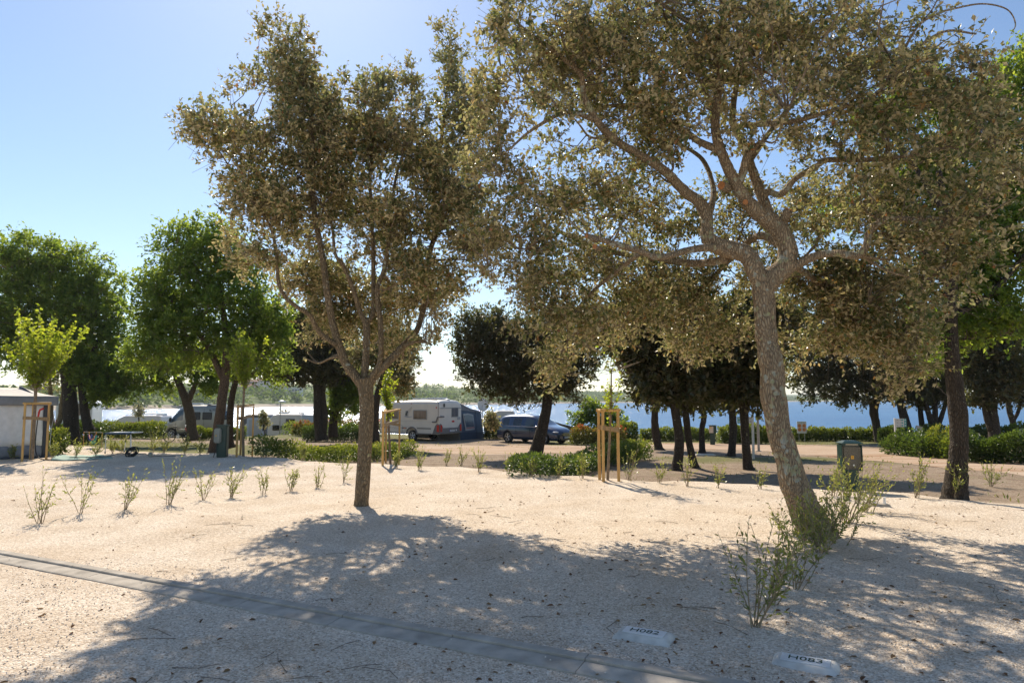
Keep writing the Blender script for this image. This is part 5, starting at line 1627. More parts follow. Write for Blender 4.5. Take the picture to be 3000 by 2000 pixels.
signpost('green and white direction signboard half hidden by the straight brown trunk', 2208, 1344, 1221, (42, 19), -1, ['40', '19'], False)
signpost('small numbered direction sign with teal edge among the bushes', 2626, 1322, 1226, (30, 24), 1, ['110 - 106', '16 - 17', '101 - 105'], True)
g = G(2349, 1293)
d = g.y - .8
c = P(2349, 1255, d)
root = thing('warning_sign', 'white board with four orange prohibition discs above the sea hedge', 'sign', (c.x, d, gzf(c.x, d)), 0)
z0 = P(2349, 1234, d).z - root.location.z
w = 27 * d / 2000
h = 34 * d / 2000
b = B(); b.box((0, 0, z0 - h / 2), (w, .03, h)); bd = b.build('board', M['sign_white'], root)
for sx in (-.3, .3):
    b = B(); b.tube([(sx * w, .04, -.05), (sx * w, .04, z0 - .1)], .02, 8); b.build('post', M['post_grey'], root)
for i in range(2):
    for j in range(2):
        x, z = (-.25 + .5 * i) * w, z0 - h * (.36 + .33 * j)
        rr = w * .19
        b = B(); b.tube([(x, -.016, z), (x, -.019, z)], rr, 20); ring = b.build('prohibition_disc', M['red'], bd)
        b = B(); b.tube([(x, -.0192, z), (x, -.021, z)], rr * .86, 20); b.build('disc_field', M['orange'], ring)
        b = B(); b.box((x - rr * .15, -.0225, z - rr * .1), (rr * .9, .003, rr * .35)); b.box((x - rr * .35, -.0226, z + rr * .15), (rr * .25, .003, rr * .4)); b.build('pictogram', M['sign_text'], ring)
text('Camping', h * .11, M['teal'], bd, (0, -.0165, z0 - h * .09), (math.pi / 2, 0, 0))
g = G(2697, 1308)
b = B(); b.prism([(-.13, 0), (.13, 0), (.13, .98), (-.16, 1.06), (-.16, 1.0), (-.13, .98)], .12, 'Y', -.06)
o = b.build('post_box', M['beige_panel'])
o.location = g
tag(o, 'plain beige upright panel between the bushes and the shore trunks', 'post')
g = G(2223, 1322)
root = thing('lamp_post', 'slim grey lamp pole rising behind the leaning oak trunk', 'lamp post', tuple(g))
b = B(); b.tube([(0, 0, -.1), (0, 0, 4.2)], [.055, .045], 10); b.build('pole', M['post_grey'], root)
b = B(); b.tube([(0, 0, 4.2), (0, 0, 4.28), (0, 0, 4.5)], [.05, .2, .12], 14); b.build('lamp_head', M['white_metal'], root)
b = B(); b.tube([(0, 0, 0), (0, 0, .03)], .12, 12); b.build('base_plate', M['post_grey'], root)
for px, top, dd, lab in ((822, 1177, 60, 'round headed lamp post beside the far white caravan'), (294, 1196, 62, 'thin lamp post beside the far motorhome nose')):
    c = P(px, top, dd)
    zz = gzf(c.x, dd)
    H = c.z - zz
    root = thing('lamp_post', lab, 'lamp post', (c.x, dd, zz))
    b = B(); b.tube([(0, 0, -.1), (0, 0, H)], [.05, .04], 8); b.build('pole', M['post_grey'], root)
    b = B(); b.tube([(.12, 0, H - .05), (.12, 0, H), (.12, 0, H + .1), (.12, 0, H + .15)], [.1, .33, .26, .06], 14); b.build('lamp_head', M['white_metal'], root)
p = P(2065, 1331, G(2065, 1334).y)
b = B(); b.bbox((0, 0, .02), (.75, .4, .08), .02)
o = b.build('concrete_slab', M['pale_concrete']); o.location = (p.x, p.y, gzf(p.x, p.y)); tag(o, 'flat pale concrete slab on the grass behind the thin crooked trunk', 'slab')

# ------------------------------------------------------------------ vehicles
def paint(name, col, metal=0.0, rough=.3, coat=.6):
    return plain(name, col, rough, metal, noise_amt=.03, noise_scale=2, coat=coat)


M['car_blue'] = paint('dark_blue_car_paint', (0.008, 0.028, 0.08), .3, .3, 1.0)
M['car_glass'] = glassmat('tinted_car_glass', (0.012, 0.015, 0.018), .04)
M['clear_glass'] = glassmat('blue_grey_windscreen', (0.05, 0.075, 0.09), .05)
M['chrome'] = plain('chrome', (0.75, 0.75, 0.75), .15, metal=1.0, noise_amt=.02)
M['alloy'] = plain('alloy_rim', (0.55, 0.55, 0.55), .3, metal=.8, noise_amt=.05)
M['tyre'] = plain('tyre_rubber', (0.018, 0.018, 0.018), .8)
M['headlamp'] = glassmat('headlamp_glass', (0.5, 0.52, 0.55), .08)
M['tail_red'] = plain('tail_light_red', (0.55, 0.02, 0.02), .2, noise_amt=.1)
M['plate_white'] = plain('plate_white', (0.75, 0.75, 0.75), .4, noise_amt=.02)
M['plate_blue'] = plain('plate_blue', (0.02, 0.06, 0.45), .4)
M['caravan_white'] = paint('caravan_off_white', (0.72, 0.68, 0.61), 0, .45, .1)
M['caravan_grey'] = paint('caravan_grey_plastic', (0.17, 0.165, 0.165), 0, .5, 0)
M['caravan_frame'] = paint('window_frame_grey', (0.36, 0.37, 0.38), 0, .4, 0)
M['stripe_blue'] = paint('stripe_blue', (0.06, 0.16, 0.36), 0, .4, 0)
M['amber'] = plain('amber_lens', (0.8, 0.2, 0.02), .3)
M['curtain_glass'] = None
M['van_beige'] = paint('silver_beige_van_paint', (0.36, 0.33, 0.27), .45, .35, .6)
M['motor_white'] = paint('motorhome_cream', (0.66, 0.60, 0.55), 0, .4, .2)
M['far_grey'] = paint('far_dark_grey_panel', (0.10, 0.10, 0.11), 0, .5, 0)
M['far_blue_grey'] = paint('far_pale_grey_blue', (0.42, 0.46, 0.54), 0, .5, 0)


def curtain_glass():
    m, nt, p, out = newmat('caravan_window_with_curtains')
    tc = N(nt, 'ShaderNodeTexCoord')
    mp = N(nt, 'ShaderNodeMapping')
    mp.inputs['Scale'].default_value = (1, 1, .02)
    nt.links.new(tc.outputs['Object'], mp.inputs['Vector'])
    nz = N(nt, 'ShaderNodeTexNoise', Scale=26.0, Detail=3.0)
    nt.links.new(mp.outputs[0], nz.inputs['Vector'])
    r = ramp(nt, nz.outputs['Fac'], [(0.35, (0.028, 0.020, 0.016)), (0.68, (0.20, 0.155, 0.13))])
    nt.links.new(r.outputs[0], p.inputs['Base Color'])
    p.inputs['Roughness'].default_value = .06
    p.inputs['Specular IOR Level'].default_value = .6
    return m


M['curtain_glass'] = curtain_glass()


def cage(stations, matf, nmat, sub=2, cutters=(), name='body'):
    """stations: (x, [(y, z), ...] half ring from bottom to top, y > 0). Smooth surface; returns {index: bmesh-ready (verts, faces)}"""
    K = len(stations[0][1])
    bm = bmesh.new()
    rings = []
    for x, half in stations:
        ring = [bm.verts.new((x, y, z)) for y, z in half] + [bm.verts.new((x, -y, z)) for y, z in reversed(half)]
        rings.append(ring)
    n = 2 * K
    for i in range(len(rings) - 1):
        for k in range(n):
            k2 = (k + 1) % n
            f = bm.faces.new((rings[i][k], rings[i + 1][k], rings[i + 1][k2], rings[i][k2]))
            band = k if k < K else (2 * K - 2 - k if k < 2 * K - 1 else K)
            f.material_index = matf(i, band if k != K - 1 else K - 1, 1 if k < K - 1 else (-1 if K <= k < 2 * K - 1 else 0))
    for ring, flip in ((rings[0], False), (rings[-1], True)):
        for k in range(K - 1):
            q = (ring[k], ring[k + 1], ring[n - 2 - k], ring[n - 1 - k])
            f = bm.faces.new(q if not flip else q[::-1])
            f.material_index = matf(-1 if not flip else len(stations), k, 0)
    bmesh.ops.recalc_face_normals(bm, faces=bm.faces)
    me = bpy.data.meshes.new(name)
    bm.to_mesh(me)
    bm.free()
    for i in range(nmat):
        me.materials.append(bpy.data.materials.get('dark_joint'))
    ob = link(bpy.data.objects.new('temp_body', me))
    md = ob.modifiers.new('s', 'SUBSURF')
    md.levels = md.render_levels = sub
    temps = []
    for (cx, cz, cr, half) in cutters:
        for sy in (1, -1):
            bb = B()
            bb.tube([(cx, sy * (half - .26), cz), (cx, sy * (half + .4), cz)], cr, 28)
            c = bb.build('temp_cut', M['slot'])
            c.hide_render = True
            temps.append(c)
            bo = ob.modifiers.new('c', 'BOOLEAN')
            bo.operation = 'DIFFERENCE'
            bo.object = c
            bo.solver = 'EXACT'
    dg = bpy.context.evaluated_depsgraph_get()
    ev = ob.evaluated_get(dg).to_mesh()
    co = np.array([v.co[:] for v in ev.vertices])
    groups = {}
    for p in ev.polygons:
        groups.setdefault(p.material_index, []).append(tuple(p.vertices))
    ob.evaluated_get(dg).to_mesh_clear()
    for t in temps + [ob]:
        bpy.data.objects.remove(t)
    return co, groups


def from_cage(co, faces, name, mat, parent, push=0.0):
    used = sorted({i for f in faces for i in f})
    idx = {u: i for i, u in enumerate(used)}
    me = bpy.data.meshes.new(name)
    me.from_pydata([tuple(co[u]) for u in used], [], [tuple(idx[i] for i in f) for f in faces])
    me.polygons.foreach_set('use_smooth', np.full(len(me.polygons), True))
    me.update()
    me.materials.append(mat)
    return link(bpy.data.objects.new(name, me), parent)


def wheel(parent, x, y, z, r, w, spokes=5, side=1, rimm=None):
    """tyre, rim with spokes facing +-y"""
    seg = 28
    b = B()
    prof = [(-w / 2, r * .68), (-w / 2, r * .93), (-w * .36, r), (w * .36, r), (w / 2, r * .93), (w / 2, r * .68)]
    n = len(prof)
    vs = [(x + q * math.cos(2 * math.pi * k / seg), y + p, z + q * math.sin(2 * math.pi * k / seg)) for k in range(seg) for p, q in prof]
    fs = [(k * n + i, ((k + 1) % seg) * n + i, ((k + 1) % seg) * n + (i + 1) % n, k * n + (i + 1) % n) for k in range(seg) for i in range(n)]
    b.add(vs, fs)
    wh = b.build('wheel', M['tyre'], parent, smooth=False)
    b = B()
    yo = y + side * w * .32
    b.tube([(x, y - side * w * .1, z), (x, y - side * w * .05, z)], r * .68, 24)
    b.build('rim_back', M['slot'], wh)
    b = B()
    seg2 = 24
    ringp = [(0, r * .69), (side * .02, r * .69), (side * .02, r * .6), (0, r * .6)]
    vs = [(x + q * math.cos(2 * math.pi * k / seg2), yo + p, z + q * math.sin(2 * math.pi * k / seg2)) for k in range(seg2) for p, q in ringp]
    b.add(vs, [(k * 4 + i, ((k + 1) % seg2) * 4 + i, ((k + 1) % seg2) * 4 + (i + 1) % 4, k * 4 + (i + 1) % 4) for k in range(seg2) for i in range(4)])
    for k in range(spokes):
        for off in (-.13, .13):
            a = 2 * math.pi * k / spokes + .3
            a1 = a + off
            p0 = Vector((x + math.cos(a) * r * .1, yo, z + math.sin(a) * r * .1))
            p1 = Vector((x + math.cos(a1) * r * .64, yo + side * .01, z + math.sin(a1) * r * .64))
            b.tube([p0, p1], [r * .06, r * .055], 5)
    b.tube([(x, yo - .02, z), (x, yo + side * .03, z)], r * .15, 10)
    b.build('rim', rimm or M['alloy'], wh)
    return wh


def blue_car():
    rear, front = Vector((.3, 43.0, 0)), Vector((2.46, 41.1, 0))
    dr = (front - rear).normalized()
    mid = (rear + front) / 2
    z = gzf(mid.x, mid.y)
    root = thing('minivan_car', 'dark blue people carrier parked facing right beside the grey awning', 'car', (mid.x, mid.y, z), math.atan2(dr.y, dr.x))

    def st(x, ws, wm, wb, zb, wr, zr, wt, zt, zl=.2, zs=.34):
        return (x, [(.35 * ws, zl), (ws * .92, zl + .01), (ws, zs), (wm, .62 if zb > .75 else zb - .12), (wb, zb), (wr, zr), (wt, zt)])
    S = [st(-2.40, .70, .72, .70, .95, .62, 1.02, .3, 1.05, .36, .45), st(-2.36, .84, .87, .84, .98, .74, 1.10, .4, 1.14, .26, .4), st(-2.30, .87, .91, .88, 1.0, .76, 1.20, .5, 1.26, .22), st(-2.12, .88, .92, .90, 1.02, .70, 1.52, .52, 1.60),
         st(-1.95, .88, .92, .90, 1.02, .70, 1.56, .52, 1.66), st(-1.25, .88, .925, .91, 1.01, .71, 1.60, .52, 1.73), st(-1.15, .88, .925, .91, 1.01, .71, 1.605, .52, 1.735), st(-.18, .88, .925, .91, 1.0, .71, 1.605, .52, 1.74), st(-.08, .88, .925, .91, 1.0, .71, 1.60, .52, 1.74),
         st(.35, .88, .925, .91, .99, .70, 1.56, .52, 1.71), st(.55, .88, .925, .91, .985, .69, 1.50, .52, 1.66), st(1.28, .88, .92, .90, .97, .74, 1.12, .5, 1.19), st(1.38, .88, .92, .90, .96, .74, 1.06, .5, 1.12), st(1.75, .88, .92, .88, .91, .68, 1.0, .45, 1.045),
         st(2.10, .86, .90, .84, .80, .62, .93, .4, .97), st(2.32, .80, .82, .78, .70, .58, .82, .35, .86, .22), st(2.42, .68, .70, .66, .60, .5, .68, .3, .71, .28, .36)]

    def mf(i, k, s):
        if s and k == 4 and i in (4, 6, 8, 9):
            return {4: 1, 6: 2, 8: 3, 9: 3}[i] if s < 0 else {4: 4, 6: 5, 8: 6, 9: 6}[i]
        if k in (5, 6) and i == 10:
            return 7
        if k in (5, 6) and i in (2,) or (k == 6 and i == 2):
            return 8
        return 0
    co, gr = cage(S, mf, 9, 2, [(-1.425, .35, .40, .9), (1.425, .35, .40, .9)])
    body = from_cage(co, gr[0] + gr.get(9, []), 'body', M['car_blue'], root)
    for k, nm in ((1, 'rear_quarter_window'), (2, 'rear_door_window'), (3, 'front_door_window'), (4, 'rear_quarter_window'), (5, 'rear_door_window'), (6, 'front_door_window'), (7, 'windscreen'), (8, 'tailgate_window')):
        if k in gr:
            from_cage(co, gr[k], nm, M['clear_glass'] if k in (7, 3) else M['car_glass'], root)
    for x in (-1.425, 1.425):
        for s in (1, -1):
            wheel(root, x, s * .80, .345, .345, .23, 5, s)
    # floor so that one cannot look through
    b = B(); b.box((0, 0, .33), (4.2, 1.2, .12)); b.build('underbody', M['slot'], root)
    s = -1
    b = B(); b.tube([(-2.0, s * .905, 1.035), (-1.2, s * .917, 1.03), (0, s * .917, 1.02), (.9, s * .912, 1.0), (1.2, s * .9, .985)], .009, 6); b.build('chrome_strip', M['chrome'], root)
    b = B(); b.tube([(-1.9, s * .60, 1.70), (-1.0, s * .60, 1.765), (0, s * .60, 1.77), (.4, s * .60, 1.74)], .015, 6); b.build('roof_rail', M['chrome'], root)
    for x, lab in ((-.35, 'rear'), (.75, 'front')):
        b = B(); b.bbox((x, s * .935, .90), (.2, .03, .03), .01); b.build('door_handle', M['car_blue'], root)
    b = B(); b.ball((.98, s * 1.02, 1.04), (.08, .11, .075)); b.tube([(1.0, s * .88, 1.0), (.98, s * .98, 1.02)], .02, 6); b.build('mirror', M['chrome'], root, smooth=True)
    for sy in (-1, 1):
        b = B(); b.add([(2.18, sy * .80, .70), (2.38, sy * .60, .66), (2.36, sy * .56, .74), (1.95, sy * .865, .82), (1.92, sy * .89, .76)], [(0, 1, 2, 3, 4)])
        b2 = B(); b2.ball((2.17, sy * .735, .735), (.24, .15, .055), 14, 8); b2.build('headlamp', M['headlamp'], root, smooth=True)
        b = B(); b.ball((-2.26, sy * .81, .95), (.1, .085, .14), 12, 8); b.build('tail_light', M['tail_red'], root, smooth=True)
        b = B(); b.tube([(2.20, sy * .82, .50), (2.36, sy * .62, .33), (2.30, sy * .74, .31), (2.16, sy * .84, .40), (2.20, sy * .82, .50)], .012, 5); b.build('fog_trim', M['chrome'], root)
    b = B(); b.ball((2.36, 0, .60), (.09, .50, .14), 20, 8); gl = b.build('grille', M['black_gloss'], root, smooth=True)
    for zz in (.53, .57, .61, .65, .69):
        b = B(); b.box((2.445, 0, zz), (.012, .84 - abs(zz - .61) * 3, .012)); b.build('grille_bar', M['chrome'], gl)
    b = B(); b.box((2.455, 0, .42), (.012, .52, .11)); pl = b.build('number_plate', M['plate_white'], root)
    b = B(); b.box((2.463, -.235, .42), (.004, .045, .11)); b.build('euro_band', M['plate_blue'], pl)
    text('SHA LR 74', .09, M['sign_text'], pl, (2.463, .02, .42), (math.pi / 2, 0, math.pi / 2))
    b = B(); b.box((2.40, 0, .32), (.08, 1.1, .1)); b.build('lower_intake', M['black_gloss'], root)
    for x in (-.75, .35, 1.22):
        b = B(); b.tube([(x, s * .9255, .98), (x + .02, s * .936, .62), (x, s * .91, .32)], .005, 4); b.build('door_seam', M['slot'], root)
    for px_, h in ((-.2, 0), (.55, 0)):
        for sy in (-.38, .38):
            b = B(); b.bbox((px_, sy, 1.02), (.12, .42, .55), .05); b.bbox((px_, sy, 1.36), (.1, .24, .18), .04); b.build('seat', M['black'], root)
    return root


blue_car()


def rrect(w, h, r, n=4):
    pts = []
    for cx, cy, a0 in ((w / 2 - r, h / 2 - r, 0), (-w / 2 + r, h / 2 - r, 90), (-w / 2 + r, -h / 2 + r, 180), (w / 2 - r, -h / 2 + r, 270)):
        for k in range(n + 1):
            a = R(a0 + 90 * k / n)
            pts.append((cx + r * math.cos(a), cy + r * math.sin(a)))
    return pts


def window(parent, cx, y, cz, w, h, sgn, frame=M['caravan_frame'], glass=None, name='window', th=.025, fr=.05, r=.06):
    """window proud of a side wall that faces sgn*y"""
    b = B(); b.prism([(cx + p, cz + q) for p, q in rrect(w, h, r)], th * sgn, 'Y', y)
    f = b.build(name, frame, parent)
    b = B(); b.prism([(cx + p, cz + q) for p, q in rrect(w - 2 * fr, h - 2 * fr, r * .7)], .006 * sgn, 'Y', y + th * sgn)
    b.build('pane', glass or M['curtain_glass'], f)
    return f


def caravan():
    c0 = Vector((-4.52, 42.8, 0))
    u = Vector((-.84, .545, 0)).normalized()     # towards the drawbar
    v = Vector((u.y, -u.x, 0))                   # towards the awning (far side) is -v or v
    if v.y < 0:
        v = -v
    L, W = 5.0, 2.25
    base = c0 + u * L / 2 + v * W / 2
    z = gzf(base.x, base.y)
    # local x = towards rear, local y chosen so that -y faces the camera side
    ang = math.atan2(-u.y, -u.x)
    root = thing('caravan', 'cream touring caravan with curtained windows parked behind the third stake frame', 'caravan', (base.x, base.y, z + .02), ang)
    hw = W / 2

    def ring(zb, zt, w=hw, r=.16):
        return [(w * .5, zb), (w - .03, zb), (w, zb + .05), (w, zb + .3), (w, (zb + zt) / 2), (w, zt - r * 1.6), (w - .012, zt - r), (w - r, zt), (w * .5, zt + .04)]
    S = [(-2.52, ring(.62, 1.35)), (-2.50, ring(.52, 1.5)), (-2.46, ring(.45, 1.62)), (-2.32, ring(.43, 1.92)), (-2.05, ring(.42, 2.30)), (-1.8, ring(.42, 2.47)), (-1.5, ring(.42, 2.52)), (-1.45, ring(.42, 2.525)), (0, ring(.42, 2.56)), (1.4, ring(.42, 2.57)), (2.2, ring(.42, 2.56)),
         (2.36, ring(.44, 2.53)), (2.45, ring(.5, 2.44)), (2.49, ring(.55, 2.3)), (2.50, ring(.6, 2.1))]
    co, gr = cage(S, lambda i, k, s: 0, 1, 2, [(.25, .42, .40, hw)])
    from_cage(co, gr[0] + gr.get(1, []), 'body', M['caravan_white'], root)
    s = -1
    y = -hw
    window(root, -1.45, y, 1.66, 1.15, .62, s)
    window(root, .92, y, 1.66, 1.15, .62, s)
    for sy in (1, -1):
        wheel(root, .25, sy * (hw - .14), .33, .33, .2, 5, sy, M['steel'])
    # wheel arch trim, skirt line and stripe
    b = B()
    q = [(.25 + .44 * math.cos(R(a)), y - .012, .42 + .44 * math.sin(R(a))) for a in range(0, 181, 12)]
    b.tube(q, .045, 6); b.build('arch_trim', M['caravan_grey'], root)
    b = B(); b.box((-1.3, y - .006, .80), (2.2, .012, .07)); b.box((1.25, y - .006, .80), (1.15, .012, .07)); b.build('stripe', M['caravan_grey'], root)
    b = B(); b.box((-1.2, y - .004, .88), (2.4, .008, .012)); b.box((1.2, y - .004, .88), (1.2, .008, .012)); b.box((.1, y - .004, 1.24), (4.6, .008, .01)); b.build('side_seam', M['caravan_frame'], root)
    b = B(); b.box((-1.3, y - .012, .47), (2.2, .03, .06)); b.box((1.2, y - .012, .47), (1.3, .03, .06)); b.build('floor_rail', M['caravan_grey'], root)
    b = B(); b.tube([(-1.95, y + .1, 2.43), (-1.5, y + .1, 2.555), (0, y + .1, 2.59), (1.6, y + .1, 2.595), (2.15, y + .09, 2.58), (2.3, y + .06, 2.52), (2.38, y + .03, 2.4), (2.40, y - .0, 2.2), (2.40, y - .0, 1.3)], .018, 6); b.build('edge_rail', M['caravan_grey'], root)
    b = B(); b.prism([(-1.1 + p, .74 + q_) for p, q_ in rrect(1.1, .5, .08)], -.008, 'Y', y); fl = b.build('locker_flap', M['caravan_frame'], root)
    b = B(); b.prism([(-1.1 + p, .74 + q_) for p, q_ in rrect(1.05, .45, .07)], -.004, 'Y', y - .008); b.build('flap_face', M['caravan_white'], fl)
    for x in (-1.85, -.35):
        b = B(); b.box((x, y - .015, .79), (.14, .016, .05)); b.build('side_marker', M['amber'], root)
    # grab handle bracket
    b = B(); b.tube([(1.95, y - .03, 1.22), (2.25, y - .03, 1.22), (2.36, y - .03, 1.52), (2.58, y + .1, 1.55), (2.62, y + .3, 1.55)], .05, 6); b.build('grab_handle', M['caravan_grey'], root)
    # emblem with swooshes on the side
    b = B(); b.box((-.2, y - .005, 1.72), (.26, .006, .34)); b.build('emblem', M['caravan_frame'], root)
    b = B(); b.ball((-.17, y - .01, 1.82), (.07, .004, .09), 8, 6); b.ball((-.24, y - .01, 1.68), (.08, .004, .1), 8, 6); b.build('emblem_figure', M['sign_text'], root)
    b = B(); b.tube([(-.12, y - .008, 1.86), (.05, y - .008, 2.0), (.22, y - .008, 2.16)], .012, 4); b.tube([(-.05, y - .008, 1.80), (.1, y - .008, 1.92), (.25, y - .008, 2.1)], .009, 4); b.build('swoosh', M['caravan_frame'], root)
    b = B(); b.tube([(-.38, y - .008, 1.55), (-.1, y - .008, 1.50), (.25, y - .008, 1.53)], .018, 4); b.build('swoosh', M['stripe_blue'], root)
    b = B(); b.ball((.2, y - .02, 2.36), (.025, .02, .03)); b.ball((2.25, y - .02, 2.12), (.03, .02, .07)); b.build('clearance_light', M['tail_red'], root)
    # rear end (local +x): bumper, lights, window
    b = B()
    pts = [(-hw - .012, .50), (hw + .012, .50), (hw + .012, 1.05), (hw - .12, 1.12), (hw - .35, .84), (-hw + .35, .84), (-hw + .12, 1.12), (-hw - .012, 1.05)]
    b.prism(pts, .10, 'X', 2.44)
    b.prism([(1.95, .46), (2.49, .5), (2.49, 1.08), (2.32, 1.12), (2.18, 1.0), (2.05, .7)], .025, 'Y', -hw - .022)
    b.build('rear_bumper', M['caravan_grey'], root)
    for sy in (-1, 1):
        b = B(); b.bbox((2.545, sy * (hw - .13), .82), (.03, .17, .42), .012); b.build('tail_light', M['tail_red'], root)
    b = B(); b.bbox((2.40, -hw - .028, .82), (.2, .02, .42), .008); b.build('tail_light', M['tail_red'], root)
    b = B(); b.box((2.545, .1, .66), (.012, .52, .11)); pl = b.build('number_plate', M['plate_white'], root)
    b = B(); b.box((2.553, -.135, .66), (.004, .05, .11)); b.build('euro_band', M['plate_blue'], pl)
    text('SHA R 74', .09, M['sign_text'], pl, (2.553, .12, .66), (math.pi / 2, 0, math.pi / 2))
    b = B(); b.tube([(2.545, .52, .68), (2.557, .52, .68)], .06, 12); b.build('speed_disc', M['plate_white'], root)
    b = B(); b.prism([(.42 + p, 1.80 + q_) for p, q_ in rrect(.72, .62, .06)], .025, 'X', 2.50); wf = b.build('window', M['caravan_frame'], root)
    b = B(); b.prism([(.42 + p, 1.80 + q_) for p, q_ in rrect(.62, .52, .05)], .006, 'X', 2.525); b.build('pane', M['curtain_glass'], wf)
    b = B(); b.box((2.51, 0, 2.08), (.03, 2.2, .06)); b.build('rear_seam', M['caravan_frame'], root)
    b = B(); b.ball((2.51, .25, 1.24), (.02, .17, .06), 10, 6); b.build('brake_light', M['tail_red'], root)
    b = B(); b.box((2.51, .85, 1.42), (.02, .3, .18)); b.build('vent', M['caravan_frame'], root)
    b = B(); b.box((2.515, -.68, 2.26), (.01, .16, .22)); b.build('rear_emblem', M['sign_text'], root)
    # roof vents
    b = B(); b.bbox((-.2, .1, 2.66), (.8, .6, .1), .05); b.build('roof_hatch', M['white_metal'], root)
    b = B(); b.bbox((1.35, 0, 2.68), (1.2, .9, .14), .06); b.build('roof_hatch', M['white_metal'], root)
    b = B(); b.ball((2.15, .1, 2.62), (.16, .16, .06)); b.build('roof_cap', M['white_metal'], root)
    b = B(); b.box((.2, hw - .05, .24), (4.4, .02, .44)); b.build('under_shade_sheet', M['caravan_grey'], root)  # added dark sheet standing in for the shade beneath the caravan
    # drawbar and steadies
    b = B(); b.tube([(-2.4, -.5, .42), (-3.5, 0, .45)], .04, 6); b.tube([(-2.4, .5, .42), (-3.5, 0, .45)], .04, 6); b.tube([(-3.3, 0, .7), (-3.3, 0, .05)], .035, 8); b.build('drawbar', M['caravan_grey'], root)
    b = B(); b.bbox((-2.75, 0, .65), (.5, 1.2, .4), .06); b.build('gas_locker', M['caravan_grey'], root)
    for sy in (-.8, .8):
        b = B(); b.tube([(2.0, sy, .44), (2.25, sy, .2), (2.1, sy, .02)], .02, 6); b.tube([(2.3, sy, .44), (2.12, sy, .22)], .016, 6); b.box((2.1, sy, .01), (.16, .16, .02)); b.build('steady', M['caravan_grey'], root)
    return root, hw


cv, CHW = caravan()
M['awning_blue'] = plain('awning_blue_grey', (0.075, 0.115, 0.175), .8, noise_amt=.1, bump=.2, bump_scale=6)
M['awning_dark'] = plain('awning_navy', (0.035, 0.06, 0.105), .8, noise_amt=.1)
M['awning_grey'] = plain('awning_grey_roof', (0.22, 0.24, 0.28), .8, noise_amt=.1, bump=.2, bump_scale=5)
M['awning_window'] = glassmat('awning_film_window', (0.05, 0.085, 0.13), .25)


def awning():
    root = thing('awning', 'blue grey caravan awning tent with film window attached to the caravan', 'awning', tuple(cv.location), cv.rotation_euler.z)
    x = 2.30           # plane of the end panel, a little inside the caravan rear
    y0, y1 = CHW + .03, CHW + 2.45
    b = B()
    b.add([(x, y0, .0), (x + .12, y1 + .1, .0), (x, y1, 1.72), (x, y0, 2.35), (x, y0, 0.5)], [(0, 1, 2, 3)])
    # solid shell: end panel, roof and front with thickness
    b = B()
    def slab(pts, n, t=.03):
        n = Vector(n).normalized() * t
        k = len(pts)
        vs = [Vector(p) for p in pts] + [Vector(p) - n for p in pts]
        b.add(vs, [tuple(range(k)), tuple(range(2 * k - 1, k - 1, -1))] + [(i, (i + 1) % k, k + (i + 1) % k, k + i) for i in range(k)])
    slab([(x + .12, y0, 0), (x + .2, y1 + .1, 0), (x + .02, y1, 1.75), (x, y0, 1.98)], (1, 0, 0))
    b.build('end_panel', M['awning_blue'], root)
    b = B(); slab([(x - 4.2, y1 + .1, 0), (x + .2, y1 + .1, 0), (x + .02, y1, 1.75), (x - 4.2, y1, 1.75)], (0, 1, 0)); b.build('front_panel', M['awning_blue'], root)
    b = B()
    n, m = 12, 6
    vs = []
    for i in range(n + 1):
        for j in range(m + 1):
            s, t = i / n, j / m
            zz = 2.40 * (1 - t) + 1.78 * t - .12 * math.sin(math.pi * t) - .05 * math.sin(math.pi * s * 3) ** 2 * t
            yy = y0 * (1 - t) + (y1 + .03) * t
            xx = x + .04 - 4.25 * s + .02 * t
            if i == 0 and j < m:
                zz -= .04
            vs.append((xx, yy, zz))
    fs = [(i * (m + 1) + j, (i + 1) * (m + 1) + j, (i + 1) * (m + 1) + j + 1, i * (m + 1) + j + 1) for i in range(n) for j in range(m)]
    b.add(vs, fs)
    o = b.build('roof_sheet', M['awning_grey'], root, smooth=True)
    so = o.modifiers.new('t', 'SOLIDIFY'); so.thickness = .02
    b = B(); slab([(x + .03, y0, 1.95), (x + .05, y1, 1.74), (x + .03, y1 + .02, 1.82), (x + .02, (y0 + y1) / 2, 2.02), (x + .02, y0, 2.40)], (1, 0, 0), .02); b.build('gable', M['awning_grey'], root)
    b = B(); slab([(x + .14, y0 + .02, .0), (x + .225, y1 + .1, .0), (x + .18, y1 + .07, .42), (x + .12, y0 + .02, .5)], (1, 0, 0), .01); b.build('mud_wall', M['awning_dark'], root)
    b = B(); slab([(x + .085, y0 + .30, 1.68), (x + .15, y0 + .52, .58), (x + .17, y0 + 1.5, .62), (x + .09, y0 + 1.42, 1.62), (x + .075, y0 + .85, 1.72)], (1, 0, 0), .02); wf = b.build('window_surround', M['caravan_frame'], root)
    b = B(); slab([(x + .105, y0 + .40, 1.58), (x + .155, y0 + .60, .82), (x + .17, y0 + 1.40, .84), (x + .11, y0 + 1.33, 1.54), (x + .095, y0 + .85, 1.62)], (1, 0, 0), .012); b.build('film_window', M['awning_window'], wf)
    b = B(); slab([(x + .158, y0 + .60, .75), (x + .162, y0 + .60, .72), (x + .178, y0 + 1.44, .76), (x + .174, y0 + 1.44, .79)], (1, 0, 0), .006); b.build('trim_stripe', M['red'], wf)
    b = B(); b.tube([(x + .02, y1, 1.75), (x + .7, y1 + .9, .02)], .012, 5); b.build('guy_rope', M['black'], root)
    for yy in (y0 + 1.7,):
        b = B(); b.tube([(x + .05, yy, 1.9), (x + .2, yy + .03, .1)], .012, 5); b.build('seam', M['awning_dark'], root)


awning()


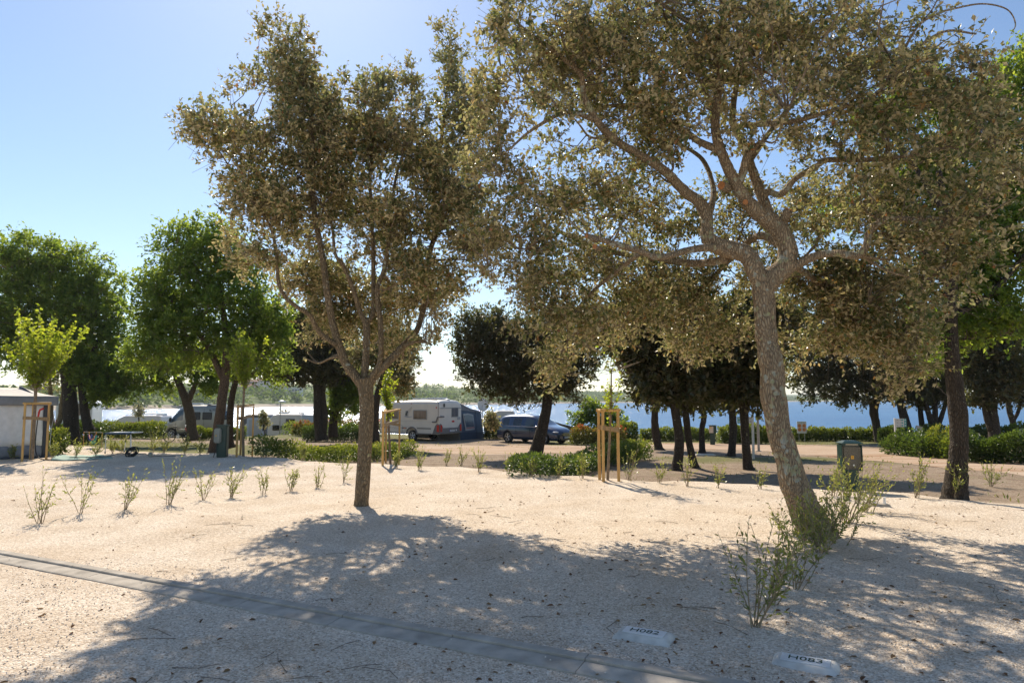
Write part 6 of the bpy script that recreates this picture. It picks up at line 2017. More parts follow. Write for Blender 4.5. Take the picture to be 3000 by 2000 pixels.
def campervan():
    d = 54.5
    xr, xf = P(645, 1250, d).x, P(477, 1250, d).x
    L = xr - xf + .15
    cx = (xr + xf) / 2
    z = gzf(cx, d + .9)
    root = thing('campervan', 'silver beige panel van camper parked behind the bent maple trunk', 'campervan', (cx, d + 1.0, z), math.pi - .03)
    k = L / 5.2

    def st(x, zb, zbelt, wr, zr, wt, zt, w=1.0, zl=.3):
        return (x * k, [(w * .4, zl), (w * .95, zl), (w, zl + .15), (w, .8 if zbelt > 1.0 else zbelt - .2), (w * .995, zbelt), (wr, zr), (wt, zt)])
    S = [st(-2.60, .3, 1.3, .93, 2.3, .5, 2.48, .96, .42), st(-2.57, .3, 1.3, .95, 2.36, .6, 2.55, .99, .34), st(-2.45, .3, 1.3, .96, 2.40, .6, 2.58), st(-1, .3, 1.3, .96, 2.42, .6, 2.6), st(.3, .3, 1.3, .96, 2.42, .6, 2.6), st(.42, .3, 1.3, .96, 2.42, .6, 2.6), st(.62, .3, 1.3, .95, 2.40, .6, 2.58), st(.72, .3, 1.3, .945, 2.38, .6, 2.56), st(1.1, .3, 1.28, .93, 2.25, .6, 2.44),
         st(1.28, .3, 1.27, .92, 2.12, .6, 2.32), st(1.95, .3, 1.2, .90, 1.42, .6, 1.52), st(2.05, .3, 1.15, .88, 1.30, .55, 1.38), st(2.35, .3, 1.0, .8, 1.1, .5, 1.16, .98), st(2.55, .3, .82, .7, .93, .45, .97, .9), st(2.62, .3, .7, .6, .78, .4, .8, .78, .36)]

    def mf(i, kk, s):
        if kk == 4 and s and i in (7, 8, 9):
            return 1 if s > 0 else 2
        if kk in (5, 6) and i == 9:
            return 3
        return 0
    co, gr = cage(S, mf, 4, 2, [(1.75 * k, .36, .43, 1.0), (-1.45 * k, .36, .43, 1.0)])
    from_cage(co, gr[0] + gr.get(4, []), 'body', M['van_beige'], root)
    for q, nm in ((1, 'cab_window'), (2, 'cab_window'), (3, 'windscreen')):
        if q in gr:
            from_cage(co, gr[q], nm, M['clear_glass'], root)
    for x in (1.75 * k, -1.45 * k):
        for s in (1, -1):
            wheel(root, x, s * .88, .36, .36, .22, 6, s)
    s = 1                                           # the camera side after turning the van round is local +y
    window(root, -.15, .985, 1.72, 1.1, .62, s, M['black_gloss'], M['car_glass'], th=.02, fr=.04)
    window(root, -1.25, .985, 1.72, .75, .6, s, M['black_gloss'], M['car_glass'], th=.02, fr=.04)
    b = B(); b.box((.45, 1.0, 1.05), (.03, .02, .35)); b.build('door_handle', M['black_gloss'], root)
    b = B(); b.ball((1.62, 1.16, 1.42), (.1, .13, .2)); b.build('mirror', M['black_gloss'], root, smooth=True)
    b = B(); b.box((-2.53 * k, .94, 1.12), (.14, .14, .72)); b.build('tail_light', M['tail_red'], root)
    b = B(); b.box((-2.612 * k, .35, 1.75), (.02, .9, .7)); b.build('rear_window', M['car_glass'], root)
    b = B(); b.bbox((.1, 0, 2.66), (.9, .7, .14), .05); b.build('roof_hatch', M['white_metal'], root)
    b = B(); b.bbox((-.8, 0, 2.645), (.5, .5, .1), .04); b.build('roof_hatch', M['white_metal'], root)
    b = B(); b.bbox((-2.0, .2, 2.65), (.7, .6, .12), .04); b.build('roof_vent', M['white_metal'], root)
    b = B(); b.box((-1.6, .4, 2.63), (1.2, .5, .05)); b.build('solar_panel', M['black_gloss'], root)
    text('PÖSSL', .2, M['sign_text'], root, (-1.95, .985, 2.18), (math.pi / 2, 0, math.pi), .003)
    b = B(); b.prism([(-1.62, 2.10), (-1.42, 2.10), (-1.42, 2.27)], .008, 'Y', .98); b.build('emblem', M['sign_text'], root)
    b = B(); b.tube([(-2.4, 1.008, .74), (.3, 1.012, .74)], .02, 5); b.tube([(.9, 1.0, .72), (1.2, 1.0, .72)], .03, 5); b.build('side_moulding', M['black_gloss'], root)
    b = B(); b.tube([(.4, 1.004, 2.2), (.4, 1.016, .5)], .008, 4); b.tube([(-1.0, 1.004, 2.3), (-1.0, 1.016, .6)], .008, 4); b.tube([(1.25, 1.0, 1.25), (1.28, 1.015, .6)], .008, 4); b.build('door_seam', M['slot'], root)
    b = B(); b.box((2.48 * k, 0, .5), (.2, 1.8, .3)); b.build('front_bumper', M['black_gloss'], root)
    for sy in (-1, 1):
        b = B(); b.ball((2.32, sy * .8, 1.0), (.16, .1, .2)); b.build('headlamp', M['headlamp'], root, smooth=True)


campervan()


def far_box_van(name, label, cat, px0, px1, top, d, kind, rz=0):
    """motorhomes and caravans at the far pitches, seen side on"""
    a, c = P(px0, top, d), P(px1, top, d)
    L = c.x - a.x
    cx = (a.x + c.x) / 2
    zg = gzf(cx, d + 1)
    H = max(2.2, min(3.0, a.z - zg))
    root = thing(name, label, cat, (cx, d + 1.1, a.z - H), rz)
    h2 = L / 2
    if kind == 'motorhome':
        poly = [(-h2, .4), (h2, .4), (h2, H - .15), (h2 - .15, H), (-h2 + 1.9, H - .02), (-h2 + 1.2, H - .35), (-h2 + .55, H - 1.1), (-h2 + .1, H - 1.35), (-h2, H - 1.7)]
    else:
        poly = [(-h2, .6), (-h2 + .15, .4), (h2, .4), (h2 + .02, H - .5), (h2 - .1, H - .06), (h2 - .3, H), (-h2 + .9, H), (-h2 + .45, H - .15), (-h2 + .1, H - .7)]
    b = B(); b.prism(poly, 2.2, 'Y', -1.1)
    m = {'motorhome': M['motor_white'], 'caravan': M['motor_white'], 'dark': M['far_grey'], 'plain': M['motor_white']}[kind]
    o = b.build('body', m, root)
    bv = o.modifiers.new('b', 'BEVEL'); bv.width = .08; bv.segments = 2; bv.limit_method = 'ANGLE'
    y = -1.1
    if kind == 'motorhome':
        b = B(); b.prism([(-h2 + .2, H - 1.4), (-h2 + .62, H - 1.12), (-h2 + 1.05, H - .75), (-h2 + 1.2, H - .75), (-h2 + 1.2, H - 1.4)], -.02, 'Y', y); b.build('cab_window', M['clear_glass'], root)
        for wx in (-h2 + 2.1, -h2 + 3.6, h2 - 1.4):
            window(root, wx, y, H - 1.0, .85, .5, -1, M['black_gloss'], M['clear_glass'])
        b = B(); b.box((h2 - 1.2, y - .006, H - .85), (1.8, .012, .4)); b.prism([(-h2 + 4.0, H - 1.3), (-h2 + 4.3, H - 1.3), (-h2 + 5.0, H - .5), (-h2 + 4.6, H - .5)], -.014, 'Y', y); b.build('decal', M['far_grey'], root)
        b = B(); b.tube([(-h2 + 1.9, -.7, H + .12), (h2 - .4, -.7, H + .12)], .03, 5); b.tube([(-h2 + 1.9, .7, H + .12), (h2 - .4, .7, H + .12)], .03, 5); b.build('roof_rail', M['white_metal'], root)
        b = B(); b.bbox((h2 - .5, 0, H + .05), (.7, .8, .25), .06); b.build('roof_box', M['white_metal'], root)
        for wx in (-h2 + .9, h2 - 1.6):
            wheel(root, wx, -.95, .33, .33, .2, 5, -1)
    elif kind == 'caravan':
        b = B(); b.prism([(h2 - .05, .4), (h2 + 1.1, .4), (h2 + 1.1, H - .1), (h2 - .05, H - .05)], 2.1, 'Y', -1.05); b.build('rear_annex', M['far_blue_grey'], root)
        window(root, h2 - 1.1, y, H - .85, .85, .85, -1, M['far_grey'], M['car_glass'])
        window(root, -h2 + .9, y, H - 1.25, .75, .5, -1, M['black_gloss'], M['car_glass'])
        window(root, -h2 + 2.0, y, H - 1.25, .75, .5, -1, M['black_gloss'], M['car_glass'])
        b = B(); b.prism([(h2 - 2.4, H - 1.45), (h2 - .7, H - 1.45), (h2 - .3, H - 1.05), (h2 - 1.9, H - 1.05)], -.012, 'Y', y); b.build('decal', M['far_grey'], root)
        b = B(); b.bbox((-.3, 0, H + .08), (.7, .7, .18), .05); b.bbox((1.2, 0, H + .06), (.5, .5, .14), .05); b.build('roof_hatch', M['white_metal'], root)
        wheel(root, .2, -1.0, .33, .33, .2, 5, -1)
    elif kind == 'dark':
        b = B(); b.prism([(h2 - 1.9, .45), (h2 - .25, .45), (h2 - .25, H - .3), (h2 - 1.9, H - .3)], -.03, 'Y', y); wf = b.build('awning_panel', M['far_blue_grey'], root)
        b = B(); b.prism([(h2 - 1.7, .6), (h2 - .45, .6), (h2 - .45, H - .5), (h2 - 1.7, H - .5)], -.012, 'Y', y - .03); b.build('panel_face', M['caravan_frame'], wf)
        b = B(); b.prism([(-h2 + .2, H - 1.3), (-h2 + 1.2, H - .5), (-h2 + 1.45, H - .5), (-h2 + .5, H - 1.3)], -.012, 'Y', y); b.build('decal', M['motor_white'], root)
        window(root, -h2 + 1.9, y, H - .95, .8, .5, -1, M['black_gloss'], M['car_glass'])
        wheel(root, -.4, -1.0, .33, .33, .2, 5, -1)
    else:
        window(root, 0, y, H - .9, .9, .5, -1, M['black_gloss'], M['car_glass'])
        wheel(root, .2, -1.0, .33, .33, .2, 5, -1)
    return root


far_box_van('motorhome', 'low cream motorhome with sloping cab by the glittering water', 'motorhome', 308, 472, 1217, 66, 'motorhome')
far_box_van('caravan', 'beige caravan roof showing between far motorhome and campervan', 'caravan', 470, 540, 1227, 63, 'plain')
far_box_van('caravan', 'white caravan with dark decals behind the clipped bright hedge', 'caravan', 783, 886, 1213, 64, 'caravan')
far_box_van('caravan', 'dark grey caravan with pale awning panel behind the second sapling', 'caravan', 700, 782, 1214, 66, 'dark')
r4 = far_box_van('caravan', 'pale caravan half hidden between grey awning and blue car', 'caravan', 1424, 1510, 1203, 52, 'plain')
text('Cara', .22, M['sign_text'], r4, (-.35, -1.115, 1.0), (math.pi / 2, 0, 0), .003)
# white van seen from behind, left
c = P(170, 1250, 44)
root = thing('white_van', 'white van seen from behind between the trunks beside the tent', 'van', (c.x - .2, 46.5, gzf(c.x, 46.5)), .42)
b = B(); b.prism(rrect(2.0, 2.1, .22), 4.6, 'Y', -2.3); o = b.build('body', M['white_metal'], root)
o.data.transform(Matrix.Translation((0, 0, 1.45)))
b = B(); b.box((0, -2.315, 1.95), (1.75, .03, .75)); wf = b.build('rear_window', M['car_glass'], root)
text('IN', .2, M['sign_white'], wf, (-.25, -2.335, 1.7), (math.pi / 2, 0, 0))
text('A', .2, M['sign_white'], wf, (.62, -2.335, 1.7), (math.pi / 2, 0, 0))
for sx in (-.93, .93):
    b = B(); b.box((sx, -2.31, 1.0), (.14, .05, .6)); b.build('tail_light', M['tail_red'], root)
b = B(); b.box((0, -2.34, .5), (2.0, .12, .22)); b.build('rear_bumper', M['black_gloss'], root)
for sx in (-.85, .85):
    wheel(root, 0, 0, 0, .33, .2, 5, 1).matrix_local = Matrix.Translation((sx, -1.5, .33)) @ Matrix.Rotation(math.pi / 2, 4, 'Z')

# satellite dish behind the awning
c = P(1413, 1186, 47)
root = thing('satellite_dish', 'white satellite dish on a pole behind the grey awning', 'satellite dish', (c.x, 47, gzf(c.x, 47)))
H = c.z - root.location.z
b = B(); b.tube([(0, 0, -.1), (0, 0, H)], .025, 8); b.build('pole', M['post_grey'], root)
b = B()
prof = [(0, 0), (.18, .02), (.3, .05), (.4, .09)]
seg = 20
vs = [(q * math.cos(2 * math.pi * k / seg), -p, q * math.sin(2 * math.pi * k / seg) * 1.1 + H) for q, p in prof[1:] for k in range(seg)] + [(0, 0, H)]
fs = [(i * seg + k, i * seg + (k + 1) % seg, (i + 1) * seg + (k + 1) % seg, (i + 1) * seg + k) for i in range(2) for k in range(seg)] + [(len(vs) - 1, (k + 1) % seg, k) for k in range(seg)]
b.add(vs, fs)
o = b.build('dish', M['white_metal'], root, smooth=True)
o.rotation_euler = (0, 0, .5)
so = o.modifiers.new('t', 'SOLIDIFY'); so.thickness = .015
b = B(); b.tube([(0, -.05, H - .3), (.0, -.45, H)], .012, 5); b.build('feed_arm', M['post_grey'], root)

# ------------------------------------------------------------------ tent, table and small camping things
M['canvas_white'] = plain('white_tent_canvas', (0.80, 0.78, 0.77), .8, noise_amt=.06, bump=.35, bump_scale=2.5)
M['canvas_grey'] = plain('grey_tent_canvas', (0.24, 0.25, 0.28), .8, noise_amt=.08, bump=.3, bump_scale=3)
M['canvas_dark'] = plain('dark_tent_canvas', (0.06, 0.065, 0.08), .8, noise_amt=.1)
M['canvas_roof'] = plain('beige_roof_canvas', (0.55, 0.50, 0.44), .8, noise_amt=.08)  # warm beige canvas, paler than the grey bands
M['mat_green'] = plain('pale_green_mat', (0.28, 0.40, 0.34), .85, noise_amt=.12, noise_scale=3)


def tent():
    c = P(137, 1340, 20.6)
    a = P(-420, 1352, 17.2)
    c.z, a.z = gzf(c.x, c.y), gzf(a.x, a.y)
    ax = (c - a); ax.z = 0
    L = ax.length
    ax.normalize()
    ay = Vector((-ax.y, ax.x, 0))      # away from the camera
    root = thing('awning_tent', 'white and grey tent wall cut off by the photo left edge', 'tent', (c.x, c.y, c.z), math.atan2(ax.y, ax.x))

    def sheet(name, pts_fn, nu, nv, mat, th=.02):
        b = B()
        vs = [pts_fn(i / nu, j / nv) for i in range(nu + 1) for j in range(nv + 1)]
        b.add(vs, [(i * (nv + 1) + j, (i + 1) * (nv + 1) + j, (i + 1) * (nv + 1) + j + 1, i * (nv + 1) + j + 1) for i in range(nu) for j in range(nv)])
        o = b.build(name, mat, root, smooth=True)
        so = o.modifiers.new('t', 'SOLIDIFY'); so.thickness = th
        return o
    H = 1.66
    wrinkle = lambda u, v: .018 * math.sin(u * 37 + 2 * v) + .012 * math.sin(u * 91 + v * 5)
    sheet('wall', lambda u, v: (-L + u * (L - .16), wrinkle(u, v) * (1 - v * .5), .36 + v * (H - .36)), 60, 6, M['canvas_white'])
    sheet('lower_band', lambda u, v: (-L + u * (L - .16), -.012 + wrinkle(u, v), .05 + v * .33), 60, 3, M['canvas_grey'])
    sheet('corner_strip', lambda u, v: (-.16 + u * .16, -.004 + .01 * math.sin(v * 9), .05 + v * (H - .05)), 3, 8, M['canvas_dark'])
    sheet('ground_flap', lambda u, v: (-L + u * L, -.10 - .03 * math.sin(u * 60) - v * .0 + v * .1, .015 + v * .07 + .02 * math.sin(u * 45)), 60, 2, M['canvas_dark'])
    sheet('end_wall', lambda u, v: (.002 + .02 * math.sin(u * 9), .0 + u * 2.4, .05 + v * (H - .05 + u * .5)), 10, 6, M['canvas_dark'])
    sheet('valance', lambda u, v: (-L - .1 + u * (L + .28), -.10 + .015 * math.sin(u * 50), H - .12 + v * .27 + .12 * (1 - u) ** 2), 60, 3, M['canvas_grey'])
    sheet('roof', lambda u, v: (-L - .1 + u * (L + .28), -.10 + v * 2.6, H + .15 + .12 * (1 - u) ** 2 + v * .28 - .05 * math.sin(math.pi * v) + .05 * math.sin(u * 14) * v * (1 - v)), 40, 8, M['canvas_roof'])
    b = B(); b.tube([(.17, -.12, H + .13), (.14, -.1, H - .15), (.06, -.06, .9), (.04, -.03, .05)], .006, 4); b.build('guy_rope', M['canvas_white'], root)


tent()


def table():
    g = G(360, 1326)
    d = g.y
    root = thing('folding_table', 'white folding camping table standing on the gravel behind the shrubs', 'table', tuple(g))
    k = d / 2000
    H = 58 * k
    w = 76 * k
    b = B(); b.bbox((-.22, 0, H), (w * .5, .62, .03), .008); b.build('table_top', M['white_metal'], root)
    b = B(); b.bbox((.22, .03, H + .004), (w * .5, .62, .03), .008); b.build('table_top', M['white_metal'], root)
    for ey in (-.325, .34):
        b = B(); b.box((0, ey, H - .012), (w, .03, .05)); b.build('edge', M['awning_dark'], root)
    for x, y in ((-w / 2 + .02, -.28), (w / 2 - .03, -.28), (-.06, .28), (.06, .28)):
        x1 = x + (.0 if abs(x) > .2 else (-.06 if x < 0 else .06))
        b = B(); b.tube([(x, y, H - .02), (x1, y, .0)], .014, 7); lg = b.build('leg', M['white_metal'], root)
        b = B(); b.tube([(x1, y, .05), (x1, y, -.005)], .02, 7); b.build('foot', M['awning_dark'], lg)


table()
g = G(386, 1337)
root = thing('cable_coil', 'heap of coiled black cable lying under the folding table', 'cable', tuple(g))
rr = np.random.default_rng(9)
for i in range(9):
    pts = []
    tx, ty = rr.normal(0, .35, 2)
    R0 = rr.uniform(.11, .17)
    cx, cy, cz = rr.normal(0, .03), rr.normal(0, .03), .13 + rr.uniform(-.04, .04)
    for k in range(15):
        a = 2 * math.pi * k / 14
        pts.append((cx + R0 * math.cos(a), cy + R0 * math.sin(a) * .35 + ty * .05, max(.012, cz + R0 * math.sin(a) * .8 + tx * .05 * math.cos(a))))
    b = B(); b.tube(pts, .012, 5, cap=False); b.build('loop', M['black'], root)
b = B(); b.tube([(-.1, 0, .08), (-.35, -.1, .1), (-.55, -.2, .02), (-.9, -.3, .012), (-1.6, -.35, .012)], .01, 5); b.build('lead', M['black'], root)
b = B(); b.tube([(.1, 0, .1), (.35, .05, .08), (.6, -.05, .012), (1.0, -.02, .012), (1.25, .1, .012)], .01, 5); b.build('lead', M['black'], root)
g = G(440, 1338)
b = B(); b.bbox((0, 0, .06), (.1, .08, .11), .01); b.box((0, 0, .125), (.06, .05, .02))
o = b.build('socket_box', M['grey_box']); o.location = g; tag(o, 'small grey socket box at the end of the black cable', 'socket')
# ground mat
A, Bp, Cp, Dp = G(150, 1349), G(330, 1342), G(300, 1333), G(160, 1335)
nu, nv = 24, 5
vs = []
for i in range(nu + 1):
    for j in range(nv + 1):
        u, v = i / nu, j / nv
        p = (A * (1 - u) + Bp * u) * (1 - v) + (Dp * (1 - u) + Cp * u) * v
        vs.append((p.x, p.y, gzf(p.x, p.y) + .02 + .012 * math.sin(u * 19 + v * 4) + .01 * math.sin(v * 9 + u * 5)))
V = np.array(vs)
i = np.arange(nu)[:, None] * (nv + 1) + np.arange(nv)[None]
F = np.stack([i, i + nv + 1, i + nv + 2, i + 1], -1).reshape(-1, 4)
o = npmesh('ground_mat', V, F, M['mat_green'], smooth=True)
o.modifiers.new('t', 'SOLIDIFY').thickness = .012
tag(o, 'pale green ground mat spread on the gravel beside the tent', 'mat')

# hose with spray gun hung on the first stake frame
gb = G(128, 1347)
c = P(112, 1212, gb.y - .03)
root = thing('garden_hose', 'black hose with red spray gun hanging on the tent side stake frame', 'hose', tuple(c))
b = B()
pts = [(c.x, c.y, c.z - .1), (c.x - .02, c.y, c.z - .4), (c.x - .03, c.y, c.z - .9), (c.x + .05, c.y - .02, c.z - 1.15), (c.x + .2, c.y - .05, gzf(c.x + .2, c.y) + .03), (c.x + .5, c.y - .1, gzf(c.x + .5, c.y) + .02)]
b.tube([tuple(q) for q in spline(pts, 5)], .014, 7); b.build('hose', M['black'], root, world_coords=True)
b = B(); b.tube([(c.x, c.y, c.z - .12), (c.x + .02, c.y, c.z + .05), (c.x + .05, c.y, c.z + .12)], [.022, .026, .02], 8); b.build('spray_grip', M['red'], root, world_coords=True)
b = B(); b.tube([(c.x + .03, c.y, c.z + .11), (c.x + .14, c.y, c.z + .15)], [.024, .03], 8); b.build('nozzle', M['red'], root, world_coords=True)

# cloth hanging from a line
M['cloth_teal'] = plain('teal_cloth', (0.02, 0.30, 0.28), .8)
M['cloth_pink'] = plain('pink_cloth', (0.62, 0.28, 0.24), .8)
M['cloth_blue'] = plain('blue_cloth', (0.05, 0.08, 0.32), .8)
d = 24.0
l, r_ = P(246, 1264, d), P(300, 1266, d)
root = thing('hanging_cloth', 'teal blue and pink cloth hung like a hammock from a thin line', 'cloth', tuple(l))
b = B(); b.tube([l, (l + r_) / 2 - Vector((0, 0, .01)), r_], .006, 5); b.build('line', M['canvas_white'], root, world_coords=True)
for q in (l, r_):
    b = B(); b.tube([Vector((q.x, q.y, gzf(q.x, q.y) - .05)), q], .009, 6); b.build('stick', M['stake_wood'], root, world_coords=True)
pl, pr = P(262, 1266, d), P(283, 1266, d)
for mat, w0, sag, off in ((M['cloth_teal'], .10, .26, 0), (M['cloth_pink'], .05, .19, -.03), (M['cloth_blue'], .05, .22, -.04)):
    b = B()
    n = 14
    vs = []
    for i in range(n + 1):
        t = i / n
        p = pl * (1 - t) + pr * t
        dz = -sag * (1 - (2 * t - 1) ** 4) * 1.0 - .04
        if mat is M['cloth_blue']:
            p = pl * (1 - t * .45) + pr * t * .45
        for j in range(4):
            vs.append((p.x, p.y + off + (j - 1.5) * .03, p.z + dz - w0 * (j / 3)))
    b.add(vs, [(i * 4 + j, (i + 1) * 4 + j, (i + 1) * 4 + j + 1, i * 4 + j + 1) for i in range(n) for j in range(3)])
    o = b.build('cloth_band', mat, root, smooth=True, world_coords=True)
    o.modifiers.new('t', 'SOLIDIFY').thickness = .006
for q in (pl, pr):
    b = B(); b.box(q + Vector((0, -.01, -.02)), (.03, .02, .08)); b.build('peg', M['stake_wood'], root, world_coords=True)


def bicycle():
    d = 41.0
    c = P(524, 1268, d)
    zg = gzf(c.x, d)
    root = thing('bicycle', 'dark bicycle with red fork leaning beside the campervan front wheel', 'bicycle', (c.x, d, zg), .35)
    for x in (-.5, .52):
        wh = None
        b = B(); b.tube([(x + .32 * math.cos(2 * math.pi * k / 24), 0, .33 + .32 * math.sin(2 * math.pi * k / 24)) for k in range(25)], .024, 6, cap=False); wh = b.build('wheel', M['tyre'], root)
        b = B()
        for k in range(12):
            a = 2 * math.pi * k / 12
            b.tube([(x, 0, .33), (x + .3 * math.cos(a), 0, .33 + .3 * math.sin(a))], .003, 3)
        b.tube([(x, -.04, .33), (x, .04, .33)], .025, 8)
        b.build('spokes', M['steel'], wh)
    b = B(); b.tube([(-.5, 0, .33), (-.05, 0, .3), (.36, 0, .72), (-.18, 0, .78), (-.5, 0, .33)], .018, 7, cap=False); b.tube([(-.05, 0, .3), (-.2, 0, .86)], .018, 7); b.build('frame', M['black_gloss'], root)
    b = B(); b.tube([(.34, 0, .86), (.38, 0, .7), (.52, .05, .33)], .024, 7); b.tube([(.38, 0, .7), (.52, -.05, .33)], .024, 7); b.build('fork', M['red'], root)
    b = B(); b.tube([(.34, -.3, .98), (.34, 0, .95), (.34, .3, .98)], .015, 7); b.tube([(.34, 0, .85), (.34, 0, .95)], .018, 7); b.build('handlebar', M['steel'], root)
    b = B(); b.ball((-.21, 0, .9), (.13, .07, .035)); b.build('saddle', M['black'], root, smooth=True)
    b = B(); b.tube([(-.05, -.05, .3), (-.05, -.07, .3)], .09, 14); b.tube([(-.05, -.06, .3), (.08, -.09, .22)], .01, 5); b.build('crank', M['steel'], root)


bicycle()
for px, py, dd, w, h, mat, nm, cat, lab in ((385, 1244, 52, .62, .42, 'red_board', 'red_board', 'board', 'brick red board standing in the bright hedge top'),):
    M['red_board'] = plain('brick_red_board', (0.16, 0.035, 0.025), .7)
    c = P(px, py, dd)
    root = thing(nm, lab, cat, (c.x, dd, gzf(c.x, dd)))
    b = B(); b.bbox((0, 0, c.z - root.location.z), (w, .3, h), .02); b.build('panel', M[mat], root)
    for sx in (-.2, .2):
        b = B(); b.box((sx, 0, (c.z - root.location.z - h / 2) / 2), (.06, .06, c.z - root.location.z - h / 2)); b.build('leg', M['strap_wood'], root)
c = P(344, 1247, 50)
root = thing('gas_bottle', 'small blue grey gas bottle in front of the far motorhome', 'gas bottle', (c.x, 50, gzf(c.x, 50)))
M['bottle_blue'] = plain('gas_bottle_blue', (0.06, 0.13, 0.2), .4)
zz = c.z - root.location.z
b = B(); b.tube([(0, 0, zz - .3), (0, 0, zz - .27), (0, 0, zz + .12), (0, 0, zz + .2)], [.13, .15, .15, .07], 14); b.build('cylinder_body', M['bottle_blue'], root, smooth=True)
b = B(); b.tube([(0, 0, zz + .2), (0, 0, zz + .27)], .035, 8); b.build('valve', M['steel'], root)
b = B(); b.box((0, 0, (zz - .3) / 2), (.35, .35, zz - .3)); b.build('stand', M['strap_wood'], root)
c = P(1658, 1243, 50)
root = thing('tarp_roof', 'low brown tarpaulin ridge just behind the blue car bonnet', 'tarpaulin', (c.x, 50, gzf(c.x, 50)))
M['tarp'] = plain('brown_tarpaulin', (0.12, 0.085, 0.06), .8, noise_amt=.2)
zz = P(1658, 1234, 50).z - root.location.z
b = B(); b.add([(-.9, -.5, zz - .0), (-.4, -.6, zz - .15), (.9, -.5, zz - .45), (-.9, .6, zz - .05), (-.4, .6, zz - .2), (.9, .6, zz - .5), (-.9, -.6, 0), (.9, -.6, 0), (-.9, .6, 0), (.9, .6, 0)],
       [(0, 1, 4, 3), (1, 2, 5, 4), (6, 7, 2, 1, 0), (8, 3, 4, 5, 9), (6, 0, 3, 8), (7, 9, 5, 2)])
b.build('sheet', M['tarp'], root)
b = B(); b.tube([(-.9, 0, 0), (-.9, 0, zz + .05)], .03, 6); b.build('pole', M['post_grey'], root)

# ------------------------------------------------------------------ far shore: wood and houses
def far_wood():
    r = np.random.default_rng(55)
    n = 5200
    x = r.uniform(-420, 800, n)
    t = 6 + 620 * r.uniform(0, 1, n) ** 1.5
    cy = np.interp(x, COAST_X, COAST_Y)
    y = cy + t
    u = x / y
    keep = (u > -.8) & (u < .55) & (waves(x, y, 130, 6, 11) + .35 * waves(x, y, 40, 4, 2) > -.28 + .3 * (t < 45) * (u > -.52) * (u < -.1))
    # keep the house plots open
    for hx, hy, hr in FAR_PLOTS:
        keep &= ~(((x - hx) ** 2 + (y - hy) ** 2 < hr ** 2) | ((np.abs(x - hx * y / hy) < hr * .9) & (y < hy) & (y > hy - 55)))
    x, y, t = x[keep], y[keep], t[keep]
    n = len(x)
    h = r.uniform(5, 9, n) * np.where(t < 25, .8, 1)
    w = h * r.uniform(.38, .62, n)
    z = gz(x, y)
    m = np.where(y < 700, 40, 20)
    idx = np.repeat(np.arange(n), m)
    K = len(idx)
    d = rand_dirs(r, K)
    rad = r.uniform(.55, 1.05, K)
    pos = np.stack([x[idx] + d[:, 0] * w[idx] * rad, y[idx] + d[:, 1] * w[idx] * rad, z[idx] + h[idx] * .56 + d[:, 2] * h[idx] * .46 * rad], -1)
    nr = unit(d * .6 + np.array([[0, 0, .7]]) + rand_dirs(r, K) * .5)
    L = (.30 * h[idx]) * r.uniform(.6, 1.2, K)
    V, F, rep = leaf_arrays(pos - 0.5 * L[:, None] * unit(np.cross(nr, rand_dirs(r, K))), unit(rand_dirs(r, K)), nr, L, L * .85, 4, fold=.1)
    tone = np.clip(np.repeat(r.normal(.5, .22, n), m) + r.normal(0, .15, K), 0, 1)
    o = npmesh('woodland', V, F, M['far_leaf'], tone)
    tag(o, 'green wood covering the low hills across the bay', 'woodland', kind='stuff')


M['house_wall'] = [plain('house_render_%d' % i, c, .85, noise_amt=.05, noise_scale=.5) for i, c in enumerate(((0.62, 0.55, 0.48), (0.55, 0.42, 0.34), (0.68, 0.66, 0.62), (0.60, 0.48, 0.42)))]
M['roof_tile'] = plain('terracotta_roof', (0.36, 0.17, 0.11), .9, noise_amt=.2, noise_scale=1.5)
M['far_window'] = plain('far_window', (0.06, 0.08, 0.11), .2)
FAR_PLOTS = []
HOUSES = []
for px, py, dd, w, h, k, lab in (
    (345, 1133, 640, 12, 6, 2, 'white house highest at the edge of the far hillside village'), (375, 1131, 660, 11, 6, 0, 'cream house beside the highest white village house'), (408, 1130, 680, 13, 6, 3, 'pinkish house in the upper far village row'), (430, 1136, 650, 11, 6.5, 0, 'cream house at the right end of the upper village row'),
    (448, 1147, 600, 13, 7, 1, 'terracotta house in the lower far village row'), (470, 1146, 600, 12, 7, 3, 'pink rendered house in the middle of the lower village row'), (492, 1145, 605, 12, 7.5, 1, 'brown gabled house in the lower far village row'), (512, 1148, 590, 10, 6, 0, 'small cream house ending the lower far village row'),
    (600, 1140, 640, 12, 7, 2, 'white house peeping beside the leaning maple trunk'), (690, 1128, 720, 12, 6, 0, 'cream house left above the white terrace apartments'), (735, 1126, 720, 14, 6, 3, 'pink roofed house above the white terrace apartments'), (772, 1122, 760, 14, 6, 0, 'topmost pale house above the white terrace apartments'), (725, 1141, 620, 14, 6, 3, 'pink house left against the white terrace apartments')):
    c = P(px, py, dd)
    HOUSES.append((c.x, dd, w, h, k, lab, c.z))
    FAR_PLOTS.append((c.x, dd, w * 1.0))
APT = P(795, 1146, 600)
FAR_PLOTS += [(APT.x - 14, 600, 16), (APT.x + 8, 600, 16), (APT.x + 22, 602, 12)]
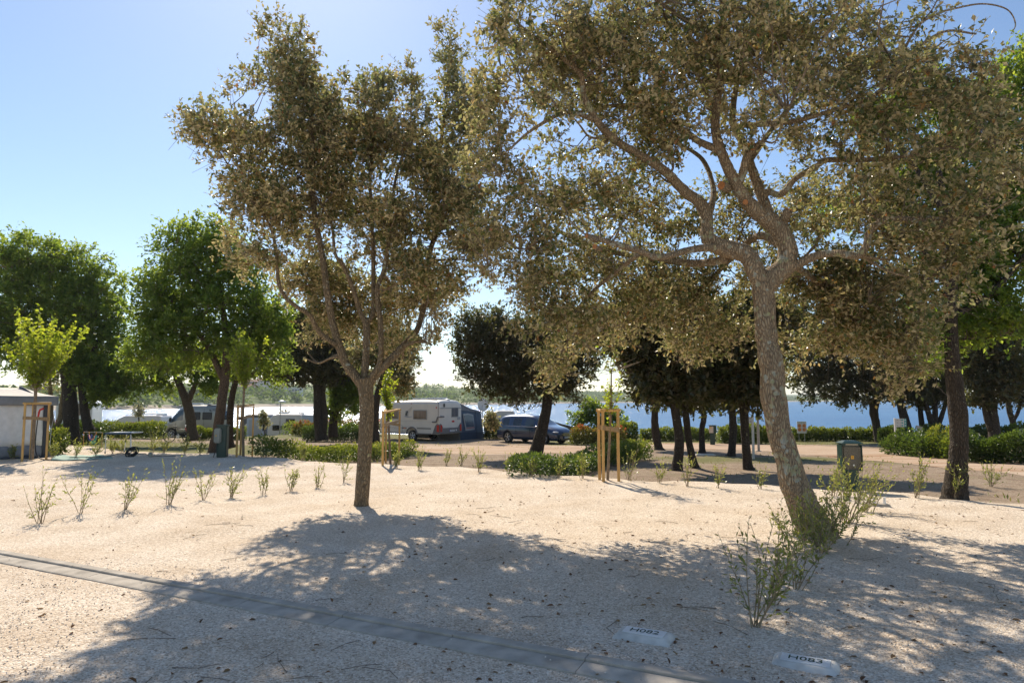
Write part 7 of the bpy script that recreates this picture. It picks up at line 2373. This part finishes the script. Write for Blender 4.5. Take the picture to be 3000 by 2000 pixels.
for n_, (x, y, w, h, k, lab, zc) in enumerate(HOUSES):
    rz = random.uniform(-.35, .35)
    zb = zc - h / 2
    root = thing('village_house', lab, 'house', (x, y, zb), rz, group='houses across the bay')
    dp = w * .7
    b = B(); b.box((0, 0, h * .5 - 3), (w, dp, h + 6)); b.build('wall', M['house_wall'][k], root)
    b = B(); b.add([(-w * .54, -dp * .56, h), (w * .54, -dp * .56, h), (w * .54, dp * .56, h), (-w * .54, dp * .56, h), (-w * .5, 0, h + w * .16), (w * .5, 0, h + w * .16), (-w * .54, -dp * .56, h - .3), (w * .54, -dp * .56, h - .3), (w * .54, dp * .56, h - .3), (-w * .54, dp * .56, h - .3)],
           [(0, 1, 5, 4), (2, 3, 4, 5), (1, 2, 5), (3, 0, 4), (6, 7, 1, 0), (7, 8, 2, 1), (8, 9, 3, 2), (9, 6, 0, 3), (9, 8, 7, 6)])
    rf = b.build('roof', M['roof_tile'], root)
    b = B(); b.box((w * .2, dp * .2, h + w * .14), (.8, .8, 1.6)); b.build('chimney', M['house_wall'][k], rf)
    for fx in (-.32, 0, .32):
        for fz in (.28, .70):
            b = B(); b.box((fx * w, -dp / 2 - .03, h * fz), (w * .12, .08, h * .2)); b.build('window', M['far_window'], root)
root = thing('apartment_block', 'long white terrace apartment block with glazed balconies across the bay', 'building', (APT.x, 600, APT.z - 3.2))
for i, (x0, w) in enumerate(((-19, 11), (-5.5, 13), (8.5, 13), (21, 10))):
    b = B(); b.box((x0, i * .6, 0), (w, 9, 13)); bl = b.build('wing', M['house_wall'][2], root)
    for fl in range(2):
        z = 1.6 + fl * 2.9 - .3
        b = B(); b.box((x0, -4.55 + i * .6, z), (w * .84, .1, 1.7)); b.build('window', M['far_window'], bl)
        b = B(); b.box((x0, -5.3 + i * .6, z - 1.0), (w * .9, 1.4, .25)); b.build('balcony_slab', M['house_wall'][2], bl)
        for q in (-.28, 0, .28):
            b = B(); b.box((x0 + q * w, -4.64 + i * .6, z), (.35, .1, 1.7)); b.build('mullion', M['house_wall'][2], bl)
    b = B(); b.box((x0, i * .6 - .3, 6.62), (w + .8, 10, .35)); b.build('roof', M['roof_tile'] if i == 0 else M['house_wall'][2], bl)
far_wood()

# air over the bay
def haze():
    b = B()
    b.box((1000, 4600, 16), (15000, 9400, 48))
    o = b.build('haze', None)
    m = bpy.data.materials.new('thin_sea_haze')
    m.use_nodes = True
    nt = m.node_tree
    nt.nodes.clear()
    out = nt.nodes.new('ShaderNodeOutputMaterial')
    v = nt.nodes.new('ShaderNodeVolumePrincipled')
    v.inputs['Color'].default_value = (0.86, 0.93, 1.0, 1)
    v.inputs['Density'].default_value = HAZE_DENSITY
    v.inputs['Anisotropy'].default_value = 0.3
    nt.links.new(v.outputs[0], out.inputs['Volume'])
    o.data.materials.append(m)
    tag(o, 'thin pale summer haze over the bay', 'haze', kind='stuff')


HAZE_DENSITY = 0.00016
haze()
